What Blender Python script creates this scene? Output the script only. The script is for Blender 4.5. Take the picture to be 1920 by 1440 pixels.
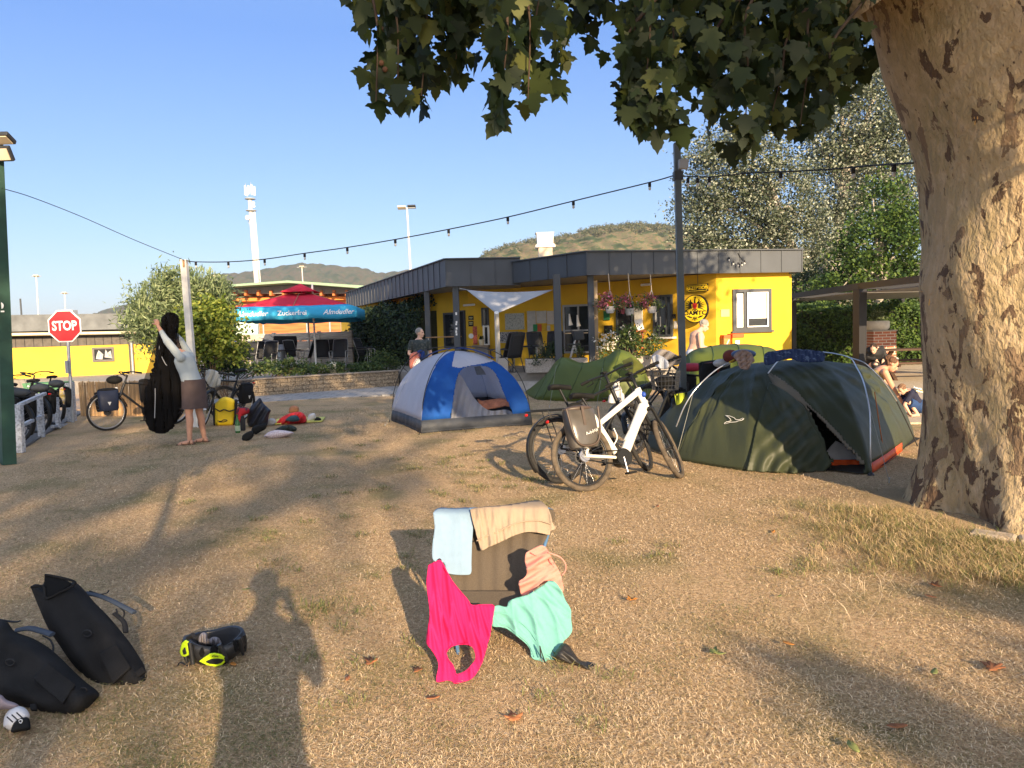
import bpy, math, random
import numpy as np
from mathutils import Vector, Matrix, Euler
random.seed(7); RNG = np.random.default_rng(7)
R = math.radians
for o in list(bpy.data.objects): bpy.data.objects.remove(o)
S = bpy.context.scene; COL = S.collection
# ---------------------------------------------------------------- camera
FPX = 1400.0; CAMZ = 1.62
PH = math.atan(100.0/FPX); RO = R(1.7)
cw = Vector((0, math.cos(PH), -math.sin(PH))); u0 = Vector((0, math.sin(PH), math.cos(PH))); r0 = Vector((1, 0, 0))
cr = r0*math.cos(RO) - u0*math.sin(RO); cu = r0*math.sin(RO) + u0*math.cos(RO)
cam = bpy.data.objects.new('camera', bpy.data.cameras.new('camera')); COL.objects.link(cam)
m3 = Matrix((cr, cu, -cw)).transposed(); cam.matrix_world = Matrix.Translation((0, 0, CAMZ)) @ m3.to_4x4()
cam.data.sensor_width = 36; cam.data.lens = 36*FPX/1920; cam.data.clip_start = .05; cam.data.clip_end = 6000
S.camera = cam
def ray(px, py): return cw*FPX + cr*(px-960) + cu*(720-py)
def U(px, py, Y):
    d = ray(px, py); return Vector((0, 0, CAMZ)) + d*(Y/d.y)
def G(px, py, z=0.0):
    d = ray(px, py); return Vector((0, 0, CAMZ)) + d*((z-CAMZ)/d.z)
def PX(p):
    q = Vector(p)-Vector((0, 0, CAMZ)); w = q.dot(cw); return 960+FPX*q.dot(cr)/w, 720-FPX*q.dot(cu)/w
# ---------------------------------------------------------------- world, sun
SUN_EL = R(17.8); SUN_AZ = R(18)        # sun stands behind the camera, to the right
sdir = Vector((math.sin(SUN_AZ)*math.cos(SUN_EL), -math.cos(SUN_AZ)*math.cos(SUN_EL), math.sin(SUN_EL)))
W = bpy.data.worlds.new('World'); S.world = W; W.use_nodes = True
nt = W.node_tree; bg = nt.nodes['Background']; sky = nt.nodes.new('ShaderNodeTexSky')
sky.sky_type = 'NISHITA'; sky.sun_disc = False; sky.sun_elevation = SUN_EL; sky.sun_rotation = math.pi - SUN_AZ
sky.air_density = 1.0; sky.dust_density = 0.6; sky.ozone_density = 2.0; sky.altitude = 200
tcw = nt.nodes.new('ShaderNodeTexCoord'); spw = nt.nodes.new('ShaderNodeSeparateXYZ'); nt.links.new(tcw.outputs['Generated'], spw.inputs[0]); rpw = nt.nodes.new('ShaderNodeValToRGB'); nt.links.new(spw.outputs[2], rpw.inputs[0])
for _k, (_p, _c) in enumerate([(0, (.74, 1.02, 1.55)), (.13, (.45, .82, 1.65)), (.36, (.16, .52, 1.75)), (.72, (1.0, 1.45, 2.3))]):  # sky turns bright again above the frame, added to fill the shade
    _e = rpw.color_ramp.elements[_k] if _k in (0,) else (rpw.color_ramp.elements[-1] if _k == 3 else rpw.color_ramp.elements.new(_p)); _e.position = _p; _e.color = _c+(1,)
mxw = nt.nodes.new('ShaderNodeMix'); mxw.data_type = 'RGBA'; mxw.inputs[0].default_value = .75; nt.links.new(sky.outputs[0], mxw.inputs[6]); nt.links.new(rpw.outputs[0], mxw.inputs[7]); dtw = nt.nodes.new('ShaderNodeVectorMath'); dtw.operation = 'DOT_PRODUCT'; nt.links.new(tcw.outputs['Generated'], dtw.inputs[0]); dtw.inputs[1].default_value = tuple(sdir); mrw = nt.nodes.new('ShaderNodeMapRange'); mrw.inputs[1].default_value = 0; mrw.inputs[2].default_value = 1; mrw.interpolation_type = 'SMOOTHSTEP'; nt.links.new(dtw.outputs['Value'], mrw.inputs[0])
glw = nt.nodes.new('ShaderNodeMix'); glw.data_type = 'RGBA'; glw.blend_type = 'ADD'; nt.links.new(mrw.outputs[0], glw.inputs[0]); nt.links.new(mxw.outputs[2], glw.inputs[6]); glw.inputs[7].default_value = (2.6, 2.25, 1.85, 1); nt.links.new(glw.outputs[2], bg.inputs[0]); bg.inputs[1].default_value = 0.15  # warm glow on the sun side, added to lift the shade
sl = bpy.data.lights.new('sun', 'SUN'); sl.energy = 5.0; sl.angle = R(.5); sl.color = (1.0, .76, .49)
so = bpy.data.objects.new('sun', sl); COL.objects.link(so); so.rotation_euler = sdir.to_track_quat('Z', 'Y').to_euler(); so.location = (6, -12, 12)
S.view_settings.view_transform = 'Standard'; S.view_settings.look = 'None'; S.view_settings.gamma = 1
S.view_settings.exposure = 1.4; S.render.engine = 'CYCLES'
S.cycles.transparent_max_bounces = 16
# ---------------------------------------------------------------- materials
MATS = {}
def lk(t, a, b): t.links.new(a, b)
def mat(name, col, rough=.8, metal=0, var=.12, scale=8, bump=0, bscale=60, spec=.3, transl=0, alpha=1, tint=None, coat=0, col2=None, thr=None, stretch=None, emis=None):
    if name in MATS: return MATS[name]
    m = bpy.data.materials.new(name); m.use_nodes = True; t = m.node_tree; b = t.nodes['Principled BSDF']; out = t.nodes['Material Output']
    b.inputs['Roughness'].default_value = rough; b.inputs['Metallic'].default_value = metal
    b.inputs['Specular IOR Level'].default_value = spec; b.inputs['Coat Weight'].default_value = coat
    tc = t.nodes.new('ShaderNodeTexCoord'); src = tc.outputs['Object']
    if stretch:
        mp = t.nodes.new('ShaderNodeMapping'); mp.inputs['Scale'].default_value = stretch; lk(t, src, mp.inputs[0]); src = mp.outputs[0]
    c = tuple(col)+(1,)
    if tint:      # colour ramp over a per-leaf attribute
        at = t.nodes.new('ShaderNodeAttribute'); at.attribute_name = 'tint'; rp = t.nodes.new('ShaderNodeValToRGB'); lk(t, at.outputs['Fac'], rp.inputs[0])
        e = rp.color_ramp.elements
        while len(e) < len(tint): e.new(.5)
        for k, (p, cc) in enumerate(tint): e[k].position = p; e[k].color = tuple(cc)+(1,)
        co = rp.outputs[0]
    else:
        n = t.nodes.new('ShaderNodeTexNoise'); n.inputs['Scale'].default_value = scale; n.inputs['Detail'].default_value = 5; lk(t, src, n.inputs[0])
        mx = t.nodes.new('ShaderNodeMix'); mx.data_type = 'RGBA'
        if col2: a, b2 = c, tuple(col2)+(1,)
        else: a = tuple(x*(1-var) for x in col)+(1,); b2 = tuple(min(1, x*(1+var)) for x in col)+(1,)
        mx.inputs[6].default_value = a; mx.inputs[7].default_value = b2
        fac = n.outputs[0]
        mr = t.nodes.new('ShaderNodeMapRange'); lo, hi = thr if thr else (.3, .7)
        mr.inputs[1].default_value = lo; mr.inputs[2].default_value = hi; lk(t, fac, mr.inputs[0]); lk(t, mr.outputs[0], mx.inputs[0]); co = mx.outputs[2]
    lk(t, co, b.inputs['Base Color'])
    if bump:
        n2 = t.nodes.new('ShaderNodeTexNoise'); n2.inputs['Scale'].default_value = bscale; n2.inputs['Detail'].default_value = 4; lk(t, src, n2.inputs[0])
        bp = t.nodes.new('ShaderNodeBump'); bp.inputs['Strength'].default_value = bump; bp.inputs['Distance'].default_value = .02; lk(t, n2.outputs[0], bp.inputs['Height']); lk(t, bp.outputs[0], b.inputs['Normal'])
    if transl:
        tr = t.nodes.new('ShaderNodeBsdfTranslucent'); lk(t, co, tr.inputs[0]); ms = t.nodes.new('ShaderNodeMixShader'); ms.inputs[0].default_value = transl
        lk(t, b.outputs[0], ms.inputs[1]); lk(t, tr.outputs[0], ms.inputs[2]); lk(t, ms.outputs[0], out.inputs[0])
    if alpha < 1: b.inputs['Alpha'].default_value = alpha
    if emis: b.inputs['Emission Color'].default_value = c; b.inputs['Emission Strength'].default_value = emis
    MATS[name] = m; return m
# ---------------------------------------------------------------- mesh builder
def V3(p): return Vector((float(p[0]), float(p[1]), float(p[2])))
class MB:
    def __init__(s): s.v = []; s.f = []; s.s = []
    def add(s, vs, fs, smooth=False):
        n = len(s.v); s.v += [tuple(p) for p in vs]; s.f += [tuple(i+n for i in f) for f in fs]; s.s += [smooth]*len(fs); return s
    def box(s, c, size, rot=None, rz=0):
        hx, hy, hz = [a/2 for a in size]; M = rot if rot is not None else Matrix.Rotation(rz, 3, 'Z')
        vs = [V3(c)+M@Vector((x*hx, y*hy, z*hz)) for z in (-1, 1) for y in (-1, 1) for x in (-1, 1)]
        return s.add(vs, [(0, 2, 3, 1), (4, 5, 7, 6), (0, 1, 5, 4), (2, 6, 7, 3), (0, 4, 6, 2), (1, 3, 7, 5)])
    def beam(s, a, b, w, h):       # box from a to b, width w, height h
        a = V3(a); b = V3(b); d = b-a; q = d.to_track_quat('X', 'Z').to_matrix(); return s.box((a+b)/2, (d.length, w, h), q)
    def tube(s, pts, r, seg=8, closed=False, caps=True, flat=1.0, smooth=True):
        P = [V3(p) for p in pts]; n = len(P); rr = r if hasattr(r, '__len__') else [r]*n
        T = []
        for i in range(n):
            a = P[(i-1) % n] if (closed or i > 0) else P[i]; b = P[(i+1) % n] if (closed or i < n-1) else P[i]
            d = (b-a); T.append(d.normalized() if d.length > 1e-9 else Vector((0, 0, 1)))
        up = Vector((0, 0, 1)) if abs(T[0].z) < .9 else Vector((1, 0, 0)); N = (up-T[0]*up.dot(T[0])).normalized(); vs = []
        for i in range(n):
            N = (N-T[i]*N.dot(T[i])).normalized(); B = T[i].cross(N)
            for k in range(seg):
                a = 2*math.pi*k/seg; vs.append(P[i]+N*(math.cos(a)*rr[i]*flat)+B*(math.sin(a)*rr[i]))
        fs = []; m = n if closed else n-1
        for i in range(m):
            for k in range(seg):
                a = i*seg+k; b = i*seg+(k+1) % seg; c = ((i+1) % n)*seg+(k+1) % seg; d = ((i+1) % n)*seg+k; fs.append((a, b, c, d))
        s.add(vs, fs, smooth)
        if caps and not closed: s.add(vs[:seg], [tuple(range(seg-1, -1, -1))]); s.add(vs[-seg:], [tuple(range(seg))])
        return s
    def lathe(s, prof, seg=16, o=(0, 0, 0), M=None, smooth=True, cap=True, wob=None):
        M = M or Matrix.Identity(3); o = V3(o); vs = []
        for (r, z) in prof:
            for k in range(seg):
                a = 2*math.pi*k/seg; q = r*(wob(a, z) if wob else 1); vs.append(o+M@Vector((q*math.cos(a), q*math.sin(a), z)))
        fs = [(i*seg+k, i*seg+(k+1) % seg, (i+1)*seg+(k+1) % seg, (i+1)*seg+k) for i in range(len(prof)-1) for k in range(seg)]
        s.add(vs, fs, smooth)
        if cap: s.add(vs[:seg], [tuple(range(seg-1, -1, -1))]); s.add(vs[-seg:], [tuple(range(seg))])
        return s
    def ell(s, c, rad, M=None, seg=14, rings=9):
        if not hasattr(rad, '__len__'): rad = (rad,)*3
        M = M or Matrix.Identity(3); c = V3(c); vs = []; fs = []
        for i in range(rings+1):
            p = math.pi*i/rings
            for k in range(seg):
                a = 2*math.pi*k/seg; vs.append(c+M@Vector((rad[0]*math.sin(p)*math.cos(a), rad[1]*math.sin(p)*math.sin(a), -rad[2]*math.cos(p))))
        for i in range(rings):
            for k in range(seg): fs.append((i*seg+k, i*seg+(k+1) % seg, (i+1)*seg+(k+1) % seg, (i+1)*seg+k))
        return s.add(vs, fs, True)
    def prism(s, poly, z0, z1, o=(0, 0, 0), M=None):     # poly in local xy, extruded along local z
        M = M or Matrix.Identity(3); o = V3(o); n = len(poly)
        a = [o+M@Vector((p[0], p[1], z0)) for p in poly]; b = [o+M@Vector((p[0], p[1], z1)) for p in poly]
        fs = [(i, (i+1) % n, n+(i+1) % n, n+i) for i in range(n)]+[tuple(range(n-1, -1, -1)), tuple(range(n, 2*n))]
        return s.add(a+b, fs)
    def grid(s, A, smooth=True, wrap=False):
        A = np.asarray(A); n, m = A.shape[:2]; vs = A.reshape(-1, 3); fs = []
        for i in range(n-1):
            for j in range(m if wrap else m-1): fs.append((i*m+j, i*m+(j+1) % m, (i+1)*m+(j+1) % m, (i+1)*m+j))
        return s.add(vs, fs, smooth)
def frame(right, up):      # matrix with columns right, up, normal
    r = V3(right).normalized(); u = V3(up); u = (u-r*u.dot(r)).normalized(); n = r.cross(u)
    return Matrix((r, u, n)).transposed()
def setp(o, parent):
    if parent is not None:
        o.parent = parent; o.matrix_parent_inverse = (Matrix.LocRotScale(parent.location, parent.rotation_euler, None)).inverted() if parent.get('_w') else Matrix.Identity(4)
def mkmesh(name, v, f, sm):
    me = bpy.data.meshes.new(name); me.from_pydata([tuple(map(float, p)) for p in v], [], f)
    if any(sm): me.polygons.foreach_set('use_smooth', sm)
    me.update(); return me
def part(name, mb, m, parent=None, label=None, bev=0, thick=0, sub=0, kind=None):
    me = mkmesh(name, mb.v, mb.f, mb.s); me.materials.append(m)
    o = bpy.data.objects.new(name, me); COL.objects.link(o)
    if parent is not None:
        o.parent = parent
        if '_w' in parent: o.matrix_parent_inverse = Matrix(parent_inv(parent))
        elif parent.parent is not None and '_w' in parent.parent: pass
    if thick: md = o.modifiers.new('s', 'SOLIDIFY'); md.thickness = thick; md.offset = 0
    if bev: md = o.modifiers.new('b', 'BEVEL'); md.width = bev; md.segments = 2; md.limit_method = 'ANGLE'
    if sub: md = o.modifiers.new('u', 'SUBSURF'); md.levels = sub; md.render_levels = sub
    if label: o['label'] = label
    if kind: o['kind'] = kind
    return o
def parent_inv(p): return Matrix.LocRotScale(p.location, p.rotation_euler, None).inverted()
def tag(o, label=None, cat=None, group=None, kind=None):
    if label: o['label'] = label
    if cat: o['category'] = cat
    if group: o['group'] = group
    if kind: o['kind'] = kind
    return o
WORLDS = []
def thing(name, label, cat, loc=(0, 0, 0), group=None, rot=None, world=True):
    """Empty at the base. world=True: children are given in world coordinates."""
    o = bpy.data.objects.new(name, None); COL.objects.link(o); o.location = loc; o.empty_display_size = .1
    if rot: o.rotation_euler = rot
    if world: o['_w'] = 1; WORLDS.append(o)
    return tag(o, label, cat, group)
def one(name, mb, m, label, cat, group=None, **k): return tag(part(name, mb, m, **k), label, cat, group)
def struct(name, mb, m, **k): return tag(part(name, mb, m, **k), kind='structure')
def copy_tree(o, parent=None):
    c = o.copy(); COL.objects.link(c)
    if parent is not None: c.parent = parent
    for ch in list(o.children): copy_tree(ch, c)
    return c
def dup(root, loc, rz=0, label=None):
    c = copy_tree(root); c.location = loc; c.rotation_euler = (0, 0, rz)
    if label: c['label'] = label
    return c
def npmesh(name, verts, faces_flat, n_per, m, tint=None, smooth=False):
    """big mesh from numpy; verts (N,3); every polygon has n_per corners"""
    me = bpy.data.meshes.new(name); nv = len(verts); nf = len(faces_flat)//n_per
    me.vertices.add(nv); me.vertices.foreach_set('co', np.asarray(verts, np.float32).ravel())
    me.loops.add(nf*n_per); me.loops.foreach_set('vertex_index', np.asarray(faces_flat, np.int32))
    me.polygons.add(nf); me.polygons.foreach_set('loop_start', np.arange(0, nf*n_per, n_per, dtype=np.int32)); me.polygons.foreach_set('loop_total', np.full(nf, n_per, np.int32))
    if smooth: me.polygons.foreach_set('use_smooth', np.ones(nf, bool))
    if tint is not None:
        a = me.attributes.new('tint', 'FLOAT', 'FACE'); a.data.foreach_set('value', np.asarray(tint, np.float32))
    me.update(calc_edges=True); me.validate(); me.materials.append(m)
    o = bpy.data.objects.new(name, me); COL.objects.link(o); return o
def setparent(o, p):
    o.parent = p
    if '_w' in p: o.matrix_parent_inverse = parent_inv(p)
    return o
def rot_rand(n, rng=RNG, tilt=None):
    a = rng.normal(size=(n, 3)); b = rng.normal(size=(n, 3))
    if tilt is not None: a = a*tilt[1]+np.array(tilt[0])
    a /= np.linalg.norm(a, axis=1)[:, None]; b -= a*(a*b).sum(1)[:, None]; b /= np.linalg.norm(b, axis=1)[:, None]; c = np.cross(a, b)
    return b, c, a       # x, y, normal
PLANE_LEAF = [(0, 0), (.10, .02), (.24, -.05), (.42, .02), (.33, .12), (.36, .2), (.52, .22), (.66, .38), (.5, .40), (.40, .48), (.26, .46), (.30, .58), (.24, .66), (.2, .78), (.1, .86), (0, 1.05)]
PLANE_LEAF = PLANE_LEAF+[(-x, y) for x, y in PLANE_LEAF[-2:0:-1]]
OVAL_LEAF = [(0, 0), (.26, .3), (.2, .72), (0, 1), (-.2, .72), (-.26, .3)]
QUAD_LEAF = [(0, 0), (.32, .45), (0, 1), (-.32, .45)]
def leaves(name, C, size, m, shape=QUAD_LEAF, tint=None, up=(0, 0, 1), spread=1.0, fold=.25, dirs=None, parent=None):
    C = np.asarray(C, float); n = len(C); X, Y, N = rot_rand(n, tilt=(up, spread))
    if dirs is not None:
        Y = dirs+RNG.normal(size=(n, 3))*.35; Y /= np.linalg.norm(Y, axis=1)[:, None]; X = np.cross(Y, N); X /= np.linalg.norm(X, axis=1)[:, None]; N = np.cross(X, Y)
    s = size if hasattr(size, '__len__') else size*RNG.uniform(.7, 1.25, n); s = np.asarray(s)[:, None, None]
    L = np.array(shape); k = len(L)
    P = C[:, None, :]+s*(L[None, :, 0, None]*X[:, None, :]+L[None, :, 1, None]*Y[:, None, :]-(fold*np.abs(L[:, 0])+.18*L[:, 1]**2)[None, :, None]*N[:, None, :])
    o = npmesh(name, P.reshape(-1, 3), np.arange(n*k), k, m, tint if tint is not None else RNG.random(n))
    if parent is not None: setparent(o, parent)
    return o
def clumps(ells, nc, per, rad, shell=.55, rng=RNG):
    """leaf centres: nc clumps spread in the shells of ellipsoids [(c, r)], per leaves each"""
    vol = np.array([r[0]*r[1]*r[2] for c, r in ells]); vol = vol**(2/3); pick = rng.choice(len(ells), nc, p=vol/vol.sum()); out = []
    d = rng.normal(size=(nc, 3)); d /= np.linalg.norm(d, axis=1)[:, None]; q = rng.uniform(shell, 1.06, nc)
    cc = np.array([ells[i][0] for i in pick])+d*np.array([ells[i][1] for i in pick])*q[:, None]
    rr = rad*rng.uniform(.5, 1.4, nc)
    k = rng.normal(size=(nc, per, 3))*rr[:, None, None]*np.array([1, 1, .7])
    return (cc[:, None, :]+k).reshape(-1, 3)
def text_mb(txt, size, o, M, depth=.004, sx=1, align='CENTER', bold=0.0, shear=0):
    cu_ = bpy.data.curves.new('t', 'FONT'); cu_.body = txt; cu_.size = size; cu_.align_x = align; cu_.align_y = 'CENTER'; cu_.extrude = depth/2; cu_.offset = bold; cu_.shear = shear; cu_.resolution_u = 3
    ob = bpy.data.objects.new('t', cu_); COL.objects.link(ob); bpy.context.view_layer.update()
    me = bpy.data.meshes.new_from_object(ob.evaluated_get(bpy.context.evaluated_depsgraph_get()))
    mb = MB(); mb.add([V3(o)+M@Vector((v.co.x*sx, v.co.y, v.co.z)) for v in me.vertices], [tuple(p.vertices) for p in me.polygons])
    bpy.data.objects.remove(ob); bpy.data.curves.remove(cu_); bpy.data.meshes.remove(me); return mb
def merge(*mbs):
    r = MB()
    for m in mbs: r.add(m.v, m.f); r.s[-len(m.f):] = m.s if m.f else []
    return r
def inpoly(x, y, poly):
    c = False; n = len(poly); j = n-1
    for i in range(n):
        xi, yi = poly[i]; xj, yj = poly[j]
        if (yi > y) != (yj > y) and x < (xj-xi)*(y-yi)/(yj-yi)+xi: c = not c
        j = i
    return c
def spline(pts, n):
    """Catmull-Rom through pts (any dimension), n samples per segment"""
    P = [np.array(p, float) for p in pts]; P = [2*P[0]-P[1]]+P+[2*P[-1]-P[-2]]; out = []
    for i in range(1, len(P)-2):
        for k in range(n):
            t = k/n; a, b, c, d = P[i-1:i+3]; out.append(.5*((2*b)+(-a+c)*t+(2*a-5*b+4*c-d)*t*t+(-a+3*b-3*c+d)*t**3))
    out.append(P[-2]); return out
def sheet(outline, depth, step=3.0, wr=None, smooth_out=4, closed=True):
    """cloth: outline in picture units, each vertex set at its own distance depth(px,py) (metres along Y), wrinkled; returns MB"""
    import bmesh
    O = spline(list(outline)+[outline[0]], smooth_out)[:-1] if smooth_out else [np.array(p, float) for p in outline]
    xs = [p[0] for p in O]; ys = [p[1] for p in O]; x0, x1, y0, y1 = min(xs), max(xs), min(ys), max(ys)
    poly = [(p[0], p[1]) for p in O]; nx = int((x1-x0)/step)+2; ny = int((y1-y0)/step)+2
    pts = {}; mb = MB(); idx = {}
    def snap(i, j):
        x = x0+(i-.5)*step; y = y0+(j-.5)*step; return x, y
    inside = [[inpoly(*snap(i+.5, j+.5), poly) for j in range(ny)] for i in range(nx)]
    A = np.array(poly); B = np.roll(A, -1, axis=0); D = B-A; L2 = (D**2).sum(1)+1e-9
    for i in range(nx):
        for j in range(ny):
            if not inside[i][j]: continue
            f = []
            for (a, b) in ((i, j), (i+1, j), (i+1, j+1), (i, j+1)):
                if (a, b) not in idx:
                    x, y = snap(a, b); edge = False
                    for (c, d) in ((a-1, b-1), (a, b-1), (a-1, b), (a, b)):
                        if not (0 <= c < nx and 0 <= d < ny) or not inside[c][d]: edge = True
                    if edge:
                        p = np.array([x, y]); t = np.clip(((p-A)*D).sum(1)/L2, 0, 1); Q = A+D*t[:, None]; k = ((Q-p)**2).sum(1).argmin(); x, y = Q[k]
                    yy = depth(x, y)+(wr(x, y) if wr else 0)
                    idx[(a, b)] = len(mb.v); mb.v.append(tuple(U(x, y, yy)))
                f.append(idx[(a, b)])
            mb.f.append(tuple(f)); mb.s.append(True)
    return mb
def poles(pts, r, m, parent, name='pole', seg=6): return part(name, MB().tube(pts, r, seg), m, parent)
def wrinkle(seed, amp, sc, ang=0, ani=4):
    rr = random.Random(seed); ws = [(rr.uniform(-.5, .5)+ang, rr.uniform(.5, 1.8)/sc, rr.uniform(0, 6.28), rr.uniform(.4, 1)) for _ in range(6)]
    def f(x, y): return amp*sum(w*math.sin((x*math.cos(a)+y*math.sin(a))*k*6.28+ph+.6*math.sin(y*k*1.7+ph*2)) for a, k, ph, w in ws)/2.5
    return f

def folds(seed, amp, sc, ang=90, spread=25, sharp=1.6, n=5):
    """soft ridged cloth folds running along ang (degrees, picture plane), wavelength about sc picture units"""
    rr = random.Random(seed); ws = [(R(ang+rr.uniform(-spread, spread)), 6.28/(sc*rr.uniform(.7, 2.2)), rr.uniform(0, 6.28), rr.uniform(.4, 1), rr.uniform(0, 6.28), rr.uniform(.5, 1.5)/(sc*3)) for _ in range(n)]
    def f(x, y):
        t = 0
        for a, k, ph, w, p2, k2 in ws:
            u = -x*math.sin(a)+y*math.cos(a); v = x*math.cos(a)+y*math.sin(a); q = math.sin(u*k+ph+1.0*math.sin(v*k2*1.8+p2)); m = .5+.5*math.sin(v*k2*2.2+p2*2+u*.02); t += w*m*(1-abs(q))**sharp
        return -amp*t/(n*.35)
    return f

def marks(o, M, w, h, n, seed=1, t=.003):
    """lettering too small to read in the photograph: a row of short uneven strokes"""
    rg = random.Random(seed); mb = MB(); o = V3(o); cw_ = w/n; pts = []
    for k in range(n):
        x0 = -w/2+cw_*k; q = [(x0+cw_*.1, -h*rg.uniform(.3, .5)), (x0+cw_*rg.uniform(.2, .5), h*rg.uniform(.2, .5)), (x0+cw_*rg.uniform(.5, .8), -h*rg.uniform(0, .4)), (x0+cw_*.85, h*rg.uniform(-.2, .4))]; pts += q
    mb.tube([o+M@Vector((x, y, .001)) for x, y in pts], t, 4); return mb
# ---------------------------------------------------------------- ground
def ground_mat():
    m = bpy.data.materials.new('lawn'); m.use_nodes = True; t = m.node_tree; b = t.nodes['Principled BSDF']; b.inputs['Roughness'].default_value = .95; b.inputs['Specular IOR Level'].default_value = .1
    tc = t.nodes.new('ShaderNodeTexCoord')
    def noise(sc, det=5, dist=0):
        n = t.nodes.new('ShaderNodeTexNoise'); n.inputs['Scale'].default_value = sc; n.inputs['Detail'].default_value = det; n.inputs['Distortion'].default_value = dist; lk(t, tc.outputs['Object'], n.inputs[0]); return n.outputs[0]
    def mr(s, a, b_):
        x = t.nodes.new('ShaderNodeMapRange'); x.inputs[1].default_value = a; x.inputs[2].default_value = b_; lk(t, s, x.inputs[0]); return x.outputs[0]
    def mix(f, a, c):
        x = t.nodes.new('ShaderNodeMix'); x.data_type = 'RGBA'; lk(t, f, x.inputs[0])
        for k, v in ((6, a), (7, c)):
            if isinstance(v, tuple): x.inputs[k].default_value = v+(1,)
            else: lk(t, v, x.inputs[k])
        return x.outputs[2]
    c = mix(mr(noise(45, 6, .6), .38, .62), (.40, .265, .145), (.66, .47, .275))
    c = mix(mr(noise(170, 3, 1.5), .55, .72), c, (.74, .57, .35))
    c = mix(mr(noise(1.1, 6), .52, .72), c, (.26, .23, .10))
    c = mix(mr(noise(.45, 4), .55, .75), c, (.36, .25, .15))
    c = mix(mr(noise(90, 4), .60, .70), c, (.14, .10, .06))
    lk(t, c, b.inputs['Base Color'])
    bp = t.nodes.new('ShaderNodeBump'); bp.inputs['Strength'].default_value = .9; bp.inputs['Distance'].default_value = .03; lk(t, noise(110, 5, 1.2), bp.inputs['Height']); lk(t, bp.outputs[0], b.inputs['Normal']); return m
M_LAWN = ground_mat()
def hgt(x, y):
    return .35*(.018*np.sin(x*1.3+y*.7)+.014*np.sin(x*2.9-y*1.9+1)+.010*np.sin(x*5.1+y*4.3))
# near lawn (gently uneven) inside a flat sheet to the horizon
ys = np.concatenate([np.linspace(-12, 1.5, 28), np.geomspace(1.6, 19.5, 170)]); xs = np.linspace(-16, 16, 260)
XX, YY = np.meshgrid(xs, ys); ZZ = hgt(XX, YY)*np.clip((19.5-YY)/3, 0, 1)*np.clip((16-abs(XX))/2, 0, 1)
lawn = MB().grid(np.stack([XX, YY, ZZ], -1)[:, ::-1]); struct('lawn', lawn, M_LAWN)
g = MB().grid(np.array([[(x, y, -.14) for x in (4000, 0, -4000)] for y in (-500, 0, 200, 5000)], float)); struct('ground', g, mat('far_ground', (.20, .17, .10), var=.3, scale=.3))
# paved path in front of the terrace wall, its slab joints as real grooves are too fine: narrow joints in the surface
def slab_mat(name, col, sx, sy, joint=.015):
    m = bpy.data.materials.new(name); m.use_nodes = True; t = m.node_tree; b = t.nodes['Principled BSDF']; b.inputs['Roughness'].default_value = .9
    tc = t.nodes.new('ShaderNodeTexCoord'); br = t.nodes.new('ShaderNodeTexBrick'); lk(t, tc.outputs['Object'], br.inputs[0]); br.inputs['Scale'].default_value = 1; br.inputs['Brick Width'].default_value = sx; br.inputs['Row Height'].default_value = sy
    br.inputs['Mortar Size'].default_value = joint; br.inputs['Color1'].default_value = tuple(c*.9 for c in col)+(1,); br.inputs['Color2'].default_value = tuple(c*1.1 for c in col)+(1,); br.inputs['Mortar'].default_value = tuple(c*.5 for c in col)+(1,)
    n = t.nodes.new('ShaderNodeTexNoise'); n.inputs['Scale'].default_value = 14; n.inputs['Detail'].default_value = 6; lk(t, tc.outputs['Object'], n.inputs[0]); mx = t.nodes.new('ShaderNodeMix'); mx.data_type = 'RGBA'; mx.blend_type = 'MULTIPLY'; mx.inputs[0].default_value = .6
    rp = t.nodes.new('ShaderNodeMapRange'); rp.inputs[1].default_value = .3; rp.inputs[2].default_value = .7; rp.inputs[3].default_value = .6; rp.inputs[4].default_value = 1.25; lk(t, n.outputs[0], rp.inputs[0]); lk(t, br.outputs[0], mx.inputs[6]); lk(t, rp.outputs[0], mx.inputs[7]); lk(t, mx.outputs[2], b.inputs['Base Color']); return m
def flat(poly, z0, z1): return MB().prism(poly, z0, z1)
wl0, wl1 = G(380, 750), Vector((-3.6, 23.4, 0))
dwall = (wl1-wl0).normalized()
p_ = [(-14, 19.2), (wl0.x-6, wl0.y-1.2-2.0), (-6.8, 18.6), (-3.1, 20.0), (.6, 19.4), (8.5, 19.0), (16, 19.2), (16, 21.5), (2.5, 20.9), (0, 21), (-3.5, 23.5), (wl0.x-.0, wl0.y), (-14, 18.2)]
path = flat([(-6.9-.9, 18.3), (-5.2, 19.3), (-3.1, 20.05), (1, 19.5), (1, 22.4), (-3.5, 23.6), (-6, 22.2), (wl0.x, wl0.y+.05), (wl0.x-1.5, wl0.y-.6), (wl0.x-1.2, wl0.y-2.2)], -.2, .012); struct('path', path, slab_mat('paving', (.30, .29, .28), .5, .5))
# raised terrace (garden and porch floor)
terr = flat([(wl0.x+.1, wl0.y+.25), (-3.6, 23.65), (-2.6, 21.4), (-.1, 20.7), (9.0, 20.25), (9.2, 40), (-3, 60), (-22, 60), (-22, 28)], -.2, .45); struct('terrace_ground', terr, mat('terrace_floor', (.26, .24, .21), var=.2, scale=6))
stp = flat([(-2.75, 21.05), (-.15, 20.35), (9.0, 19.85), (9.0, 20.24), (-.1, 20.69), (-2.65, 21.39)], -.02, .22); struct('terrace_step', stp, mat('step_stone', (.36, .34, .31), var=.15, scale=12))
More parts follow.
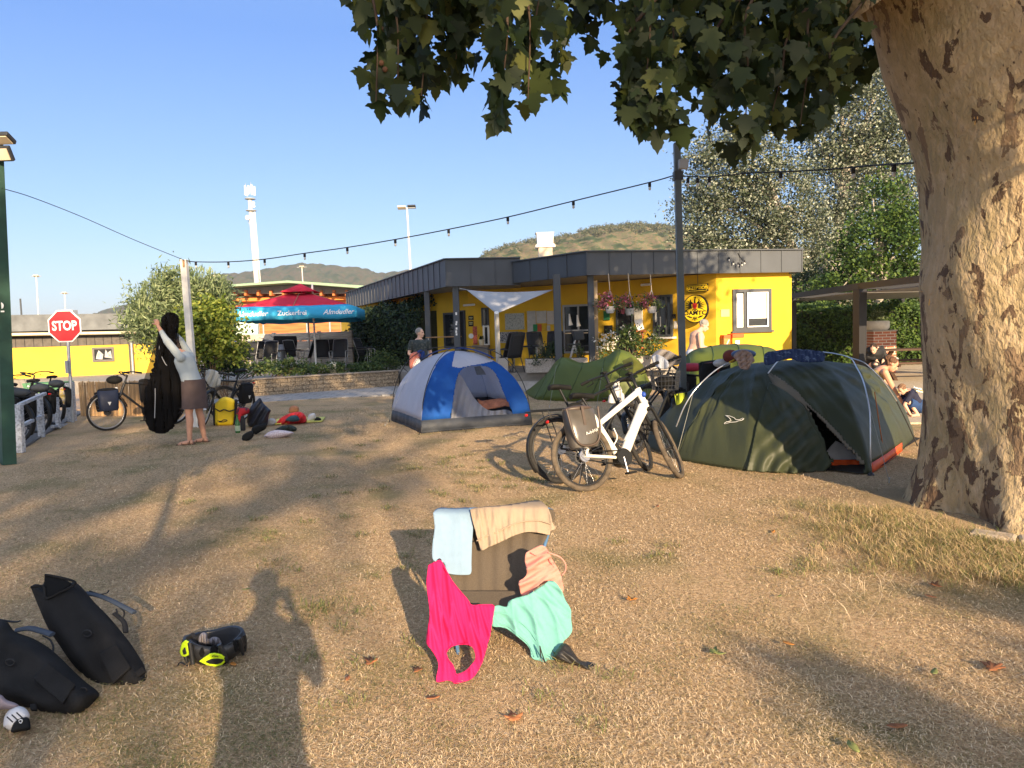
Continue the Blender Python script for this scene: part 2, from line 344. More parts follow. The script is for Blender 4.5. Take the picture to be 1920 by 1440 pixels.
# yard beyond the pergola side and the drive on the left
struct('yard', flat([(3.8, 11.8), (30, 8), (30, 40), (9.6, 40), (9.3, 21), (9, 19.0), (5.5, 15)], -.2, .022), mat('yard_gravel', (.44, .36, .25), var=.25, scale=30, bump=.3))
struct('drive', flat([(-6.75, 9.3), (-10.1, 17.5), (-12.4, 19.6), (-40, 22), (-40, 4), (-9, 4)], -.2, .024), mat('drive_asphalt', (.13, .125, .12), var=.25, scale=40, bump=.3))
struct('sandy_strip', flat([(-11.6, 18.1), (-9.6, 18.1), (-11, 25.2), (-19, 25.2)], -.2, .027), mat('sandy', (.42, .30, .20), var=.2, scale=14))
# retaining wall of rough-faced blocks
tw = thing('retaining_wall', 'low terrace wall of rough buff blocks with a thin coping beside the path', 'wall', tuple(wl0))
L = (wl1-wl0).length; fr = Matrix((dwall, (0, 0, 1), dwall.cross(Vector((0, 0, 1))))).transposed()
def block_mat():
    m = bpy.data.materials.new('wall_blocks'); m.use_nodes = True; t = m.node_tree; b = t.nodes['Principled BSDF']; b.inputs['Roughness'].default_value = .95
    tc = t.nodes.new('ShaderNodeTexCoord'); v = t.nodes.new('ShaderNodeTexNoise'); v.inputs['Scale'].default_value = 28; v.inputs['Detail'].default_value = 6; lk(t, tc.outputs['Object'], v.inputs[0]); r = t.nodes.new('ShaderNodeValToRGB'); lk(t, v.outputs[0], r.inputs[0])
    e = r.color_ramp.elements; e[0].position = .35; e[0].color = (.16, .12, .08, 1); e[1].position = .65; e[1].color = (.47, .37, .25, 1); lk(t, r.outputs[0], b.inputs['Base Color'])
    bp = t.nodes.new('ShaderNodeBump'); bp.inputs['Strength'].default_value = .8; bp.inputs['Distance'].default_value = .03; lk(t, v.outputs[0], bp.inputs['Height']); lk(t, bp.outputs[0], b.inputs['Normal']); return m
blk = MB(); bw = .42; rg = random.Random(3)
for row in range(4):
    x = -(row % 2)*bw/2
    while x < L:
        a = max(0, x); b_ = min(L, x+bw-.012)
        if b_-a > .03: c = wl0+dwall*((a+b_)/2); blk.box((c.x, c.y, -.02+row*.12+.06), (b_-a, .2+rg.uniform(0, .012), .112), rot=Matrix.Rotation(math.atan2(dwall.y, dwall.x), 3, 'Z'))
        x += bw
part('blocks', blk, block_mat(), tw, bev=.006)
c = wl0+dwall*(L/2); part('coping', MB().box((c.x, c.y, .482), (L, .3, .035), rz=math.atan2(dwall.y, dwall.x)), mat('coping', (.30, .25, .20), var=.15), tw)
# ---------------------------------------------------------------- hills
def hill(name, prof, D, m, base=-3, z_amp=0, near=.62):
    P = spline(prof, 6); n = len(P); rows = 34; A = np.zeros((n, rows, 3))
    for i, (px, py) in enumerate(P):
        top = U(px, py, D); dx = top.x/D
        for j in range(rows):
            s = j/(rows-8); 
            if s <= 1: h = base+(top.z-base)*(math.sin(s*math.pi/2)**1.1)
            else: h = top.z-(s-1)*(top.z-base)*1.2
            y = D*(near+(1-near)*s); w = math.sin(i*.9+j*1.7)*math.sin(i*.37-j*.8)*z_amp*math.sin(min(1, s)*math.pi)
            A[i, j] = (dx*y, y, h+w)
    return struct(name, MB().grid(A[::-1]), m)
def hill_mat(name, cols, sc, st=(1, 1, 1)):
    m = bpy.data.materials.new(name); m.use_nodes = True; t = m.node_tree; b = t.nodes['Principled BSDF']; b.inputs['Roughness'].default_value = 1; b.inputs['Specular IOR Level'].default_value = 0
    tc = t.nodes.new('ShaderNodeTexCoord'); mp = t.nodes.new('ShaderNodeMapping'); mp.inputs['Scale'].default_value = st; lk(t, tc.outputs['Object'], mp.inputs[0])
    n = t.nodes.new('ShaderNodeTexNoise'); n.inputs['Scale'].default_value = sc; n.inputs['Detail'].default_value = 9; n.inputs['Roughness'].default_value = .65; lk(t, mp.outputs[0], n.inputs[0])
    r = t.nodes.new('ShaderNodeValToRGB'); lk(t, n.outputs[0], r.inputs[0]); e = r.color_ramp.elements
    while len(e) < len(cols): e.new(.5)
    for k, (p, c) in enumerate(cols): e[k].position = p; e[k].color = tuple(c)+(1,)
    lk(t, r.outputs[0], b.inputs['Base Color']); return m
hm1 = hill_mat('wooded_hill', [(.36, (.045, .06, .035)), (.46, (.07, .085, .045)), (.52, (.12, .09, .06)), (.58, (.075, .09, .045)), (.68, (.13, .11, .065))], .05)
hm2 = hill_mat('vineyard_hill', [(.36, (.035, .05, .025)), (.47, (.08, .10, .045)), (.52, (.22, .145, .095)), (.55, (.10, .12, .055)), (.64, (.20, .15, .09)), (.7, (.05, .07, .035))], .10, (1, .35, 3.6))
hill('hill', [(60, 640), (120, 615), (170, 594), (200, 583), (250, 572), (310, 556), (360, 532), (400, 519), (440, 517), (480, 512), (520, 505), (560, 499), (600, 500), (640, 504), (680, 507), (710, 516), (735, 514), (765, 511), (800, 507), (860, 500), (930, 496), (1000, 510), (1100, 540)], 1400, hm1, z_amp=6)
hill('hill', [(760, 575), (820, 540), (870, 508), (905, 484), (930, 473), (960, 465), (1000, 457), (1050, 451), (1090, 442), (1130, 434), (1180, 430), (1230, 431), (1260, 434), (1300, 438), (1380, 455), (1500, 470), (1620, 480), (1760, 500), (1900, 540)], 520, hm2, z_amp=3)
# bushes along the ridge and terraces of the near hill: past counting
LV = dict(rough=.6, transl=.25)
hc = []
for _ in range(1100):
    px = random.uniform(905, 1330); k = random.random()
    dens = 1 if px > 1090 else .35
    if random.random() > dens: continue
    top = np.interp(px, [905, 930, 960, 1000, 1050, 1090, 1130, 1180, 1230, 1300], [484, 473, 465, 457, 451, 442, 434, 430, 431, 438]); q = random.random()**(2.2 if px > 1090 else 4)
    tp_ = U(px, top, 520); sq = 1-q*.35; yy = 520*(.62+.38*sq); zz = -3+(tp_.z+3)*math.sin(sq*math.pi/2)**1.1; hc.append(((tp_.x/520*yy, yy, zz+.6), (random.uniform(1.5, 4.2),)*2+(random.uniform(1.2, 3),)))
hp = clumps(hc, 2600, 16, .8, .3)
tag(leaves('hill_bushes', hp, 1.0, mat('hill_leaf', (0, 0, 0), rough=.9, tint=[(0, (.03, .04, .02)), (.5, (.07, .085, .04)), (1, (.15, .14, .08))]), QUAD_LEAF), kind='stuff')
# treeline behind the roofs and far meadow (left of the stadium)
hp = clumps([((U(x, 628, 180).x+random.uniform(-3, 3), 180+random.uniform(-8, 8), 1.2), (9, 5, 3.6)) for x in range(60, 760, 50)], 900, 26, 1.3, .3)
tag(leaves('distant_trees', hp, .9, mat('far_leaf', (0, 0, 0), rough=.9, tint=[(0, (.03, .045, .02)), (.6, (.07, .09, .035)), (1, (.13, .12, .06))]), QUAD_LEAF), kind='stuff')
# where the crowns behind the camera throw their shade: ground x, y, crown height, radii
SHADE_L = [(-6.0, 9.6, 11, 2.0, 1, .55), (-4.4, 12.6, 11, 2.2, 1, .55), (-8, 13, 11.5, 2.5, 1, .9), (-1.5, 15, 11.5, 2.4, 1, .5), (-5, 17, 12, 3, 1.2, .7), (.4, 17.5, 12, 1.8, 1, .5), (-2.7, 5.2, 10, 1.2, .8, .2), (-4.4, 7.2, 10, 1.0, .7, .3), (-2.3, 8.3, 10.5, .9, .7, .22), (-2.2, 3.4, 10, 1.2, .8, .15)]
SHADE_L += [(-6, 21.5, 12.5, 2.4, 1, .6), (-3.2, 22.5, 12.5, 1.5, 1, .5), (-9, 19, 12.5, 2.5, 1, .6)]
NC_L = 330
SHADE_R = [(2.9, 2.7, 5, .55, .4, .16), (2.3, 2.1, 5, .5, .3, .1), (1.40, 3.05, 4.6, .07, .15, .05), (1.75, 2.65, 4.7, .16, .2, .07), (2.9, 3.9, 5, .25, .3, .05)]
NC_R = 80
# ---------------------------------------------------------------- the plane tree on the right
def bark_mat():
    m = bpy.data.materials.new('plane_bark'); m.use_nodes = True; t = m.node_tree; b = t.nodes['Principled BSDF']; b.inputs['Roughness'].default_value = .85; b.inputs['Specular IOR Level'].default_value = .2
    tc = t.nodes.new('ShaderNodeTexCoord'); mp = t.nodes.new('ShaderNodeMapping'); mp.inputs['Scale'].default_value = (1, 1, .55); lk(t, tc.outputs['Object'], mp.inputs[0])
    def noise(sc, det=6, dist=0, off=0, rough=.55):
        mq = t.nodes.new('ShaderNodeMapping'); mq.inputs['Location'].default_value = (off, off*2, off*.7); lk(t, mp.outputs[0], mq.inputs[0]); n = t.nodes.new('ShaderNodeTexNoise'); n.inputs['Scale'].default_value = sc; n.inputs['Detail'].default_value = det; n.inputs['Distortion'].default_value = dist; n.inputs['Roughness'].default_value = rough; lk(t, mq.outputs[0], n.inputs[0]); return n.outputs[0]
    def mr(s, a, b_):
        x = t.nodes.new('ShaderNodeMapRange'); x.inputs[1].default_value = a; x.inputs[2].default_value = b_; lk(t, s, x.inputs[0]); return x.outputs[0]
    def mix(f, a, c):
        x = t.nodes.new('ShaderNodeMix'); x.data_type = 'RGBA'; lk(t, f, x.inputs[0])
        for k, v in ((6, a), (7, c)):
            if isinstance(v, tuple): x.inputs[k].default_value = v+(1,)
            else: lk(t, v, x.inputs[k])
        return x.outputs[2]
    sep = t.nodes.new('ShaderNodeSeparateXYZ'); lk(t, tc.outputs['Object'], sep.inputs[0])
    c = mix(mr(noise(1.6, 4), .35, .65), (.42, .31, .175), (.31, .25, .135))
    c = mix(mr(noise(14, 6, .5, 3), .45, .75), c, (.50, .38, .24))
    # more flakes near the foot: threshold falls with height
    lo = t.nodes.new('ShaderNodeMath'); lo.operation = 'MULTIPLY_ADD'; lo.inputs[1].default_value = -.028; lo.inputs[2].default_value = .045; lk(t, sep.outputs[2], lo.inputs[0])
    def bias(s):
        x = t.nodes.new('ShaderNodeMath'); x.operation = 'ADD'; lk(t, s, x.inputs[0]); cl = t.nodes.new('ShaderNodeClamp'); cl.inputs[1].default_value = -.02; cl.inputs[2].default_value = .055; lk(t, lo.outputs[0], cl.inputs[0]); lk(t, cl.outputs[0], x.inputs[1]); return x.outputs[0]
    p1 = mr(bias(noise(4.2, 7, .35, 1, .6)), .570, .578); p2 = mr(bias(noise(6.5, 7, .5, 7, .6)), .585, .592); p3 = mr(noise(5.0, 6, .3, 12), .70, .705)
    c = mix(p1, c, (.21, .145, .088)); c = mix(p2, c, (.115, .075, .048)); c = mix(p3, c, (.62, .36, .11)); c = mix(mr(noise(38, 4, 0, 5), .62, .72), c, (.2, .16, .11))
    lk(t, c, b.inputs['Base Color'])
    ad = t.nodes.new('ShaderNodeMath'); ad.operation = 'ADD'; lk(t, p1, ad.inputs[0]); lk(t, p2, ad.inputs[1]); bl = t.nodes.new('ShaderNodeMath'); bl.operation = 'MULTIPLY_ADD'; bl.inputs[1].default_value = .35; lk(t, ad.outputs[0], bl.inputs[0]); lk(t, noise(22, 6, .3), bl.inputs[2])
    bp = t.nodes.new('ShaderNodeBump'); bp.inputs['Strength'].default_value = .85; bp.inputs['Distance'].default_value = .045; lk(t, bl.outputs[0], bp.inputs['Height']); lk(t, bp.outputs[0], b.inputs['Normal']); return m
M_BARK = bark_mat()
pt = thing('plane_tree', 'huge plane tree with flaking mottled cream and brown bark at the right edge', 'tree', (4.25, 6.2, 0))
rings = [(-.15, 3.02, 1.22), (0, 3.12, 1.13), (.12, 3.2, 1.04), (.3, 3.27, .97), (.55, 3.33, .91), (.9, 3.36, .88), (1.4, 3.34, .88), (1.9, 3.30, .90), (2.4, 3.27, .93), (2.8, 3.24, .97), (3.2, 3.13, 1.02), (3.6, 3.02, 1.08), (4.0, 2.88, 1.16), (4.4, 2.7, 1.25), (4.9, 2.45, 1.32), (5.4, 2.4, 1.1)]
SEG = 96; A = []
rr_ = spline([(z, xl, r) for z, xl, r in rings], 6)
TGT = [(-900, 1500), (-300, 1545), (0, 1609), (74, 1638), (155, 1661), (233, 1688), (303, 1710), (369, 1723), (467, 1725), (544, 1717), (657, 1726), (715, 1733), (813, 1736), (871, 1730), (925, 1716), (960, 1698), (985, 1690), (1100, 1684)]
def tang(z, r):      # left limit of the ring so that its seen edge falls where the photograph has it
    a = 3.0
    for _ in range(25):
        c_ = a+r; D_ = math.hypot(c_, 6.2); th_ = math.atan2(c_, 6.2)-math.asin(r/D_); q = math.sqrt(D_*D_-r*r); p = Vector((q*math.sin(th_), q*math.cos(th_), z)); px, py = PX(p); want = np.interp(py, [t[0] for t in TGT], [t[1] for t in TGT]); a += (want-px)*.0035
    return a
for z, xl, r in rr_:
    xl = tang(z, r)
    row = []
    for k in range(SEG):
        a = 2*math.pi*k/SEG; fl = math.exp(-max(z, 0)/.28)
        q = 1+.022*math.sin(3*a+z*1.1)+.016*math.sin(5*a-z*2+1)+.010*math.sin(9*a+z*4)+fl*(.09*math.sin(5*a+.6)+.05*math.sin(8*a+2)+.02*math.sin(17*a))+.006*math.sin(21*a+z*9)*math.sin(z*5+a*3)
        row.append((xl+r+r*q*math.cos(a), 6.2+r*q*math.sin(a), z))
    A.append(row)
tb = MB().grid(np.array(A), wrap=True)
for pts, r in [([(3.3, 6.1, 4.5), (2.3, 5.9, 5.6), (.9, 5.8, 6.6), (-.8, 5.6, 7.4)], [.95, .62, .4, .2]), ([(4.6, 6.2, 4.8), (5.2, 6.6, 6.4), (5.6, 7.2, 8.5)], [1.0, .7, .35]), ([(5.0, 6.0, 4.8), (6.6, 5.4, 6.2), (8.4, 5, 7.2)], [.8, .5, .2]), ([(3.6, 6.4, 4.8), (2.8, 8.2, 6.2), (2.4, 10.4, 7.4)], [.8, .5, .2])]: tb.tube(spline(pts, 5), np.interp(np.linspace(0, len(pts)-1, 5*(len(pts)-1)+1), range(len(pts)), r), 20)
trunk = part('trunk', tb, M_BARK, pt)
# drooping leafy twigs that hang into the view
LEAFM = mat('plane_leaf', (0, 0, 0), rough=.55, transl=.32, tint=[(0, (.010, .020, .006)), (.45, (.022, .038, .010)), (.85, (.042, .060, .014)), (1, (.13, .14, .03))])
def hang(px0, py0, px1, py1, Y, n, spread):      # cluster along a twig
    a = U(px0, py0, Y); b = U(px1, py1, Y+random.uniform(-.3, .3)); out = []
    for k in range(int(n*1.45)):
        t = random.random()**.8; p = a.lerp(b, t); s = spread*(1-.55*t); out.append((p.x+random.gauss(0, s), p.y+random.gauss(0, s*1.6), p.z+random.gauss(0, s*.8)))
    return out
tw_ = []; C = []
TW = [(700, -60, 705, 190, 4.6, 20, .11), (735, -80, 745, 205, 4.7, 24, .10), (800, -80, 790, 180, 4.9, 42, .15), (860, -80, 855, 110, 5.0, 40, .14), (760, -40, 760, 100, 5.3, 60, .2), (955, -60, 935, 215, 4.2, 20, .07), (985, -80, 990, 185, 4.3, 22, .09), (1010, -60, 1000, 60, 4.5, 16, .12), (1055, -70, 1050, 150, 5.3, 18, .07), (900, -80, 910, 60, 5.2, 24, .14),
      (1110, -80, 1100, 40, 5.4, 22, .14), (1180, -80, 1190, 90, 5.4, 26, .12), (1225, -60, 1200, 235, 4.9, 58, .12), (1265, -60, 1250, 240, 5.1, 48, .12), (1180, 60, 1180, 200, 5.2, 24, .1), (1290, -60, 1310, 150, 5.6, 70, .2), (1370, -80, 1390, 150, 5.7, 90, .24), (1400, 20, 1395, 265, 5.3, 34, .1), (1340, 60, 1345, 215, 5.5, 26, .09), (1460, -80, 1470, 150, 5.8, 100, .26), (1520, 20, 1500, 235, 5.4, 30, .11),
      (1545, -80, 1550, 140, 5.9, 80, .2), (1600, 0, 1590, 150, 7.4, 44, .14), (1620, -80, 1625, 110, 7.6, 60, .2), (1480, 60, 1440, 240, 5.5, 26, .12), (1560, 80, 1545, 225, 5.4, 16, .10)]
for a in TW: C += hang(*a); tw_.append(a)
C += [tuple(U(random.uniform(760, 900), random.uniform(-60, 40), random.uniform(4.8, 5.6))) for _ in range(60)]
C += [tuple(U(random.uniform(1170, 1575), random.uniform(-80, 60)+random.random()**2*50, random.uniform(5.6, 6.8))) for _ in range(420)]
C += [tuple(U(random.uniform(680, 1160), random.uniform(-90, 6), random.uniform(4.8, 6.2))) for _ in range(150)]
C = np.array(C); dn = np.tile([[0, .0, -1.0]], (len(C), 1))
leaves('foliage', C, RNG.beta(2, 2.4, len(C))*.11+.07, LEAFM, PLANE_LEAF, dirs=dn, spread=.9, up=(.3, -1.2, .6), parent=pt, fold=.3)
TWM = mat('twig', (.07, .045, .028), var=.2)
for a in tw_:
    tm = MB(); p, q = U(a[0], a[1], a[4]), U(a[2], a[3], a[4]); tm.tube(spline([tuple(p+Vector((.3, .1, .35))), tuple(p), tuple(p.lerp(q, .5)+Vector((.02, 0, .03))), tuple(q)], 4), [.012]*4+[.009]*4+[.005]*4+[.003], 6)
    part('twig', tm, TWM, pt)
for px, py, Y in [(716, 55, 4.7), (722, 62, 4.8), (856, 50, 5), (873, 52, 5.0), (853, 66, 5), (715, 118, 4.6), (722, 130, 4.6), (1199, 254, 5.0), (1310, 160, 5.5)]: part('seed_ball', MB().ell(U(px, py, Y), .017, seg=10, rings=6), mat('seedball', (.14, .07, .04), bump=.8, bscale=200), pt)
# the crown above the frame (real leaves: it shades the terrace behind)
crown = clumps([((0.8, 5.6, 7.4), (2.6, 2.4, 1.5)), ((4.5, 6.5, 9), (3.8, 4, 2.6)), ((8, 5.5, 8.4), (3, 3, 2)), ((2.6, 9.5, 8.2), (2.8, 3, 1.7)), ((5.6, 2.0, 4.9), (1.6, .8, 1.2)), ((5.2, 2.3, 5.6), (1.6, .7, .9)), ((2.2, 6.6, 6.6), (2.6, 1.6, .9)), ((-.2, 7.6, 7.2), (2.2, 1.6, 1.0)), ((.3, 1.5, 5.3), (1.4, .6, .6)), ((3.2, 1.5, 5.5), (1.6, .7, .9)), ((-.5, 7.6, 8.6), (2.4, 2.6, 1.3))], 640, 36, .45, .2)  # low clumps out of view are added to shade trunk and hanging leaves
leaves('crown', crown, .24, LEAFM, OVAL_LEAF, parent=pt)
# stone rim at the foot
rim = MB()
for k in range(9):
    a = R(228+k*13); c = (4.27+1.28*math.cos(a), 6.2+1.28*math.sin(a), .03); rim.box(c, (.28, .16, .09), rz=a+math.pi/2)
tag(part('kerb_stones', rim, mat('kerbstone', (.38, .31, .23), var=.2, scale=12, bump=.5), bev=.02), 'flat pale kerb stones in the grass at the foot of the plane tree', 'kerb')
# ---------------------------------------------------------------- trees behind the photographer (seen as shadows)
SHM = mat('shade_leaf', (0, 0, 0), rough=.6, transl=.2, tint=[(0, (.03, .05, .015)), (1, (.08, .10, .03))])
TE = math.tan(SUN_EL)
def over(x, y, h):   # place whose shadow falls on ground point x,y from height h
    d = h/TE; return (x+math.sin(SUN_AZ)*d, y-math.cos(SUN_AZ)*d, h)
def shade_tree(label, ells, base, nc, per, rad, size=.26, tr=.34):
    t = thing('shade_tree', label, 'tree', base, group='trees behind the viewpoint')
    mb = MB(); e0 = ells[0][0]; mb.tube([base, (base[0], base[1], base[2]+2.5), (base[0], base[1], e0[2]-1.5), (e0[0], e0[1], e0[2])], [tr, tr*.8, tr*.6, tr*.3], 12)
    for e in ells[1:]: mb.tube([(base[0], base[1], e[0][2]*.6), e[0]], [tr*.35, tr*.12], 8)
    part('trunk', mb, M_BARK, t); leaves('crown', clumps(ells, nc, per, rad, .1), size, SHM, OVAL_LEAF, parent=t)
def ee(L): return [(over(x, y, h), (a, b_, c_)) for x, y, h, a, b_, c_ in L]
cx, cy, cz = over(-7, 12, 11); shade_tree('broad leafy tree standing far behind the left of the viewpoint', ee(SHADE_L), (cx-1, cy-2, -.05), NC_L, 30, .45)
cx, cy, cz = over(4.5, 2.0, 5); shade_tree('tall leafy tree standing far behind the right of the viewpoint', ee(SHADE_R), (cx+2, cy-1, -.05), NC_R, 26, .11, .16, tr=.10)
shade_tree('slim young tree close behind the left of the viewpoint', [((.1, -4.2, 5.0), (.5, .5, .35))], (.25, -3.9, -.05), 14, 20, .2, .2, .09)
# ---------------------------------------------------------------- main building
YEL = mat('yellow_render', (.66, .41, .03), rough=.9, var=.09, scale=1.6, bump=.15, bscale=90)
YEL2 = mat('yellow_render_left', (.66, .45, .05), rough=.9, var=.05, scale=3)
ANTH = mat('anthracite_sheet', (.055, .064, .075), rough=.55, metal=.0, var=.10, scale=2, spec=.4)
DARK = mat('dark_frame', (.055, .062, .07), rough=.5, var=.1)
GLASS = mat('window_glass', (.018, .022, .026), rough=.08, var=.2, spec=.6)
WHITE = mat('white_paint', (.75, .75, .72), rough=.6, var=.06)
BLIND = mat('blind', (.78, .76, .68), rough=.8, var=.04)
BLACK = mat('black_matt', (.018, .018, .019), rough=.7, var=.3)
GREYP = mat('grey_plastic', (.35, .36, .37), rough=.6, var=.1)
WOOD = mat('wood', (.34, .20, .10), rough=.75, var=.25, scale=6, stretch=(1, 1, .15))
class Wall:
    def __init__(s, x0, d0, x1, d1):
        s.A = U(x0, 620, d0); s.B = U(x1, 620, d1); s.A.z = s.B.z = 0; s.r = (s.B-s.A).normalized(); s.n = s.r.cross(Vector((0, 0, 1))); s.L = (s.B-s.A).length
        s.M = frame(s.r, (0, 0, 1))
    def hit(s, px, py):
        d = ray(px, py); o = Vector((0, 0, CAMZ)); t = (s.A-o).dot(s.n)/d.dot(s.n); p = o+d*t; return (p-s.A).dot(s.r), p.z
    def pt(s, u, z, t=0): return s.A+s.r*u+s.n*t+Vector((0, 0, z))
    def bx(s, mb, u0, u1, z0, z1, t0, t1): return mb.box(s.pt((u0+u1)/2, (z0+z1)/2, (t0+t1)/2), (u1-u0, z1-z0, t1-t0), rot=s.M)
    def rect(s, x0, x1, y0, y1):
        xm = (x0+x1)/2; ym = (y0+y1)/2; a, _ = s.hit(x0, ym); b, _ = s.hit(x1, ym); _, zt = s.hit(xm, y0); _, zb = s.hit(xm, y1); return a, b, zb, zt
    def pb(s, mb, x0, x1, y0, y1, t0, t1): a, b, c, d = s.rect(x0, x1, y0, y1); return s.bx(mb, a, b, c, d, t0, t1)
def window(w, root, x0, x1, y0, y1, mull=(), fr=.07, label=None, m=DARK, base=0.0, glass=None, name='window', trans=()):
    a, b, c, d = w.rect(x0, x1, y0, y1); f = MB()
    w.bx(f, a, a+fr, c, d, base, base+.06); w.bx(f, b-fr, b, c, d, base, base+.06); w.bx(f, a+fr, b-fr, d-fr, d, base, base+.058); w.bx(f, a+fr, b-fr, c, c+fr, base, base+.058)
    for q in mull: u = a+(b-a)*q; w.bx(f, u-fr*.4, u+fr*.4, c+fr, d-fr, base, base+.055)
    for q in trans: z = c+(d-c)*q; w.bx(f, a+fr, b-fr, z-fr*.4, z+fr*.4, base, base+.052)
    o = part(name, f, m, root, label=label); g = MB(); w.bx(g, a+fr*.5, b-fr*.5, c+fr*.5, d-fr*.5, base-.02, base+.018); part('pane', g, glass or GLASS, o)
    return o, (a, b, c, d)
bld = thing('reception_building', 'long flat-roofed yellow campsite building with a deep anthracite fascia on dark posts', 'building', (2, 22, .45))
FZ = [(3.75, 2.965), (3.63, 3.02)]
Fl = [U(652, 620, 37.7), U(840, 620, 22.0), U(978, 620, 22.26)]; Sl = [U(965, 620, 22.2), U(1103, 620, 19.85), U(1504, 620, 21.1)]
def fascia(P, zt, zb, th=.12, seams=()):
    mb = MB(); n = len(P)
    for i in range(n-1):
        a, b = Vector(P[i]), Vector(P[i+1]); a.z = b.z = 0; d = (b-a).normalized(); nn = d.cross(Vector((0, 0, 1))); L = (b-a).length; M = frame(d, (0, 0, 1))
        mb.box((a+b)/2-nn*th/2+Vector((0, 0, (zt+zb)/2)), (L, zt-zb, th), rot=M)
        k = int(L/.62); 
        for j in range(k+1): p = a+d*(L*j/k); mb.box(p+nn*.009+Vector((0, 0, (zt+zb)/2)), (.022, zt-zb-.02, .022), rot=M)
        mb.box((a+b)/2-nn*(th/2-.02)+Vector((0, 0, zt+.018)), (L+.03, .03, th+.08), rot=M)
    return mb
part('fascia', fascia(Fl, *FZ[0]), ANTH, bld); part('fascia', fascia(Sl+[Sl[-1]+Vector((-2.0, 9, 0))], *FZ[1]), ANTH, bld)
def poly2(P): return [(p[0], p[1]) for p in P]
SOFF = mat('soffit', (.30, .27, .22), var=.1)
part('roof', flat(poly2([Fl[0], Fl[1]+Vector((.05, .1, 0)), Fl[2]+Vector((0, .1, 0)), (0.6, 34), (-6, 39)])[::1], 3.02, 3.70), SOFF, bld)
part('roof', flat(poly2([Sl[0]+Vector((.1, .1, 0)), Sl[1]+Vector((.05, .12, 0)), Sl[2]+Vector((-.1, .1, 0)), Sl[2]+Vector((-2.1, 9, 0)), (.4, 33)]), 3.08, 3.58), SOFF, bld)
# walls (seen outline of the recessed porch)
WP = [(640, 40.0), (775, 28.2), (880, 25.3), (925, 25.2), (1055, 24.4), (1150, 23.4), (1225, 22.4), (1343, 20.95), (1480, 21.35)]
WL = []
for (x0, d0), (x1, d1) in zip(WP[:-1], WP[1:]):
    w = Wall(x0, d0, x1, d1); WL.append(w); mb = MB(); w.bx(mb, 0, w.L, .3, 3.05, -.25, 0); part('wall', mb, YEL, bld)
mb = MB(); c = WL[-1].B; mb.box((c.x-1.0, c.y+4.6, 1.65), (.25, 9.2, 2.7), rz=R(12.5)); part('wall', mb, YEL, bld)
wA, wB, wC, wD, wE, wF, wG, wH = WL      # wH right flush wall, wG sign wall, wF window wall, wE door, wD big window, wC/wB left
# posts
def post(px, d, w, zt, m=ANTH, zb=.45): p = U(px, 620, d); return part('post', MB().box((p.x, p.y, (zt+zb)/2), (w, w, zt-zb)), m, bld, bev=.006)
post(803, 24.3, .17, 3.02); post(857, 22.25, .18, 3.02); post(1046, 20.35, .19, 3.1); post(1109, 20.15, .16, 3.1); post(1118, 20.35, .10, 2.9, mat('weathered_wood', (.36, .28, .19), var=.3, scale=5, stretch=(1, 1, .1)))
post(722, 30.5, .17, 3.02)
# stickers on the dark post
st = MB()
for k, (y, h) in enumerate([(588, 5), (604, 4), (608, 3.5), (616, 4), (622, 5), (627, 4)]): p = U(856, y, 22.15); st = MB(); st.box((p.x-.01+.01*(k % 2), p.y, p.z), (.05, .004, h*.0157)); part('sticker', st, WHITE, bld)

# openings
o, r_ = window(wH, bld, 1373, 1445, 542, 620, fr=.085, mull=(.31,)); 
a, b, c, d = r_; bl = MB(); wH.bx(bl, a+(b-a)*.38, b-.15, c+.34, d-.12, .02, .032); part('blind', bl, BLIND, o); bl = MB(); wH.bx(bl, a+.12, a+(b-a)*.27, c+.1, d-.12, .02, .032); part('blind', bl, BLIND, o)
sf = MB(); q = [(a+(b-a)*.36, b-.1, c+.1, d-.09)]
for (p0, p1, p2, p3) in q: wH.bx(sf, p0, p0+.035, p2, p3, .03, .07); wH.bx(sf, p1-.035, p1, p2, p3, .03, .07); wH.bx(sf, p0+.035, p1-.035, p3-.035, p3, .03, .068); wH.bx(sf, p0+.035, p1-.035, p2, p2+.035, .03, .068)
part('sash', sf, WHITE, o)
sill = MB(); wH.bx(sill, a-.05, b+.05, c-.05, c, 0, .1); part('sill', sill, DARK, o)
o, r_ = window(wG, bld, 1226, 1262, 553, 631, fr=.06, mull=(.3, .66)); a, b, c, d = r_
sill = MB(); wG.bx(sill, a-.1, b+.1, c-.06, c-.01, 0, .22); part('sill', sill, WHITE, o)
pp = MB(); 
for x0, x1, y0, y1 in [(1228, 1232, 585, 604), (1234, 1240, 594, 612)]: wG.pb(pp, x0, x1, y0, y1, .019, .026)
part('notice', pp, WHITE, o)
window(wF, bld, 1157, 1189, 566, 668, fr=.06, name='door', glass=BLACK)            # dark doorway
window(wE, bld, 1057, 1110, 571, 662, mull=(.55,), trans=(.47,), fr=.06, m=GREYP)
window(wC, bld, 947, 951, 560, 561, fr=.01) if False else None
window(wA, bld, 832, 858, 585, 655, fr=.07) if False else None
window(wB, bld, 834, 858, 586, 652, fr=.07); window(wB, bld, 864, 874, 582, 664, fr=.05, name='door', glass=BLACK)
window(wC, bld, 903, 917, 577, 612, fr=.06); window(wC, bld, 906, 918, 610, 648, fr=.06, m=WHITE); window(wC, bld, 920, 930, 588, 634, fr=.04) if False else None
ct = MB(); wC.pb(ct, 889, 919, 647, 651, 0, .45); part('serving_counter', ct, mat('counter', (.30, .24, .18)), bld); ct = MB(); wC.pb(ct, 893, 918, 651, 668, 0, .3); part('counter_front', ct, mat('counter_panel', (.28, .26, .24), var=.2), bld)
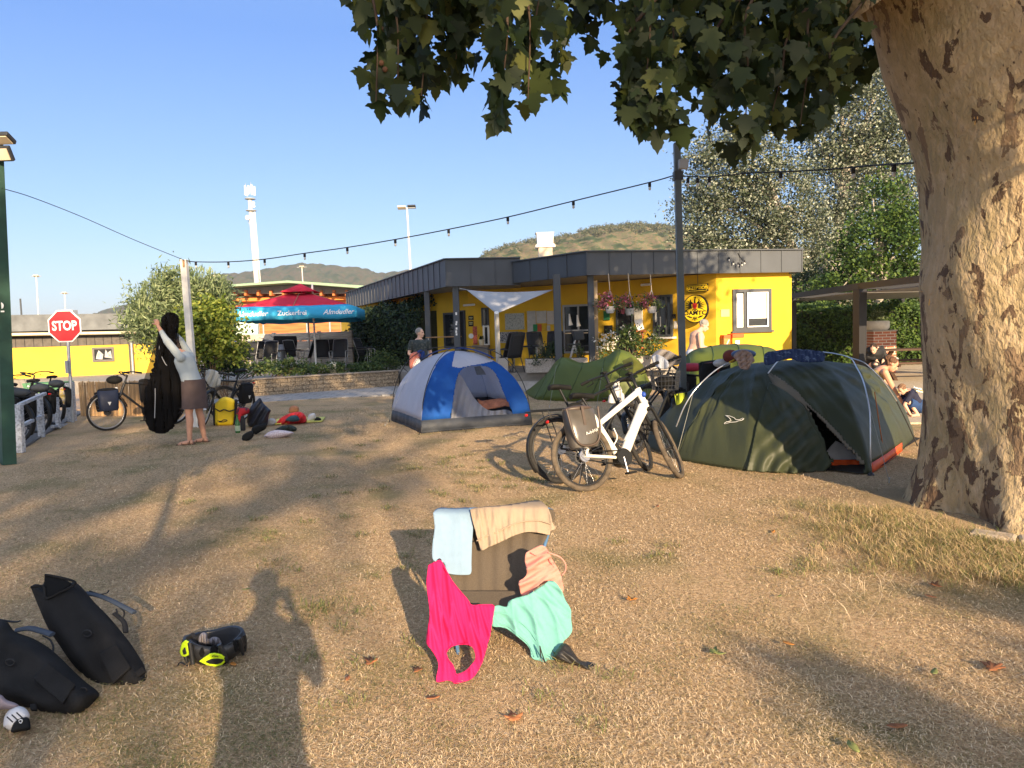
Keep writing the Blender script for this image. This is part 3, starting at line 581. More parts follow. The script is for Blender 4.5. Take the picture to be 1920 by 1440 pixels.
# chimney, solar panels, ducts on the roof
chm = MB(); p = U(1026, 620, 26); s_ = 26/1400
chm.box((p.x, p.y, 4.05), (.48, .5, 1.0)); part('chimney', chm, mat('cream_block', (.62, .52, .38), var=.1), bld, bev=.01)
chm = MB(); chm.prism([(-.34, 4.42), (.34, 4.42), (.34, 4.5), (.27, 4.55), (.29, 4.9), (.33, 4.93), (-.33, 4.93), (-.29, 4.9), (-.27, 4.55), (-.34, 4.5)], -.3, .3, o=(p.x, p.y, 0), M=frame((1, 0, 0), (0, 0, 1))); part('chimney_cowl', chm, mat('zinc', (.50, .48, .44), rough=.45, metal=.4, var=.1), bld, bev=.008)
for px, w_ in ((1096, 1.1), (1104, .9), (1232, 1.5), (1396, 1.2)):
    p = U(px, 620, 27); sp = MB(); sp.box((p.x, p.y, 4.03), (w_, 1.1, .04), rot=Matrix.Rotation(R(-14), 3, 'Y')); part('solar_panel', sp, mat('solar', (.03, .035, .05), rough=.2), bld)
    sp = MB(); sp.box((p.x+w_*.4, p.y, 3.9), (.04, .9, .5)); part('panel_frame', sp, GREYP, bld)
# small things fixed on or standing at the walls
def onwall(w, name, x0, x1, y0, y1, t, m, label, cat, t0=0.0, bev=0):
    mb = MB(); w.pb(mb, x0, x1, y0, y1, t0, t0+t); return one(name, mb, m, label, cat, bev=bev)
# wall lamp tubes
for (w, x0, x1, y, lab) in ((wF, 1205, 1224, 533, 'white tube light on the wall above the reception window'), (wB, 873, 893, 571, 'white tube light high on the yellow wall left of the shade sail')):
    a, _ = w.hit(x0, y); b, z = w.hit(x1, y); p, q = w.pt(a, z, .08), w.pt(b, z, .08); t = thing('wall_lamp', lab, 'lamp', tuple(p)); part('tube', MB().tube([p, q], .035, 10), WHITE, t); part('mount', MB().box((p+q)/2-w.n*.05, ((q-p).length*.8, .04, .05), rot=Matrix((w.r, w.n, (0, 0, 1))).transposed()), GREYP, t)
# reception sign
PB = mat('sign_black', (.012, .012, .012), rough=.5); PY = mat('sign_yellow', (.85, .60, .02), rough=.5, var=.03); PR = mat('sign_red', (.65, .03, .03), rough=.5)
a, b, c, d = wG.rect(1292, 1330, 533, 547); ws = thing('reception_sign', 'small black sign with yellow capitals above the round emblem', 'sign', tuple(wG.pt(a, c, 0)))
mb = MB(); wG.bx(mb, a, b, c, d, .04, .10); part('board', mb, PB, ws, bev=.008); mb = MB()
e = .018
wG.bx(mb, a+e, b-e, d-e*1.7, d-e, .10, .103); wG.bx(mb, a+e, b-e, c+e, c+e*1.7, .10, .103); wG.bx(mb, a+e, a+e*1.7, c+e*1.7, d-e*1.7, .10, .103); wG.bx(mb, b-e*1.7, b-e, c+e*1.7, d-e*1.7, .10, .103); part('border', mb, PY, ws)
part('lettering', text_mb('REZEPTION', (d-c)*.62, wG.pt((a+b)/2, (c+d)/2, .103), wG.M, bold=.003, sx=1.02), PY, ws)
rd = MB(); rd.tube([wG.pt((a+b)/2, d, .07), wG.pt((a+b)/2, 3.05, .07)], .008, 6); part('hanger', rd, DARK, ws)
# round emblem disc
uc, zc = wG.hit(1311, 579); u1, _ = wG.hit(1335, 579); rad = (u1-uc)
em = thing('round_emblem_sign', 'round yellow disc sign with a black eagle and red shield over capital letters', 'sign', tuple(wG.pt(uc, zc, 0)))
o = wG.pt(uc, zc, .16); circ = lambda r, n=64: [(r*math.cos(2*math.pi*k/n), r*math.sin(2*math.pi*k/n)) for k in range(n)]
part('rim', MB().prism(circ(rad), 0, .07, o, wG.M), PB, em); part('face', MB().prism(circ(rad*.93), .071, .076, o, wG.M), PY, em)
part('bracket', MB().tube([wG.pt(uc, zc, 0), wG.pt(uc, zc, .165)], .05, 8), PB, em)
def stroke(mb, pts, ws_, z=.077):
    P = spline(pts, 5); n = len(P); wv = np.interp(np.linspace(0, 1, n), np.linspace(0, 1, len(ws_)), ws_); L_ = []; Rr = []
    for i in range(n):
        d = P[min(i+1, n-1)]-P[max(i-1, 0)]; d = d/np.linalg.norm(d); nn = np.array([-d[1], d[0]]); L_.append(P[i]+nn*wv[i]/2); Rr.append(P[i]-nn*wv[i]/2)
    mb.prism([tuple(q*rad) for q in L_+Rr[::-1]][::-1], z, z+.003, o, wG.M)
eg = MB()
for s in (-1, 1):
    for k in range(8):      # wing feathers fanning out
        a0 = R(8+k*14); r1 = .82-.04*abs(k-3); ang = R(-22+k*17); x1 = s*math.cos(ang)*.80; y1 = .02+math.sin(ang)*.62+.10
        x0 = s*(.24+.02*k*.5); y0 = .05+.045*k
        if k < 6: stroke(eg, [(x0, y0), ((x0+x1)/2+s*.02, (y0+y1)/2+.05), (x1*.98, y1)], [.035, .075, .05, .01])
    stroke(eg, [(s*.07, .30), (s*.22, .40), (s*.34, .52), (s*.30, .66)], [.10, .12, .10, .03])
    stroke(eg, [(s*.05, .0), (s*.18, -.08), (s*.26, -.2)], [.07, .05, .01]); stroke(eg, [(s*.02, -.05), (s*.06, -.18), (s*.04, -.26)], [.07, .05, .01])
    stroke(eg, [(s*.62, -.50), (s*.42, -.56), (s*.22, -.62)], [.06, .12, .05]); stroke(eg, [(s*.14, -.55), (s*.10, -.68), (s*.2, -.76)], [.04, .06, .04])
stroke(eg, [(0, .25), (0, .5), (.01, .70), (.06, .80), (-.08, .80)], [.16, .12, .09, .1, .03]); stroke(eg, [(0, -.52), (0, -.66), (0, -.84)], [.03, .1, .06])
part('eagle', eg, PB, em); sh = MB(); sh.prism([(x*rad, y*rad) for x, y in [(-.16, .38), (-.17, .18), (-.12, .06), (0, -.02), (.12, .06), (.17, .18), (.16, .38)]], .081, .085, o, wG.M); part('shield', sh, PR, em)
part('lettering', text_mb('ÖAMTC', rad*.40, wG.pt(uc, zc-rad*.30, .16+.079), wG.M, bold=.005, sx=1.25), PB, em)
# metal plate, mail boxes, notice boards, first-aid etc.
onwall(wH, 'brass_plate', 1351, 1367, 580, 594, .03, mat('brass_plate', (.45, .38, .16), rough=.5), 'small framed metal plate on the yellow wall between the emblem and the window', 'plate')
mbx = thing('mail_box', 'orange post box with a white label under the plate, the right one of two', 'mailbox', tuple(wH.pt(0, 1, 0)), group='orange post boxes on the wall')
OR1 = mat('mail_orange', (.85, .32, .02), rough=.5, var=.05); OR2 = mat('mail_red', (.75, .10, .02), rough=.5)
b1 = MB(); wH.pb(b1, 1364, 1385, 633, 655, 0, .3); part('box', b1, OR1, mbx, bev=.01); b1 = MB(); wH.pb(b1, 1363.5, 1385.5, 625.5, 633, 0, .32); part('lid', b1, OR2, mbx, bev=.01); b1 = MB(); wH.pb(b1, 1369, 1377, 638, 645, .3, .31); part('label_plate', b1, WHITE, mbx)
mb2 = thing('mail_box', 'dull orange post box beside the brighter labelled one', 'mailbox', tuple(wH.pt(0, 1, 0)), group='orange post boxes on the wall')
b1 = MB(); wH.pb(b1, 1350.5, 1363, 634, 655, 0, .22); part('box', b1, mat('mail_dull', (.50, .20, .05), rough=.6), mb2, bev=.01); b1 = MB(); wH.pb(b1, 1350.5, 1363, 628, 634, 0, .23); part('lid', b1, OR2, mb2); b1 = MB(); w = wH
a, b, c, d = wH.rect(1352, 1361, 637, 652); b1.prism([(a, c), (a+.03, c), (b, d), (b-.03, d)], .221, .226, wH.A, wH.M); part('stripe', b1, WHITE, mb2)
nb = thing('notice_board', 'framed pale map board on the porch wall to the left of the pinned papers', 'notice board', tuple(wC.pt(0, 1, 0)))
PAPER = mat('paper', (.46, .45, .42), rough=.8, var=.12, scale=9); MAPM = mat('map_print', (.42, .43, .40), rough=.7, scale=30, col2=(.22, .25, .22), thr=(.5, .62))
wX = wD; wX2 = Wall(925, 25.2, 1055, 24.4)
b1 = MB(); wX2.pb(b1, 946, 986, 585, 620, .02, .05); part('frame', b1, YEL, nb); b1 = MB(); wX2.pb(b1, 948, 984, 587.5, 618, .05, .056); part('map_sheet', b1, MAPM, nb)
for i, (x0, x1, y0, y1, m, lab) in enumerate([(989, 1005, 583, 622, PAPER, 'tall grey poster pinned right of the map board'), (1006, 1025, 583, 606, PAPER, 'wide grey poster pinned high on the porch wall'), (1026, 1041, 583, 608, mat('paper3', (.50, .46, .42), var=.1), 'pale poster pinned beside the dark post'),
        (1000, 1008, 608, 621, mat('card_green', (.03, .22, .08)), 'green card pinned in a row on the porch wall'), (1008.5, 1016, 608, 621, mat('card_red', (.50, .10, .04)), 'red card pinned in a row on the porch wall'), (1016.5, 1024, 608, 621, mat('card_yellow', (.60, .38, .03)), 'yellow card pinned in a row on the porch wall'), (1026, 1032, 610, 620, PAPER, 'small white card at the end of the row of coloured cards')]):
    onwall(wX2, 'poster', x0, x1, y0, y1, .012, m, lab, 'poster', t0=.015+.004*(i > 2))
for x0, x1, y0, y1, m, lab in [(1133, 1144, 583, 600, mat('green_board', (.03, .16, .06), var=.3), 'green framed poster on the yellow wall under the first flower basket'), (1134, 1149, 610, 625, BLACK, 'black square panel on the yellow wall below the green poster')]: onwall(wE, 'wall_panel', x0, x1, y0, y1, .04, m, lab, 'panel', t0=.02)
for x0, x1, y0, y1, m, lab in [(1192, 1206, 574, 604, PAPER, 'glazed notice case between the dark doorway and the reception window')]: onwall(wF, 'notice_case', x0, x1, y0, y1, .06, m, lab, 'notice board', t0=.02)
onwall(wG, 'wall_box', 1263, 1267, 589, 597, .1, BLACK, 'small black box on the wall right of the reception window', 'box'); onwall(wG, 'house_rules', 1264, 1270, 602, 616, .02, PAPER, 'white printed sheet right of the reception window', 'poster')
for x0, x1, y0, y1, m, lab in [(878.5, 888, 592, 600, BLACK, 'upper black arrow plate on the yellow wall left of the serving hatch'), (878.5, 888, 602, 612, BLACK, 'lower black arrow plate on the yellow wall left of the serving hatch')]:
    t = onwall(wC, 'direction_plate', x0, x1, y0, y1, .02, m, lab, 'sign', t0=.01); ar = MB(); wC.pb(ar, x0+1.5, x1-1.5, y0+2.5, y0+4, .03, .034); wC.pb(ar, x0+2, x1-2, y0+5.2, y0+6.4, .03, .034); part('arrow', ar, mat('plate_yellow', (.5, .5, .25)), t)
onwall(wC, 'poster', 887, 895, 612, 646, .012, mat('red_poster', (.38, .10, .07), var=.5, scale=20), 'narrow red and white poster hanging beside the serving hatch', 'poster', t0=.01)
mb = MB(); a, z = wC.hit(883.5, 630); mb.prism(circ(.085, 20), .01, .03, wC.pt(a, z), wC.M); one('wall_plate', mb, WHITE, 'round white plate on the yellow wall under the arrow plates', 'plate')
onwall(wB, 'dark_sign', 808, 813, 590, 608, .04, BLACK, 'dark upright board on the shaded wall left of the porch', 'sign')
# leaflet rack on the porch
lr = thing('leaflet_rack', 'grey wire rack full of leaflets under the map board', 'rack', tuple(wX2.pt(0, .45, .3)))
for k in range(2): b1 = MB(); wX2.pb(b1, 943, 976, 622+k*9, 624+k*9+7, .25+.08*k, .32+.08*k); part('leaflets', b1, mat('leaflet', (.42, .40, .36), var=.6, scale=26, col2=(.08, .08, .09), thr=(.45, .55)), lr)
b1 = MB(); wX2.pb(b1, 942, 977, 640.5, 642, .2, .45); wX2.pb(b1, 943, 944.5, 642, 668, .4, .43); wX2.pb(b1, 974.5, 976, 642, 668, .4, .43); part('shelf', b1, GREYP, lr)
# shade sail and its mast
ST = mat('sail_cloth', (.36, .38, .41), rough=.85, transl=.2, var=.06, scale=1.5)
A_, B_, C_ = U(874, 543, 21.4), U(1038, 543, 20.6), U(931, 588, 19.9)
n = 22; mb = MB(); id_ = {}
for i in range(n+1):
    for j in range(n+1-i):
        a, b = i/n, j/n; c = 1-a-b; p = A_*a+B_*b+C_*c; ctr = (A_+B_+C_)/3; pull = 1.1*(a*b*.5+b*c+c*a)*(.55); p = p.lerp(ctr, pull*.02)+Vector((0, .25*math.sin(a*3+b*5)*a*b*4, -.08*a*b*4*(1-c)+.0)); id_[i, j] = len(mb.v); mb.v.append(tuple(p))
for i in range(n):
    for j in range(n-i):
        mb.f.append((id_[i, j], id_[i+1, j], id_[i, j+1])); mb.s.append(True)
        if j < n-i-1: mb.f.append((id_[i+1, j], id_[i+1, j+1], id_[i, j+1])); mb.s.append(True)
ss = thing('shade_sail', 'pale grey triangular shade sail stretched under the fascia of the porch', 'shade sail', tuple(C_)); part('cloth', mb, ST, ss, thick=.006)
for p, q in ((A_, U(862, 541, 21.9)), (B_, U(1044, 541, 20.3))): part('rope', MB().tube([p, q], .012, 6), GREYP, ss)
p = U(931, 586, 19.8); b = G(936, 712, .2); one('sail_mast', MB().tube([(b.x, b.y, .0), tuple(p)], [.075, .06], 12), mat('mast_white', (.6, .6, .58), rough=.5), 'pale steel mast holding the low corner of the shade sail', 'mast')
# ---------------------------------------------------------------- things around the porch
def flowerpot_plant(): pass
LEAFG = mat('garden_leaf', (0, 0, 0), rough=.6, transl=.3, tint=[(0, (.03, .06, .02)), (.6, (.07, .12, .035)), (1, (.17, .20, .06))])
LEAFD = mat('dark_leaf', (0, 0, 0), rough=.6, transl=.2, tint=[(0, (.012, .028, .012)), (.6, (.03, .055, .022)), (1, (.06, .09, .03))])
FLW = mat('white_petal', (.8, .76, .66), rough=.8, transl=.3); FLP = mat('pink_petal', (0, 0, 0), rough=.7, transl=.3, tint=[(0, (.30, .06, .07)), (.5, (.50, .16, .16)), (1, (.65, .20, .40))])
SOIL = mat('soil', (.06, .045, .03))
CONC = mat('washed_concrete', (.36, .33, .29), rough=.95, var=.35, scale=70, bump=.6, bscale=120)
def basket(px, ph, y0, lab):       # hanging flower basket
    d = 19.9+(px-1138)*.004; top = U(px, 523, d); pot = U(px+1, ph, d); t = thing('flower_basket', lab, 'flower basket', tuple(pot), group='flower baskets hanging from the fascia')
    part('pot', MB().lathe([(.09, -.13), (.12, -.06), (.135, .03), (.145, .04), (.13, .045)], 16, pot), mat('pot_grey', (.42, .42, .42)), t)
    for s in (-1, 1): part('hanger', MB().tube([tuple(pot+Vector((s*.12, 0, .03))), (pot.x, pot.y, pot.z+.5)], .008, 5), GREYP, t)
    part('cord', MB().tube([(pot.x, pot.y, pot.z+.5), (pot.x-.03, pot.y, 3.05)], .012, 6), mat('rope', (.45, .38, .28)), t)
    e = [((pot.x-.1, pot.y, pot.z+.26), (.2, .16, .17)), ((pot.x+.15, pot.y, pot.z+.1), (.2, .14, .12)), ((pot.x-.22, pot.y, pot.z+.1), (.12, .1, .12))]
    leaves('foliage', clumps(e, 26, 12, .07, .2), .07, LEAFG, QUAD_LEAF, parent=t); leaves('blossom', clumps([e[0], e[2]], 26, 16, .055, .3), .055, FLP, QUAD_LEAF, parent=t)
basket(1143, 578, 0, 'hanging basket of pink flowers, leftmost of three under the fascia'); basket(1180, 582, 0, 'hanging basket trailing pink flowers, middle one of three, a white tag on its cord'); basket(1221, 578, 0, 'hanging basket of pink flowers in front of the reception window')
# concrete planters
def planter(x0, x1, y0, d, dep, lab, plant=None):
    a, b = U(x0, y0, d), U(x1, y0, d); c = (a+b)/2; h = max(.2, a.z-.45); t = thing('planter', lab, 'planter', (c.x, c.y, .45), group='concrete planters along the porch')
    part('trough', MB().box((c.x, c.y+dep/2, .45+h/2), ((b-a).length, dep, h)), CONC, t, bev=.015); part('soil', MB().box((c.x, c.y+dep/2, .45+h+.004), ((b-a).length-.1, dep-.1, .012)), SOIL, t); return t, c, h
t1, c1, h1 = planter(985, 1048, 674, 20.35, .6, 'long speckled concrete planter with a dark bush beside the metal chairs')
t2, c2, h2 = planter(1170, 1262, 668, 19.9, .5, 'speckled concrete planter with tall greenery under the reception window')
t3, c3, h3 = planter(1066, 1102, 672, 20.0, .4, 'short pale planter with grassy plant between the two porch posts')
t4, c4, h4 = planter(933, 952, 672, 20.4, .5, 'small concrete block planter at the foot of the sail mast')
def bush(name, ells, nc, per, rad, size, lab, m=LEAFG, cat='bush', shape=QUAD_LEAF, stem=None, group=None):
    base = ells[0][0]; t = thing(name, lab, cat, (base[0], base[1], stem if stem is not None else .45), group=group)
    leaves('foliage', clumps(ells, nc, per, rad, .35), size, m, shape, parent=t)
    mb = MB(); z0 = stem if stem is not None else .45
    for k in range(5): e = ells[k % len(ells)][0]; mb.tube([(base[0]+.04*k-.08, base[1], z0-.02), (e[0]+random.gauss(0, .1), e[1], e[2])], [.02, .008], 5)
    part('stem', mb, mat('stem_brown', (.12, .08, .05)), t); return t
def E_(px, py, d, r): p = U(px, py, d); return ((p.x, p.y, p.z), r)
bush('bush', [E_(1030, 660, 20.6, (.36, .3, .3)), E_(1015, 672, 20.4, (.3, .2, .2)), E_(1042, 654, 20.6, (.18, .2, .2))], 60, 20, .08, .06, 'round dark green bush growing in the long concrete planter', LEAFD, stem=.8)
bush('rose_bush', [E_(1135, 652, 19.6, (.28, .25, .35)), E_(1152, 640, 19.6, (.25, .25, .35)), E_(1130, 668, 19.4, (.2, .2, .2))], 60, 18, .09, .055, 'white flowering rose bush beside the wooden porch post')
fl = leaves('blossom', clumps([E_(1139, 640, 19.4, (.3, .1, .3))], 24, 7, .035, .3), .07, FLW, QUAD_LEAF, parent=bpy.data.objects['rose_bush'])
bush('shrub', [E_(1178, 630, 19.8, (.3, .2, .45)), E_(1195, 645, 19.8, (.28, .2, .35)), E_(1228, 640, 20, (.25, .2, .4)), E_(1212, 655, 20, (.3, .2, .25))], 90, 18, .09, .075, 'tall leafy oleander in the planter under the hanging baskets', shape=OVAL_LEAF, stem=.8)
leaves('blossom', clumps([E_(1195, 628, 19.6, (.5, .1, .35))], 7, 5, .03, .3), .06, FLW, QUAD_LEAF, parent=bpy.data.objects['shrub'])
bush('grass_plant', [E_(1087, 660, 20.2, (.1, .1, .2))], 22, 10, .05, .13, 'spiky grass plant in the short pale planter', LEAFG, 'plant', shape=[(0, 0), (.06, .4), (0, 1), (-.06, .4)], stem=.7)
# patio chairs (one prototype, then copies)
CHF = mat('chair_metal', (.40, .41, .42), rough=.4, metal=.6); MESHF = mat('chair_mesh', (.028, .03, .034), rough=.8, var=.3, scale=60)
def patio_chair(lab, grp, fm=CHF, h=1.05):
    t = thing('patio_chair', lab, 'chair', (0, 0, 0), group=grp, world=False)
    for s in (-1, 1):
        part('leg', MB().tube([(s*.25, .24, 0), (s*.25, .22, .42)], .013, 6), fm, t); part('leg', MB().tube([(s*.25, -.28, 0), (s*.25, -.12, .42)], .013, 6), fm, t)
        part('armrest', MB().tube(spline([(s*.27, .22, .42), (s*.28, .24, .62), (s*.28, .1, .66), (s*.27, -.2, .64)], 4), .015, 6), fm, t)
        part('back_frame', MB().tube([(s*.25, -.14, .42), (s*.25, -.30, h*.85), (s*.235, -.36, h)], .013, 6), fm, t)
    part('seat', MB().grid(np.array([[(x, y, .42-.02*math.cos(x*6)) for x in np.linspace(-.25, .25, 5)] for y in (.22, .05, -.14)])), MESHF, t, thick=.01)
    part('backrest', MB().grid(np.array([[(x, -.14-.16*q-.06*q*q, .43+(h-.43)*q) for x in np.linspace(-.245, .245, 5)] for q in np.linspace(0, 1, 7)])), MESHF, t, thick=.01)
    part('top_rail', MB().tube(spline([(-.235, -.36, h), (0, -.38, h+.02), (.235, -.36, h)], 4), .014, 6), fm, t); return t
GRC = 'mesh chairs on the terrace'
spots = [(463, 700, 25, 160, 'mesh chair at the left end of the garden terrace behind the dark shrub'), (487, 696, 26, 200, 'mesh chair turned away under the left edge of the parasol'), (503, 697, 25.5, 170, 'mesh chair with tall back in front of the garden table'), (478, 688, 28, 10, 'mesh chair set back near the concrete wall on the far left'), (512, 688, 28, 0, 'mesh chair behind the garden table under the drying clothes'), (553, 686, 28.5, 340, 'mesh chair right of the drying clothes by the parasol pole'), (574, 690, 27, 90, 'mesh chair seen side-on against the parasol pole'),
         (607, 692, 26, 200, 'mesh chair left of the right-hand table group'), (622, 690, 27.5, 30, 'mesh chair behind the right-hand table group'), (637, 693, 25.5, 180, 'wide mesh chair facing away in the right-hand group'), (686, 685, 27.5, 250, 'high-backed mesh chair at the right end of the terrace by the round bush')]
proto = patio_chair(spots[0][4], GRC)
for i, (px, py, d, rz, lab) in enumerate(spots):
    p = U(px, py, d); o = proto if i == 0 else dup(proto, (0, 0, 0), 0, lab); o.location = (p.x, p.y, .45); o.rotation_euler = (0, 0, R(rz))
porch = [(943, 21.3, 60, 'tall black mesh chair nearest the sail mast'), (958, 21.0, 40, 'black mesh chair beside the planter, its back to the mast'), (1010, 22.3, 200, 'black high-backed chair in front of the lit yellow wall'), (1040, 22.6, 170, 'black chair half hidden behind the dark porch post'), (1096, 22, 260, 'black armchair right between the two porch posts')]
p5 = patio_chair(porch[0][3], 'black chairs on the porch', mat('chair_dark', (.05, .05, .055), rough=.5), 1.1)
for i, (px, d, rz, lab) in enumerate(porch):
    p = U(px, 660, d); o = p5 if i == 0 else dup(p5, (0, 0, 0), 0, lab); o.location = (p.x, p.y, .45); o.rotation_euler = (0, 0, R(rz))
def table(x, y, z, w, dpt, h, lab, m, rz=0, grp=None):
    t = thing('table', lab, 'table', (x, y, z), group=grp, world=False, rot=(0, 0, rz)); part('tabletop', MB().box((0, 0, h-.015), (w, dpt, .03)), m, t, bev=.005)
    for a in (-1, 1):
        for b in (-1, 1): part('leg', MB().tube([(a*(w/2-.06), b*(dpt/2-.06), 0), (a*(w/2-.08), b*(dpt/2-.08), h-.03)], .018, 6), CHF, t)
    return t
p = U(528, 680, 27); table(p.x, p.y, .45, 1.3, .8, .72, 'dark garden table under the drying clothes', MESHF, R(10)); p = U(662, 680, 26.8); table(p.x, p.y, .45, 1.4, .8, .74, 'dark garden table among the right-hand terrace chairs', MESHF, R(5)); p = U(985, 660, 21.6); table(p.x, p.y, .45, .8, .8, .72, 'small dark table between the black porch chairs', MESHF)
p = U(832, 650, 23.5); table(p.x, p.y, .45, 1.1, .6, 1.05, 'tall wooden bar table behind the man in the dark shirt', WOOD, R(8)); p = U(1083, 655, 23.2); table(p.x, p.y, .45, 1.4, .7, 1.05, 'pale high table in front of the big porch window', mat('pale_wood', (.55, .42, .27)), R(-6))
# bar stool / folding ladder stool in front of window, red side table
p = U(1076, 660, 21.3); t = thing('bar_stool', 'white-framed folding bar stool between the porch posts', 'stool', (p.x, p.y, .45))
for s in (-1, 1): part('leg', MB().tube([(p.x-.2, p.y+s*.16, .45), (p.x+.04, p.y+s*.15, 1.3)], .016, 6), WHITE, t); part('leg', MB().tube([(p.x+.24, p.y+s*.16, .45), (p.x-.0, p.y+s*.15, 1.2)], .016, 6), WHITE, t)
part('seat', MB().box((p.x+.02, p.y, 1.18), (.36, .34, .04)), DARK, t, bev=.01); part('backrest', MB().box((p.x+.14, p.y, 1.42), (.3, .3, .26), rot=Matrix.Rotation(R(-8), 3, 'Y')), DARK, t, bev=.03); part('step', MB().tube([(p.x-.14, p.y-.16, .68), (p.x-.14, p.y+.16, .68)], .014, 6), WHITE, t)
p = U(1198, 650, 21.0); t = thing('side_table', 'tall red wooden stand with leaflets left of the reception window', 'stand', (p.x, p.y, .45)); part('top', MB().box((p.x, p.y, 1.5), (.36, .3, .04)), mat('red_wood', (.45, .12, .05), var=.2), t)
for s in (-1, 1): part('leg', MB().box((p.x+s*.1, p.y, .97), (.05, .05, 1.04)), MATS['red_wood'], t)
one('leaflet_holder', MB().box((p.x+.02, p.y, 1.68), (.2, .05, .3), rot=Matrix.Rotation(R(-15), 3, 'Y')), WHITE, 'white leaflet holder standing on the tall red stand', 'holder')
tt = [(1065, 590), (1080, 592)]
for i, (x, y) in enumerate(tt): q = U(x+4, y+20, 22.9); one('hanging_cloth', MB().tube([(q.x-.02, q.y, q.z+.35), (q.x, q.y, q.z+.1), (q.x+.02, q.y, q.z)], [.02, .05, .07], 8), WHITE, ['white cloth drying at the left of the big porch window', 'white cloth drying in the middle of the big porch window'][i], 'cloth', 'cloths drying inside the porch')
# plant pot on the hatch counter
q = U(903, 640, 24.6); t = thing('flowerpot', 'cream flowerpot with a small plant on the hatch counter', 'flowerpot', tuple(q)); part('pot', MB().lathe([(.07, -.13), (.1, .05), (.1, .06)], 12, q), mat('cream_pot', (.6, .52, .35)), t); leaves('foliage', clumps([((q.x, q.y, q.z+.12), (.08, .08, .09))], 12, 8, .03, .2), .06, LEAFD, parent=t)
# ---------------------------------------------------------------- parasols
PRED = mat('parasol_red', (.58, .022, .05), rough=.85, transl=.15, var=.06); PBLU = mat('parasol_blue', (.05, .42, .68), rough=.85, transl=.2, var=.05); LWH = mat('letter_white', (.8, .82, .85), rough=.7)
def parasol(cx, cy, half, zc, zp, rz, lab, txt=True, pole=None):
    M = Matrix.Rotation(rz, 3, 'Z'); c = Vector((cx, cy, 0)); t = thing('parasol', lab, 'parasol', (cx, cy, .45), group='red and blue parasols on the terrace')
    def P(x, y, z): return c+M@Vector((x, y, 0))+Vector((0, 0, z))
    mb = MB(); bb = MB(); n = 14
    cs = [(-1, -1), (1, -1), (1, 1), (-1, 1)]; fr_ = .74
    for k in range(4):
        a, b = cs[k], cs[(k+1) % 4]; A_ = []; Bv = []
        for i in range(n+1):
            q = i/n; x = a[0]+(b[0]-a[0])*q; y = a[1]+(b[1]-a[1])*q; sag = .05*math.sin(q*math.pi); wv = .018*math.sin(q*31+k)
            A_.append([tuple(P(x*half*f, y*half*f, zp-(zp-zc)*f-sag*math.sin(f*math.pi)*.8)) for f in (.16, .3, .5, .7, .86+wv)])
            Bv.append([tuple(P(x*half*f, y*half*f, zp-(zp-zc)*f-sag*math.sin(min(f, 1)*math.pi)*.8)) for f in (.86+wv, .93, 1.0)]+[tuple(P(x*half*1.003, y*half*1.003, zc-.19-.02*math.sin(q*math.pi*3))), tuple(P(x*half*1.0, y*half*1.0, zc-.36+.02*math.cos(q*math.pi*6)))])
        mb.grid(np.array(A_)); bb.grid(np.array(Bv))
    cap = MB(); 
    for k in range(4):
        a, b = cs[k], cs[(k+1) % 4]; cap.grid(np.array([[tuple(P((a[0]+(b[0]-a[0])*q)*half*f, (a[1]+(b[1]-a[1])*q)*half*f, zp+.24-.30*f/.3)) for f in (.0, .12, .3)] for q in (0, .5, 1)]))
    part('canopy', mb, PRED, t, thick=.004); part('canopy_edge', bb, PBLU, t, thick=.004); part('vent_cap', cap, PRED, t, thick=.004)
    pp_ = pole or (cx, cy); part('pole', MB().tube([(pp_[0], pp_[1], .45), (pp_[0], pp_[1], zp+.2)], .035, 12), WHITE, t); part('base_plate', MB().box((pp_[0], pp_[1], .49), (.9, .9, .09), rz=rz), GREYP, t, bev=.01)
    for k in range(8):
        a = k*math.pi/4; f = half*(1 if k % 2 == 0 else 1.38)*.97; part('rib', MB().tube([tuple(P(0, 0, zp+.02)), tuple(P(math.cos(a)*f, math.sin(a)*f, zc+.0))], .012, 5), WOOD, t)
    if txt:
        nrm = M@Vector((0, -1, 0)); Mt = frame(M@Vector((1, 0, 0)), (0, 0, 1)); o = c+nrm*(half*1.012)
        for s, x, fs in (('Zuckerfrei', 0, .21), ('Almdudler', -.62*half, .22), ('Almdudler', .72*half, .22)): part('lettering', text_mb(s, fs, o+M@Vector((x, 0, 0))+Vector((0, 0, zc-.16)), Mt, bold=.003, shear=0 if s[0] == 'Z' else .35, sx=1.0), LWH, t)
        Ms = frame(M@Vector((0, -1, 0)), (0, 0, 1)); part('lettering', text_mb('Almdudler', .24, c+M@Vector((-half*1.012, 0, 0))+Vector((0, 0, zc-.16)), Ms, bold=.003, shear=.35), LWH, t)
p = U(566, 590, 25.6); zc = U(566, 577, 23.7).z; zp = U(567, 545, 25.6).z
parasol(p.x, p.y, 1.98, zc, zp, R(7), 'square red parasol with a light blue lettered valance, the nearer one', pole=(p.x+.45, p.y-.2))
p = U(582, 590, 29.0); parasol(p.x-.1, p.y, 1.95, zc-.0, zp-.05, R(7), 'square red and blue parasol half hidden behind the lettered one', txt=False)
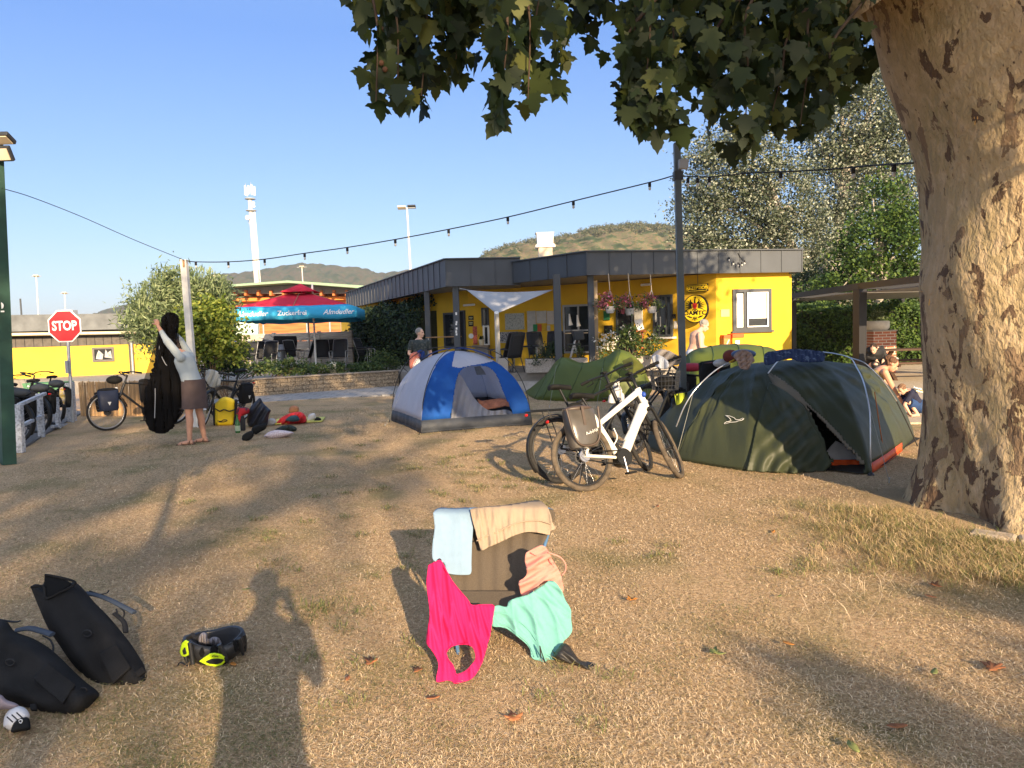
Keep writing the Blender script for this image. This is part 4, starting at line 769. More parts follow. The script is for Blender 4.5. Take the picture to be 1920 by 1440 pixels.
# ---------------------------------------------------------------- blue lanterns
LB = mat('lantern_blue', (.03, .07, .24), rough=.45); LG = mat('lantern_glass', (.55, .52, .45), rough=.3, transl=.3)
def lantern(px, ytop, d, lab):
    top = U(px, ytop, d); z0 = .45; t = thing('garden_lantern', lab, 'lantern', (top.x, top.y, z0), group='blue post lanterns on the terrace'); x, y, z = top
    b = U(px+(2 if px < 500 else 1.5), 690, d); part('post', MB().tube([(b.x, b.y, z0), (x, y, z-.42)], .045, 10), LB, t); part('collar', MB().lathe([(.05, -.46), (.07, -.44), (.05, -.40), (.11, -.38), (.11, -.36)], 12, top), LB, t)
    part('glass', MB().lathe([(.10, -.36), (.17, -.10)], 6, top, smooth=False), LG, t); part('roof_cap', MB().lathe([(.20, -.11), (.19, -.08), (.10, -.01), (.03, 0), (.02, .05)], 6, top, smooth=False), LB, t)
lantern(438, 581, 24, 'blue post lantern standing beside the green bush on the left'); lantern(713, 587, 33, 'blue post lantern in front of the ivy, the farther of two'); lantern(752, 578, 28.5, 'blue post lantern nearest the man in the dark shirt, against the ivy')
# ---------------------------------------------------------------- ivy hedge, bushes, planting
def hedge(name, x0, x1, y0, y1, d0, d1, z0, n, size, lab, m, thick=.8, ragged=.12):
    a, b = U(x0, y0, d0), U(x1, y1, d1); C = []; L = (b-a).length; t = thing(name, lab, 'hedge', (a.x, a.y, z0)); nn = Vector((b.y-a.y, a.x-b.x, 0)).normalized()
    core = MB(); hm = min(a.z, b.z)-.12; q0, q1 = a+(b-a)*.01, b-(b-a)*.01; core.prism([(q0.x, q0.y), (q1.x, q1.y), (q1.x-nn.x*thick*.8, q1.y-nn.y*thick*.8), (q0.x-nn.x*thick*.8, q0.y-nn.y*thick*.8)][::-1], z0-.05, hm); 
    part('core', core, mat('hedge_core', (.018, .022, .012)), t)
    for _ in range(n):
        q = random.random(); top = a.z+(b.z-a.z)*q+ragged*(math.sin(q*L*2.1)+math.sin(q*L*5.3+1))*.5
        if random.random() < .3: z = top+random.gauss(0, .07); dd = random.uniform(-thick, .1)
        else: z = random.uniform(z0, top); dd = abs(random.gauss(0, .1))+.08*math.sin(q*L*4+z*5)
        p = a+(b-a)*q; C.append((p.x+nn.x*dd, p.y+nn.y*dd, z))
    leaves('foliage', C, size, m, QUAD_LEAF, parent=t, up=(nn.x*1.0, nn.y*1.0, .8), spread=.9)
hedge('ivy_hedge', 655, 790, 590, 566, 33, 26.5, .45, 9000, .13, 'dark ivy covering the side of the building behind the blue lanterns', LEAFD, ragged=.2)
bush('round_bush', [E_(720, 676, 24.6, (.5, .4, .42)), E_(705, 682, 24.4, (.3, .3, .3)), E_(738, 684, 24.8, (.3, .3, .3))], 90, 22, .1, .07, 'round light green bush at the right end of the terrace wall', LEAFG, stem=.4)
for i, (x0, x1, h, d) in enumerate([(512, 572, .26, 22.4), (585, 660, .16, 23.0), (445, 500, .14, 21.6), (672, 700, .14, 23.4)]):
    bush('border_plants', [E_(x0+(x1-x0)*k/3, 694-h*20, d, (.4, .25, h)) for k in range(4)], 60, 20, .08, .09, ['large-leaved green plant spilling over the middle of the terrace wall', 'low yellow-green ground cover right of the parasol foot on the terrace edge', 'low plants along the left end of the terrace wall', 'short green plants beside the round bush on the terrace edge'][i], LEAFG, 'plants', shape=OVAL_LEAF, stem=.4)
p = U(625, 694, 23.1); one('stone_ball', MB().ell((p.x, p.y, .62), .2, seg=20, rings=12), mat('pale_stone', (.6, .55, .42), var=.1), 'pale round stone ball on the terrace edge beside the parasol foot', 'ball')
p = U(603, 696, 23.3); one('parasol_foot_box', MB().box((p.x, p.y, .56), (.5, .4, .2)), mat('paleblue_box', (.42, .47, .52)), 'pale blue-grey box at the foot of the parasol pole', 'box', bev=.02)
# ---------------------------------------------------------------- left side: yellow hut, fence, signs, poles
lb = thing('yellow_hut', 'low yellow hut with a weathered grey roof edge behind the stop sign', 'building', (-15, 26, 0))
w1 = Wall(-60, 25.5, 300, 28.2); ROOFG = mat('weathered_roof', (.13, .14, .145), rough=.8, var=.25, scale=3, bump=.2)
def strip(x0, x1, yA, yB, t0, t1, w=w1):      # band between picture heights at x=120
    a, _ = w.hit(x0, 640); b, _ = w.hit(x1, 640); _, zt = w.hit(120, yA); _, zb = w.hit(120, yB); mb = MB(); w.bx(mb, a, b, zb, zt, t0, t1); return mb
mb = strip(-60, 300, 649, 735, -.2, 0); part('wall', mb, YEL2, lb); part('panel_band', strip(-60, 300, 632, 649, -.2, .03), mat('panel_dark', (.10, .09, .08), var=.2), lb)
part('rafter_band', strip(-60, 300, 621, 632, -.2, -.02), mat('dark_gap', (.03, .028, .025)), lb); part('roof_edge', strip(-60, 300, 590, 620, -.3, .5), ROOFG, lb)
a, _ = w1.hit(-60, 640); b, _ = w1.hit(300, 640); _, zt = w1.hit(120, 590); mb = MB(); w1.bx(mb, a, b, zt-.5, zt-.02, -8, -.3); part('roof', mb, ROOFG, lb)
_, z = w1.hit(120, 626); part('gutter', MB().tube([w1.pt(a, z+.03, .38), w1.pt(b, z-.02, .38)], .055, 8), mat('cream_gutter', (.62, .56, .42)), lb)
for k in range(22): u = a+(b-a)*k/22; mb = MB(); _, z0 = w1.hit(120, 649); _, z1 = w1.hit(120, 632); w1.bx(mb, u, u+.02, z0, z1, .03, .036); part('panel_joint', mb, BLACK, lb)
mb = strip(240, 249, 649, 735, .02, .1); part('downpipe', mb, mat('downpipe', (.07, .065, .06)), lb); u, z = w1.hit(246, 642); part('downpipe_pipe', MB().tube([w1.pt(u, .05, .16), w1.pt(u, z+.2, .16)], .05, 8), mat('zinc_pipe', (.35, .36, .36), rough=.4, metal=.5), lb)
o, r_ = window(w1, lb, 173, 214, 651, 678, fr=.07, m=mat('hut_frame', (.13, .12, .11))); pi = MB()
for q in [[(.15, .2), (.45, .15), (.5, .5), (.3, .8), (.2, .5)], [(.55, .3), (.9, .2), (.85, .75), (.7, .6), (.62, .85)]]: a_, b_, c_, d_ = r_; pi.prism([(a_+(b_-a_)*x, c_+(d_-c_)*y) for x, y in q], .02, .024, w1.A, w1.M)
part('window_picture', pi, mat('curtain', (.34, .34, .33), var=.4, scale=12), o)
part('bracket', MB().box(U(128, 586, 26.5), (.5, .3, .16)), GREYP, lb)
# reed fence
rf = thing('reed_fence', 'low fence of dry reed canes beyond the bicycles', 'fence', tuple(G(200, 783))); wr = Wall(141, 16.6, 292, 16.1); hh = wr.hit(200, 716)[1]
mb = MB(); n = 260
for k in range(n): u = wr.L*k/n; q = hh+random.gauss(0, .015); x0 = wr.pt(u, 0, random.uniform(-.01, .01)); mb.tube([x0, x0+Vector((random.gauss(0, .012), 0, q))], .0075, 4, smooth=False)
tag(part('canes', mb, mat('reed', (.46, .30, .15), var=.45, scale=18, stretch=(1, 1, .05)), rf), kind='stuff')
mb = MB()
for z in (.12, hh*.5, hh-.08): mb = MB().tube([wr.pt(0, z, -.03), wr.pt(wr.L, z, -.03)], .012, 6); part('rail', mb, WOOD, rf)
# stop sign
sg = thing('stop_sign', 'octagonal red stop sign on a slim grey post by the drive', 'sign', tuple(G(137, 792))); c = U(121, 611.5, 15.4); sy = .328*1.0
oc = lambda r: [(r*math.cos(R(22.5+45*k))/math.cos(R(22.5)), r*math.sin(R(22.5+45*k))/math.cos(R(22.5))) for k in range(8)]
Ms = frame((1, -.03, .03), (-.03, 0, 1)); Ms = frame((1, .05, .0), (-.03, 0, 1)); b = G(137, 792)
part('border', MB().prism(oc(sy), -.012, 0, c, Ms), WHITE, sg); part('face', MB().prism(oc(sy*.92), .0005, .005, c, Ms), mat('stop_red', (.62, .025, .03), rough=.45, var=.04), sg)
part('lettering', text_mb('STOP', .265, c, Ms, bold=.009, sx=.78), WHITE, sg); bpy.data.objects[-1] if False else None
o = bpy.data.objects.get('lettering')
part('post', MB().tube([tuple(b), tuple(c+Vector((.02, .05, -.1))), tuple(c+Vector((.0, .05, .2)))], .032, 10), mat('galvanised', (.42, .43, .43), rough=.45, metal=.5, var=.15), sg)
q = U(126, 688, 15.3); part('box_plate', MB().box(q, (.06, .05, .26)), GREYP, sg)
for o in [x for x in bpy.data.objects if x.name.startswith('lettering') and x.parent == sg]: o.location = tuple((Ms@Vector((0, 0, .009))))
# white-painted bike stand posts and rails
WP_ = mat('weathered_white', (.50, .52, .55), rough=.8, var=.3, scale=30, col2=(.28, .29, .30), thr=(.45, .6))
st = thing('bicycle_stand', 'weathered white post and rail bicycle stand beside the drive', 'bicycle stand', tuple(G(75, 815)))
for x0, y0, yt, d, ww in [(30, 754, 0, 10.9, .085), (40, 850, 758, 11.2, .09), (78, 815, 738, 13.0, .085), (110, 802, 745, 14.3, .07), (132, 790, 718, 15.5, .09), (140, 788, 716, 15.6, .07)][1:]:
    b = U(x0, y0, d); b.z = 0; t_ = U(x0-5, yt, d); part('post', MB().beam(b, t_, ww, ww), WP_, st, bev=.006)
for (xa, ya, da, xb, yb, db) in [(36, 759, 11.2, 84, 738, 13.0), (36, 800, 11.2, 78, 780, 13.0), (98, 800, 13.9, 128, 796, 15.3)]: part('rail', MB().beam(U(xa, ya, da), U(xb, yb, db), .06, .05), WP_, st, bev=.005)
# green lamp post
GP = mat('green_post', (.020, .060, .042), rough=.5, var=.25, scale=5, bump=.1); lp = thing('lamp_post', 'dark green square lamp post with two floodlights at the left edge', 'lamp post', tuple(G(17, 868)))
b = G(16, 870); tp = U(-4, 262, 10.25); part('post', MB().tube([tuple(b), tuple(b.lerp(tp, .5)), tuple(tp)], [.115, .10, .07], 4, smooth=False), GP, lp)
FLD = mat('floodlight_black', (.03, .032, .035), rough=.5); FLG = mat('floodlight_glass', (.6, .5, .36), rough=.25)
for y, s_, rx in ((259, 1, -25), (288, 1, -60)):
    q = U(4, y, 10.1); t_ = MB(); Mr = Matrix.Rotation(R(rx), 3, 'X'); t_.box(q, (.26, .2, .06), rot=Mr); f_ = part('floodlight', t_, FLD, lp, bev=.012); g_ = MB(); g_.box(q+Mr@Vector((0, 0, -.035)), (.21, .15, .012), rot=Mr); part('lens', g_, FLG, f_); part('arm', MB().tube([q, tuple(U(-3, y+12, 10.25))], .014, 6), FLD, f_)
q = U(1, 573, 10.13); part('sticker', MB().prism(circ(.045, 20), 0, .004, q, frame((1, 0, 0), (0, 0, 1))), WHITE, lp); part('sticker', MB().box(U(1, 584, 10.12), (.1, .004, .02)), WHITE, lp)
# white timber post that carries the string
b = G(364, 818); b = U(360, 640, 13.8); b.z = -.02; tp = U(345, 487, 13.8); wp = thing('timber_post', 'tall square white timber post rising behind the person with the black net', 'post', tuple(b)); part('shaft', MB().beam(b, tp, .11, .11), mat('post_white', (.66, .64, .58), rough=.8, var=.12, scale=8), wp, bev=.005); part('cleat', MB().box(U(344, 494, 13.72), (.03, .02, .12)), WOOD, wp)
# dark steel pole in the middle
b = U(1283, 800, 10.5); b.z = 0; tp = U(1269, 268, 10.5); dp = thing('steel_pole', 'tall dark grey steel pole with a small grey box near its top', 'pole', tuple(b)); PM = mat('pole_grey', (.10, .125, .14), rough=.5, var=.12, scale=4); part('shaft', MB().beam(b, tp, .088, .088), PM, dp, bev=.008)
part('antenna_box', MB().box(U(1281, 308, 10.42), (.13, .09, .13)), GREYP, dp, bev=.01); part('clamp', MB().box(U(1271, 330, 10.5), (.12, .12, .12)), DARK, dp)
# string of lamps
CB = mat('cable_black', (.02, .02, .022), rough=.7)
def cable(pts, name, lab, bulbs=(), r=.009, cat='string lights'):
    P = [U(px, py, d) for px, py, d in pts]; sp = spline([tuple(p) for p in P], 8); t = thing(name, lab, cat, tuple(P[0])); part('cable', MB().tube(sp, r, 5), CB, t)
    for (px, py, d) in bulbs:
        q = U(px, py, d); s_ = part('socket', MB().lathe([(.012, .005), (.022, -.005), (.022, -.06), (.016, -.065)], 8, q), CB, t); part('bulb', MB().ell(q+Vector((0, 0, -.085)), (.02, .02, .028), seg=8, rings=6), mat('bulb_glass', (.62, .62, .58), rough=.15), s_)
D_ = lambda px: 13.75-(px-350)/(1262-350)*3.2
ks = [(350, 489), (367, 491), (428, 491), (496, 486), (571, 475), (651, 464), (741, 449), (841, 430), (952, 407), (1075, 377), (1218, 342), (1264, 329)]
cable([(x, y, D_(x)) for x, y in ks], 'string_lights', 'sagging black festoon cable with small bulbs from the white post to the steel pole', [(x, y, D_(x)) for x, y in ks[1:-1]])
cable([(4, 353, 10.2), (60, 370, 11.5), (150, 405, 12.4), (250, 449, 13.1), (346, 488, 13.7)], 'tension_cable', 'thin bare cable from the green lamp post to the white timber post', r=.006, cat='cable')
k2 = [(1276, 330, 10.5), (1330, 332, 9.9), (1400, 325, 9.4), (1470, 322, 8.8), (1550, 318, 8.2), (1640, 310, 7.4), (1712, 306, 6.5)]
cable(k2, 'string_lights', 'festoon cable with bulbs from the steel pole to the plane tree trunk', [(1290, 334, 10.4), (1308, 334, 10.2), (1330, 333, 9.9), (1464, 324, 8.8), (1600, 314, 7.8), (1676, 309, 6.9)])
cable([(1384, 474, 20.7), (1388, 482, 20.7), (1396, 489, 20.7)], 'string_lights', 'short loose string of white bulbs hanging on the grey fascia', [(1367, 482, 20.6), (1375, 489, 20.6), (1384, 492, 20.6), (1391, 491, 20.6), (1396, 488, 20.6)])
# green container behind the bikes on the left
one('green_bin', MB().prism([(-.42, 0), (.42, 0), (.5, .26), (-.5, .26)], -.3, .3, U(92, 735, 19.5), frame((1, .1, 0), (0, 0, 1))), mat('bin_green', (.08, .20, .10), var=.15), 'pale green trough-shaped bin beyond the bicycle stand', 'bin')
# ---------------------------------------------------------------- bushes left
WIL = mat('willow_leaf', (0, 0, 0), rough=.6, transl=.3, tint=[(0, (.06, .09, .035)), (.5, (.18, .24, .11)), (1, (.34, .39, .21))]); YGL = mat('yellowgreen_leaf', (0, 0, 0), rough=.6, transl=.3, tint=[(0, (.05, .09, .015)), (.5, (.15, .21, .03)), (1, (.30, .32, .06))])
NAR = [(0, 0), (.11, .4), (0, 1), (-.11, .4)]
bush('willow', [E_(300, 585, 18, (.95, .7, .85)), E_(350, 560, 18, (.9, .7, .75)), E_(390, 585, 18.2, (.75, .7, .85)), E_(272, 610, 17.8, (.5, .6, .6)), E_(320, 625, 17.5, (.8, .6, .6)), E_(330, 530, 18, (.5, .4, .45)), E_(415, 560, 18.2, (.35, .4, .5))], 520, 30, .13, .15, 'tall feathery grey-green willow bush behind the white timber post', WIL, 'willow', shape=NAR, stem=0)
# upright shoots give the willow its ragged top
C_w = []; 
for _ in range(110):
    px = random.uniform(240, 432); t0_ = np.interp(px, [240, 270, 300, 350, 380, 420, 435], [580, 535, 515, 508, 505, 525, 560]); 
    for k in range(16): C_w.append(tuple(U(px+random.gauss(0, 1.5)+k*.2, t0_+random.uniform(-2, 2)+k*3, 18+random.uniform(-.5, .5))))
leaves('shoots', C_w, .14, WIL, NAR, dirs=np.tile([[.1, 0, 1.0]], (len(C_w), 1)), parent=bpy.data.objects['willow'])
bush('bush', [E_(385, 620, 17.2, (.75, .6, .75)), E_(340, 640, 17.2, (.5, .5, .6)), E_(420, 640, 17.4, (.45, .5, .6)), E_(395, 585, 17.4, (.5, .4, .4))], 240, 30, .13, .1, 'rounded yellow-green bush under the willow beside the white timber post', YGL, stem=0)
bush('bush', [E_(420, 668, 18.6, (.5, .4, .42)), E_(395, 680, 18.4, (.4, .4, .4)), E_(445, 660, 19, (.22, .3, .25))], 130, 26, .1, .08, 'low dark green bush left of the blue lantern at the end of the terrace wall', LEAFD, stem=0)
# ---------------------------------------------------------------- background structures
# concrete panel wall
cwl = thing('panel_wall', 'wood-grained concrete panel wall behind the drying clothes and terrace chairs', 'wall', (-10, 31, .4)); wc = Wall(430, 33, 660, 31.5)
PAN = mat('concrete_panel', (.46, .40, .32), rough=.9, var=.35, scale=5, stretch=(.6, .6, 7), bump=.4, bscale=20)
pxs = [430, 515, 600, 660]
for xa, xb in zip(pxs[:-1], pxs[1:]):
    for k in range(4):
        a, _ = wc.hit(xa, 640); b, _ = wc.hit(xb, 640); zt = wc.hit(545, 624)[1]; mb = MB(); h = (zt-.4)/4; wc.bx(mb, a+.01, b-.09, .4+h*k, .4+h*k+h-.012, -.06, 0); part('panel', mb, PAN, cwl, bev=.01)
    mb = MB(); wc.bx(mb, b-.1, b+.02, .3, zt+.03, -.1, .05); part('post', mb, PAN, cwl)
# washing line with clothes
wl_ = thing('clothes_rack', 'wing clothes rack standing in front of the concrete wall', 'clothes rack', tuple(U(530, 690, 29))); DK = mat('dark_cloth', (.022, .024, .028), rough=.9, var=.2)
for a, b in [((486, 633), (515, 640)), ((505, 627), (518, 640)), ((558, 641), (600, 627)), ((513, 630), (560, 631))]: part('rail', MB().tube([U(a[0], a[1], 29), U(b[0], b[1], 29.2)], .014, 5), WHITE, wl_)
for x in (527, 546): part('leg', MB().tube([U(x, 640, 29), tuple(Vector((U(x+4, 690, 29).x, 28.6, .45)))], .014, 5), WHITE, wl_)
for pts, m, lab in [([(513, 630), (556, 630), (558, 643), (548, 646), (512, 645)], DK, 'wide dark towel drying on the wing rack'), ([(493, 636), (512, 640), (509, 648), (500, 646), (492, 641)], DK, 'small dark garment at the left tip of the wing rack'), ([(517, 646), (533, 646), (533, 659), (520, 655)], mat('lightblue_cloth', (.45, .52, .6)), 'pale blue cloth hanging under the dark towel'), ([(546, 644), (557, 643), (555, 660), (550, 660)], DK, 'narrow black leg of trousers hanging right of the pale cloth')]:
    one('laundry', sheet(pts, lambda x, y: 28.93-.02*(y-640)*.1, 2, smooth_out=0), m, lab, 'laundry', 'laundry on the wing rack', thick=.01)
q = U(527, 660, 29.3); one('plinth', MB().lathe([(.2, -.35), (.17, -.3), (.15, .3), (.2, .36)], 12, q), mat('plinth_stone', (.42, .46, .46)), 'pale stone plinth standing below the wing rack', 'plinth')
# stadium stand with orange timber front
so_ = thing('sports_hall', 'hall with a shallow green roof edge and orange timber front beyond the parasols', 'building', (-20, 60, 0)); ws_ = Wall(415, 60, 700, 60)
def bandpoly(pts, t0, t1, m, nm):
    uv = [ws_.hit(*p) for p in pts]; part(nm, MB().prism(uv[::-1], t0, t1, ws_.A, ws_.M), m, so_)
bandpoly([(410, 541), (560, 530.5), (700, 540), (700, 545), (560, 534.5), (410, 545)], -6, 3.0, mat('green_roof', (.22, .33, .22), var=.1), 'roof')
bandpoly([(412, 546), (560, 536), (700, 546), (700, 552), (412, 552)], .8, 1.2, mat('grey_eave', (.20, .18, .17)), 'eave')
OT = mat('orange_timber', (.44, .15, .05), rough=.75, var=.35, scale=1.2, stretch=(.6, .6, 5)); bandpoly([(420, 549), (700, 549), (700, 640), (420, 640)], -.4, 0, OT, 'front'); bandpoly([(420, 560), (690, 556), (690, 562), (420, 566)], 0, .6, mat('orange_beam', (.68, .22, .05), var=.1), 'beam')
for k in range(12): x = 425+k*23; bandpoly([(x, 546), (x+4, 546), (x+4, 556), (x, 556)], .0, 1.6, OT, 'rafter')
# houses between the parasol poles
for (x0, x1, y0, y1, rc, lab) in [(495, 520, 608, 625, (.35, .12, .08), 'red-roofed house seen under the left part of the parasol'), (598, 640, 606, 625, (.30, .20, .15), 'white gabled house seen under the right part of the parasol')]:
    q = U((x0+x1)/2, y1, 75); wd = (x1-x0)*75/1400; h = (y1-y0)*75/1400; t = thing('house', lab, 'house', (q.x, q.y, 0)); part('wall', MB().box((q.x, q.y, q.z/2+.2), (wd, 5, q.z+h*.5)), WHITE, t); part('roof', MB().prism([(-wd/2-.3, 0), (wd/2+.3, 0), (0, h*.7)], -3, 3, (q.x, q.y, q.z+h*.45), frame((1, 0, 0), (0, 0, 1))), mat('roof_%d' % x0, rc, var=.2), t)
# mesh fence posts behind the terrace
mf = thing('wire_fence', 'tall posts of a ball-stop fence behind the concrete wall', 'fence', tuple(U(500, 640, 45)))
for x in (448, 456, 464, 474, 484, 493, 575, 618, 640, 652): a = U(x, 602, 45); part('post', MB().tube([(a.x, a.y, -.1), tuple(a)], .05, 5), GREYP, mf)
one('kiosk_wall', MB().box(U(462, 620, 44), (1.4, .2, 1.2)), mat('green_slats', (.5, .6, .5), stretch=(9, 1, 1), scale=3, var=.5), 'pale slatted wall piece left of the blue parasol edge', 'wall')
# radio mast
rm = thing('radio_mast', 'tall pale concrete mast with white panel antennas and a side ladder', 'mast', tuple(U(482, 600, 120))); D0 = 120; MC = mat('mast_concrete', (.58, .54, .48), var=.1)
b = U(484, 560, D0); b2 = Vector((b.x+.25, D0, -1)); tp = U(468, 372, D0); part('shaft', MB().tube([tuple(b2), tuple(tp)], [.46, .30], 14), MC, rm)
for px, py, h in [(460, 357, 1.9), (466, 356, 1.7), (472, 356, 2.0), (477, 358, 1.8), (463, 360, 1.6)]: part('antenna', MB().box(U(px, py, D0-.3*(px % 3)), (.28, .2, h*.8)), WHITE, rm, bev=.05)
for px, py in ((460, 344), (470, 342)): a = U(px, py, D0); part('rod', MB().tube([tuple(a), (a.x+.05, a.y, a.z-1.5)], .04, 4), GREYP, rm)
for py in (373, 395): q = U(469+(py-373)*.09, py, D0); part('platform', MB().lathe([(.8, -.05), (.85, 0), (.8, .06)], 12, q), GREYP, rm)
for px, py, r in ((464, 408, .38), (475, 381, .25), (476, 387, .22)): q = U(px, py, D0-.7); part('dish', MB().ell(q, (r, .15, r), seg=12, rings=8), WHITE, rm)
a, b_ = U(476, 396, D0), U(487, 532, D0); 
for s_ in (-.14, .14): part('ladder_rail', MB().tube([tuple(a+Vector((s_, 0, 0))), tuple(b_+Vector((s_, 0, 0)))], .05, 4), WHITE, rm)
lr_ = MB()
for k in range(60): q = a.lerp(b_, k/59); lr_.tube([tuple(q-Vector((.14, 0, 0))), tuple(q+Vector((.14, 0, 0)))], .025, 4)
tag(part('rungs', lr_, WHITE, rm), kind='stuff')
part('cable_tray', MB().tube([tuple(U(464.5, 412, D0)), tuple(U(467, 420, D0))], .04, 4), GREYP, rm)
# floodlight masts
def fmast(px0, py0, px1, py1, d, s, lab, two=True):
    tp, b = U(px0, py0, d), U(px1, py1, d); b.z = -1; t = thing('floodlight_mast', lab, 'floodlight', tuple(b), group='floodlight masts behind the buildings'); part('shaft', MB().tube([tuple(b), tuple(tp)], [.16*s, .09*s], 8), MC, t)
    for k, (dx, dz) in enumerate([(-.55, .05), (.5, .12)] if two else [(0, .05)]): part('lamp', MB().box(tp+Vector((dx*s, 0, dz*s)), (.85*s, .5*s, .16*s), rot=Matrix.Rotation(R(-25), 3, 'X')), FLG if k == 0 else FLD, t)
    part('crossbar', MB().tube([tuple(tp+Vector((-.9*s, 0, 0))), tuple(tp+Vector((.9*s, 0, 0)))], .05*s, 5), GREYP, t)
fmast(763, 390, 773, 520, 80, 1, 'tall pale floodlight mast behind the left roof of the building'); fmast(566, 501, 570, 540, 130, .95, 'short distant floodlight mast above the orange hall', False); fmast(68, 518, 71, 600, 90, .7, 'slim floodlight mast at the far left behind the hut', False); fmast(121, 550, 122, 600, 100, .7, 'small floodlight mast directly above the stop sign', False); fmast(403, 518, 404, 545, 130, .6, 'tiny floodlight mast beside the willow top', False)
a = U(38, 560, 60); one('net_pole', MB().tube([(a.x, a.y, 0), tuple(a)], .07, 6), DARK, 'dark thin ball-net pole behind the hut at the far left', 'pole')
# ---------------------------------------------------------------- trees, hedge and pergola on the right
POP = mat('poplar_leaf', (0, 0, 0), rough=.45, transl=.15, spec=.5, tint=[(0, (.025, .038, .018)), (.45, (.06, .08, .04)), (.62, (.12, .145, .085)), (.72, (.21, .24, .16)), (1, (.38, .40, .32))])
GRT = mat('maple_green', (0, 0, 0), rough=.6, transl=.3, tint=[(0, (.022, .05, .012)), (.5, (.05, .10, .02)), (1, (.12, .18, .03))])
PBK = mat('pale_bark', (.34, .31, .26), var=.3, scale=4, bump=.4, bscale=20)
def tree(name, lab, base, trunk_pts, r0_, ells, nc, per, rad, size, m, shape=QUAD_LEAF, limbs=6, bark=PBK, shell=.5, cat='tree', group=None):
    t = thing(name, lab, cat, base, group=group); mb = MB(); P = spline(trunk_pts, 4); mb.tube(P, np.linspace(r0_, r0_*.25, len(P)), 12)
    for k in range(limbs):
        e = ells[k % len(ells)]; s = P[int(len(P)*random.uniform(.3, .8))]; tgt = Vector(e[0])+Vector((random.uniform(-.6, .6)*e[1][0], random.uniform(-.5, .5)*e[1][1], random.uniform(-.2, .7)*e[1][2])); mid = Vector(s).lerp(tgt, .5)+Vector((0, 0, .5)); mb.tube(spline([tuple(s), tuple(mid), tuple(tgt)], 4), np.linspace(r0_*.38, r0_*.08, 9), 7)
    part('trunk', mb, bark, t); leaves('crown', clumps(ells, nc, per, rad, shell), size, m, shape, parent=t); return t
d = 38; Q = lambda px, py, dd=d: tuple(U(px, py, dd))
tree('silver_poplar', 'big silver-leaved poplar rising behind the yellow building', (U(1500, 620, d).x, d, 0), [(U(1500, 620, d).x, d, 0), Q(1500, 520), Q(1470, 420), Q(1440, 330)], .35,
     [(Q(1340, 330), (1.9, 1.8, 2.2)), (Q(1400, 290), (2.2, 2, 2.0)), (Q(1310, 410), (1.4, 1.6, 1.7)), (Q(1390, 420), (2.6, 2, 2.2)), (Q(1460, 380), (2.2, 2, 2.8)), (Q(1500, 460), (1.9, 1.8, 2.0)), (Q(1350, 480), (2.2, 1.8, 1.2)), (Q(1480, 560), (1.2, 1.5, 1.3))], 1200, 40, .33, .15, POP, limbs=10)
tree('silver_poplar', 'taller silver poplar behind the first, its crown reaching the plane tree trunk', (U(1560, 620, 43).x, 43, 0), [(U(1560, 620, 43).x, 43, 0), Q(1565, 480, 43), Q(1590, 330, 43), Q(1640, 180, 43)], .42,
     [(Q(1620, 220, 43), (2.8, 2, 2.6)), (Q(1560, 240, 43), (2, 2, 2.2)), (Q(1680, 250, 43), (2.2, 2, 2.6)), (Q(1640, 330, 43), (2.8, 2, 2.2)), (Q(1570, 350, 43), (2.2, 2, 2.6)), (Q(1700, 400, 43), (1.8, 2, 2.0)), (Q(1560, 430, 43), (1.8, 2, 1.6)), (Q(1600, 150, 43), (1.6, 1.5, 1.3))], 1200, 40, .35, .16, POP, limbs=12)
d = 30
tree('green_tree', 'dense mid-green tree between the silver poplar and the plane trunk', (U(1650, 640, d).x, d, 0), [(U(1650, 640, d).x, d, 0), Q(1648, 520, d), Q(1655, 420, d)], .25,
     [(Q(1660, 390, d), (1.0, 1, 1.4)), (Q(1650, 450, d), (1.7, 1.4, 1.5)), (Q(1610, 480, d), (1.2, 1.2, 1.1)), (Q(1700, 470, d), (1.1, 1.2, 1.5)), (Q(1640, 520, d), (2.0, 1.4, .8)), (Q(1570, 540, d), (1.2, 1.2, .7)), (Q(1710, 540, d), (1.0, 1.2, .8))], 420, 36, .24, .15, GRT, limbs=8)
tree('green_tree', 'small dark tree behind the right end of the yellow building', (U(1530, 640, 33).x, 33, 0), [(U(1530, 640, 33).x, 33, 0), Q(1535, 560, 33), Q(1540, 500, 33)], .28, [(Q(1530, 540, 33), (1.3, 1.2, 1.0)), (Q(1590, 555, 33), (1.5, 1.2, .7)), (Q(1505, 590, 33), (.6, .8, .8))], 150, 30, .24, .14, LEAFD, limbs=4)
hedge('hedge', 1476, 1760, 578, 574, 27, 26, 0, 15000, .11, 'clipped green hedge behind the dark pergola', GRT, thick=.8, ragged=.08)
# pergola
pg = thing('pergola', 'dark aluminium pergola with a louvred roof standing in front of the hedge', 'pergola', tuple(U(1615, 700, 19.5))); PGM = mat('pergola_metal', (.022, .022, .024), rough=.5, var=.08)
H = 2.42; A_ = U(1612, 620, 19.6); B_ = U(1487, 620, 25.4); C_ = U(1745, 620, 16.6); sd = Vector((4.3, 1.2, 0))
A_.z = B_.z = C_.z = 0
for p, w_ in ((A_, .24), (B_, .16), (C_, .2), (A_+sd, .14), (B_+sd, .16), (C_+sd, .16)): part('post', MB().box((p.x, p.y, H/2), (w_, w_, H), rz=.3), PGM, pg, bev=.006)
up = Vector((0, 0, H+.09))
for a, b in ((B_, A_), (A_, C_), (B_+sd, A_+sd), (A_+sd, C_+sd), (B_, B_+sd), (C_, C_+sd), (A_, A_+sd)): part('beam', MB().beam(a+up, b+up, .10, .16), PGM, pg)
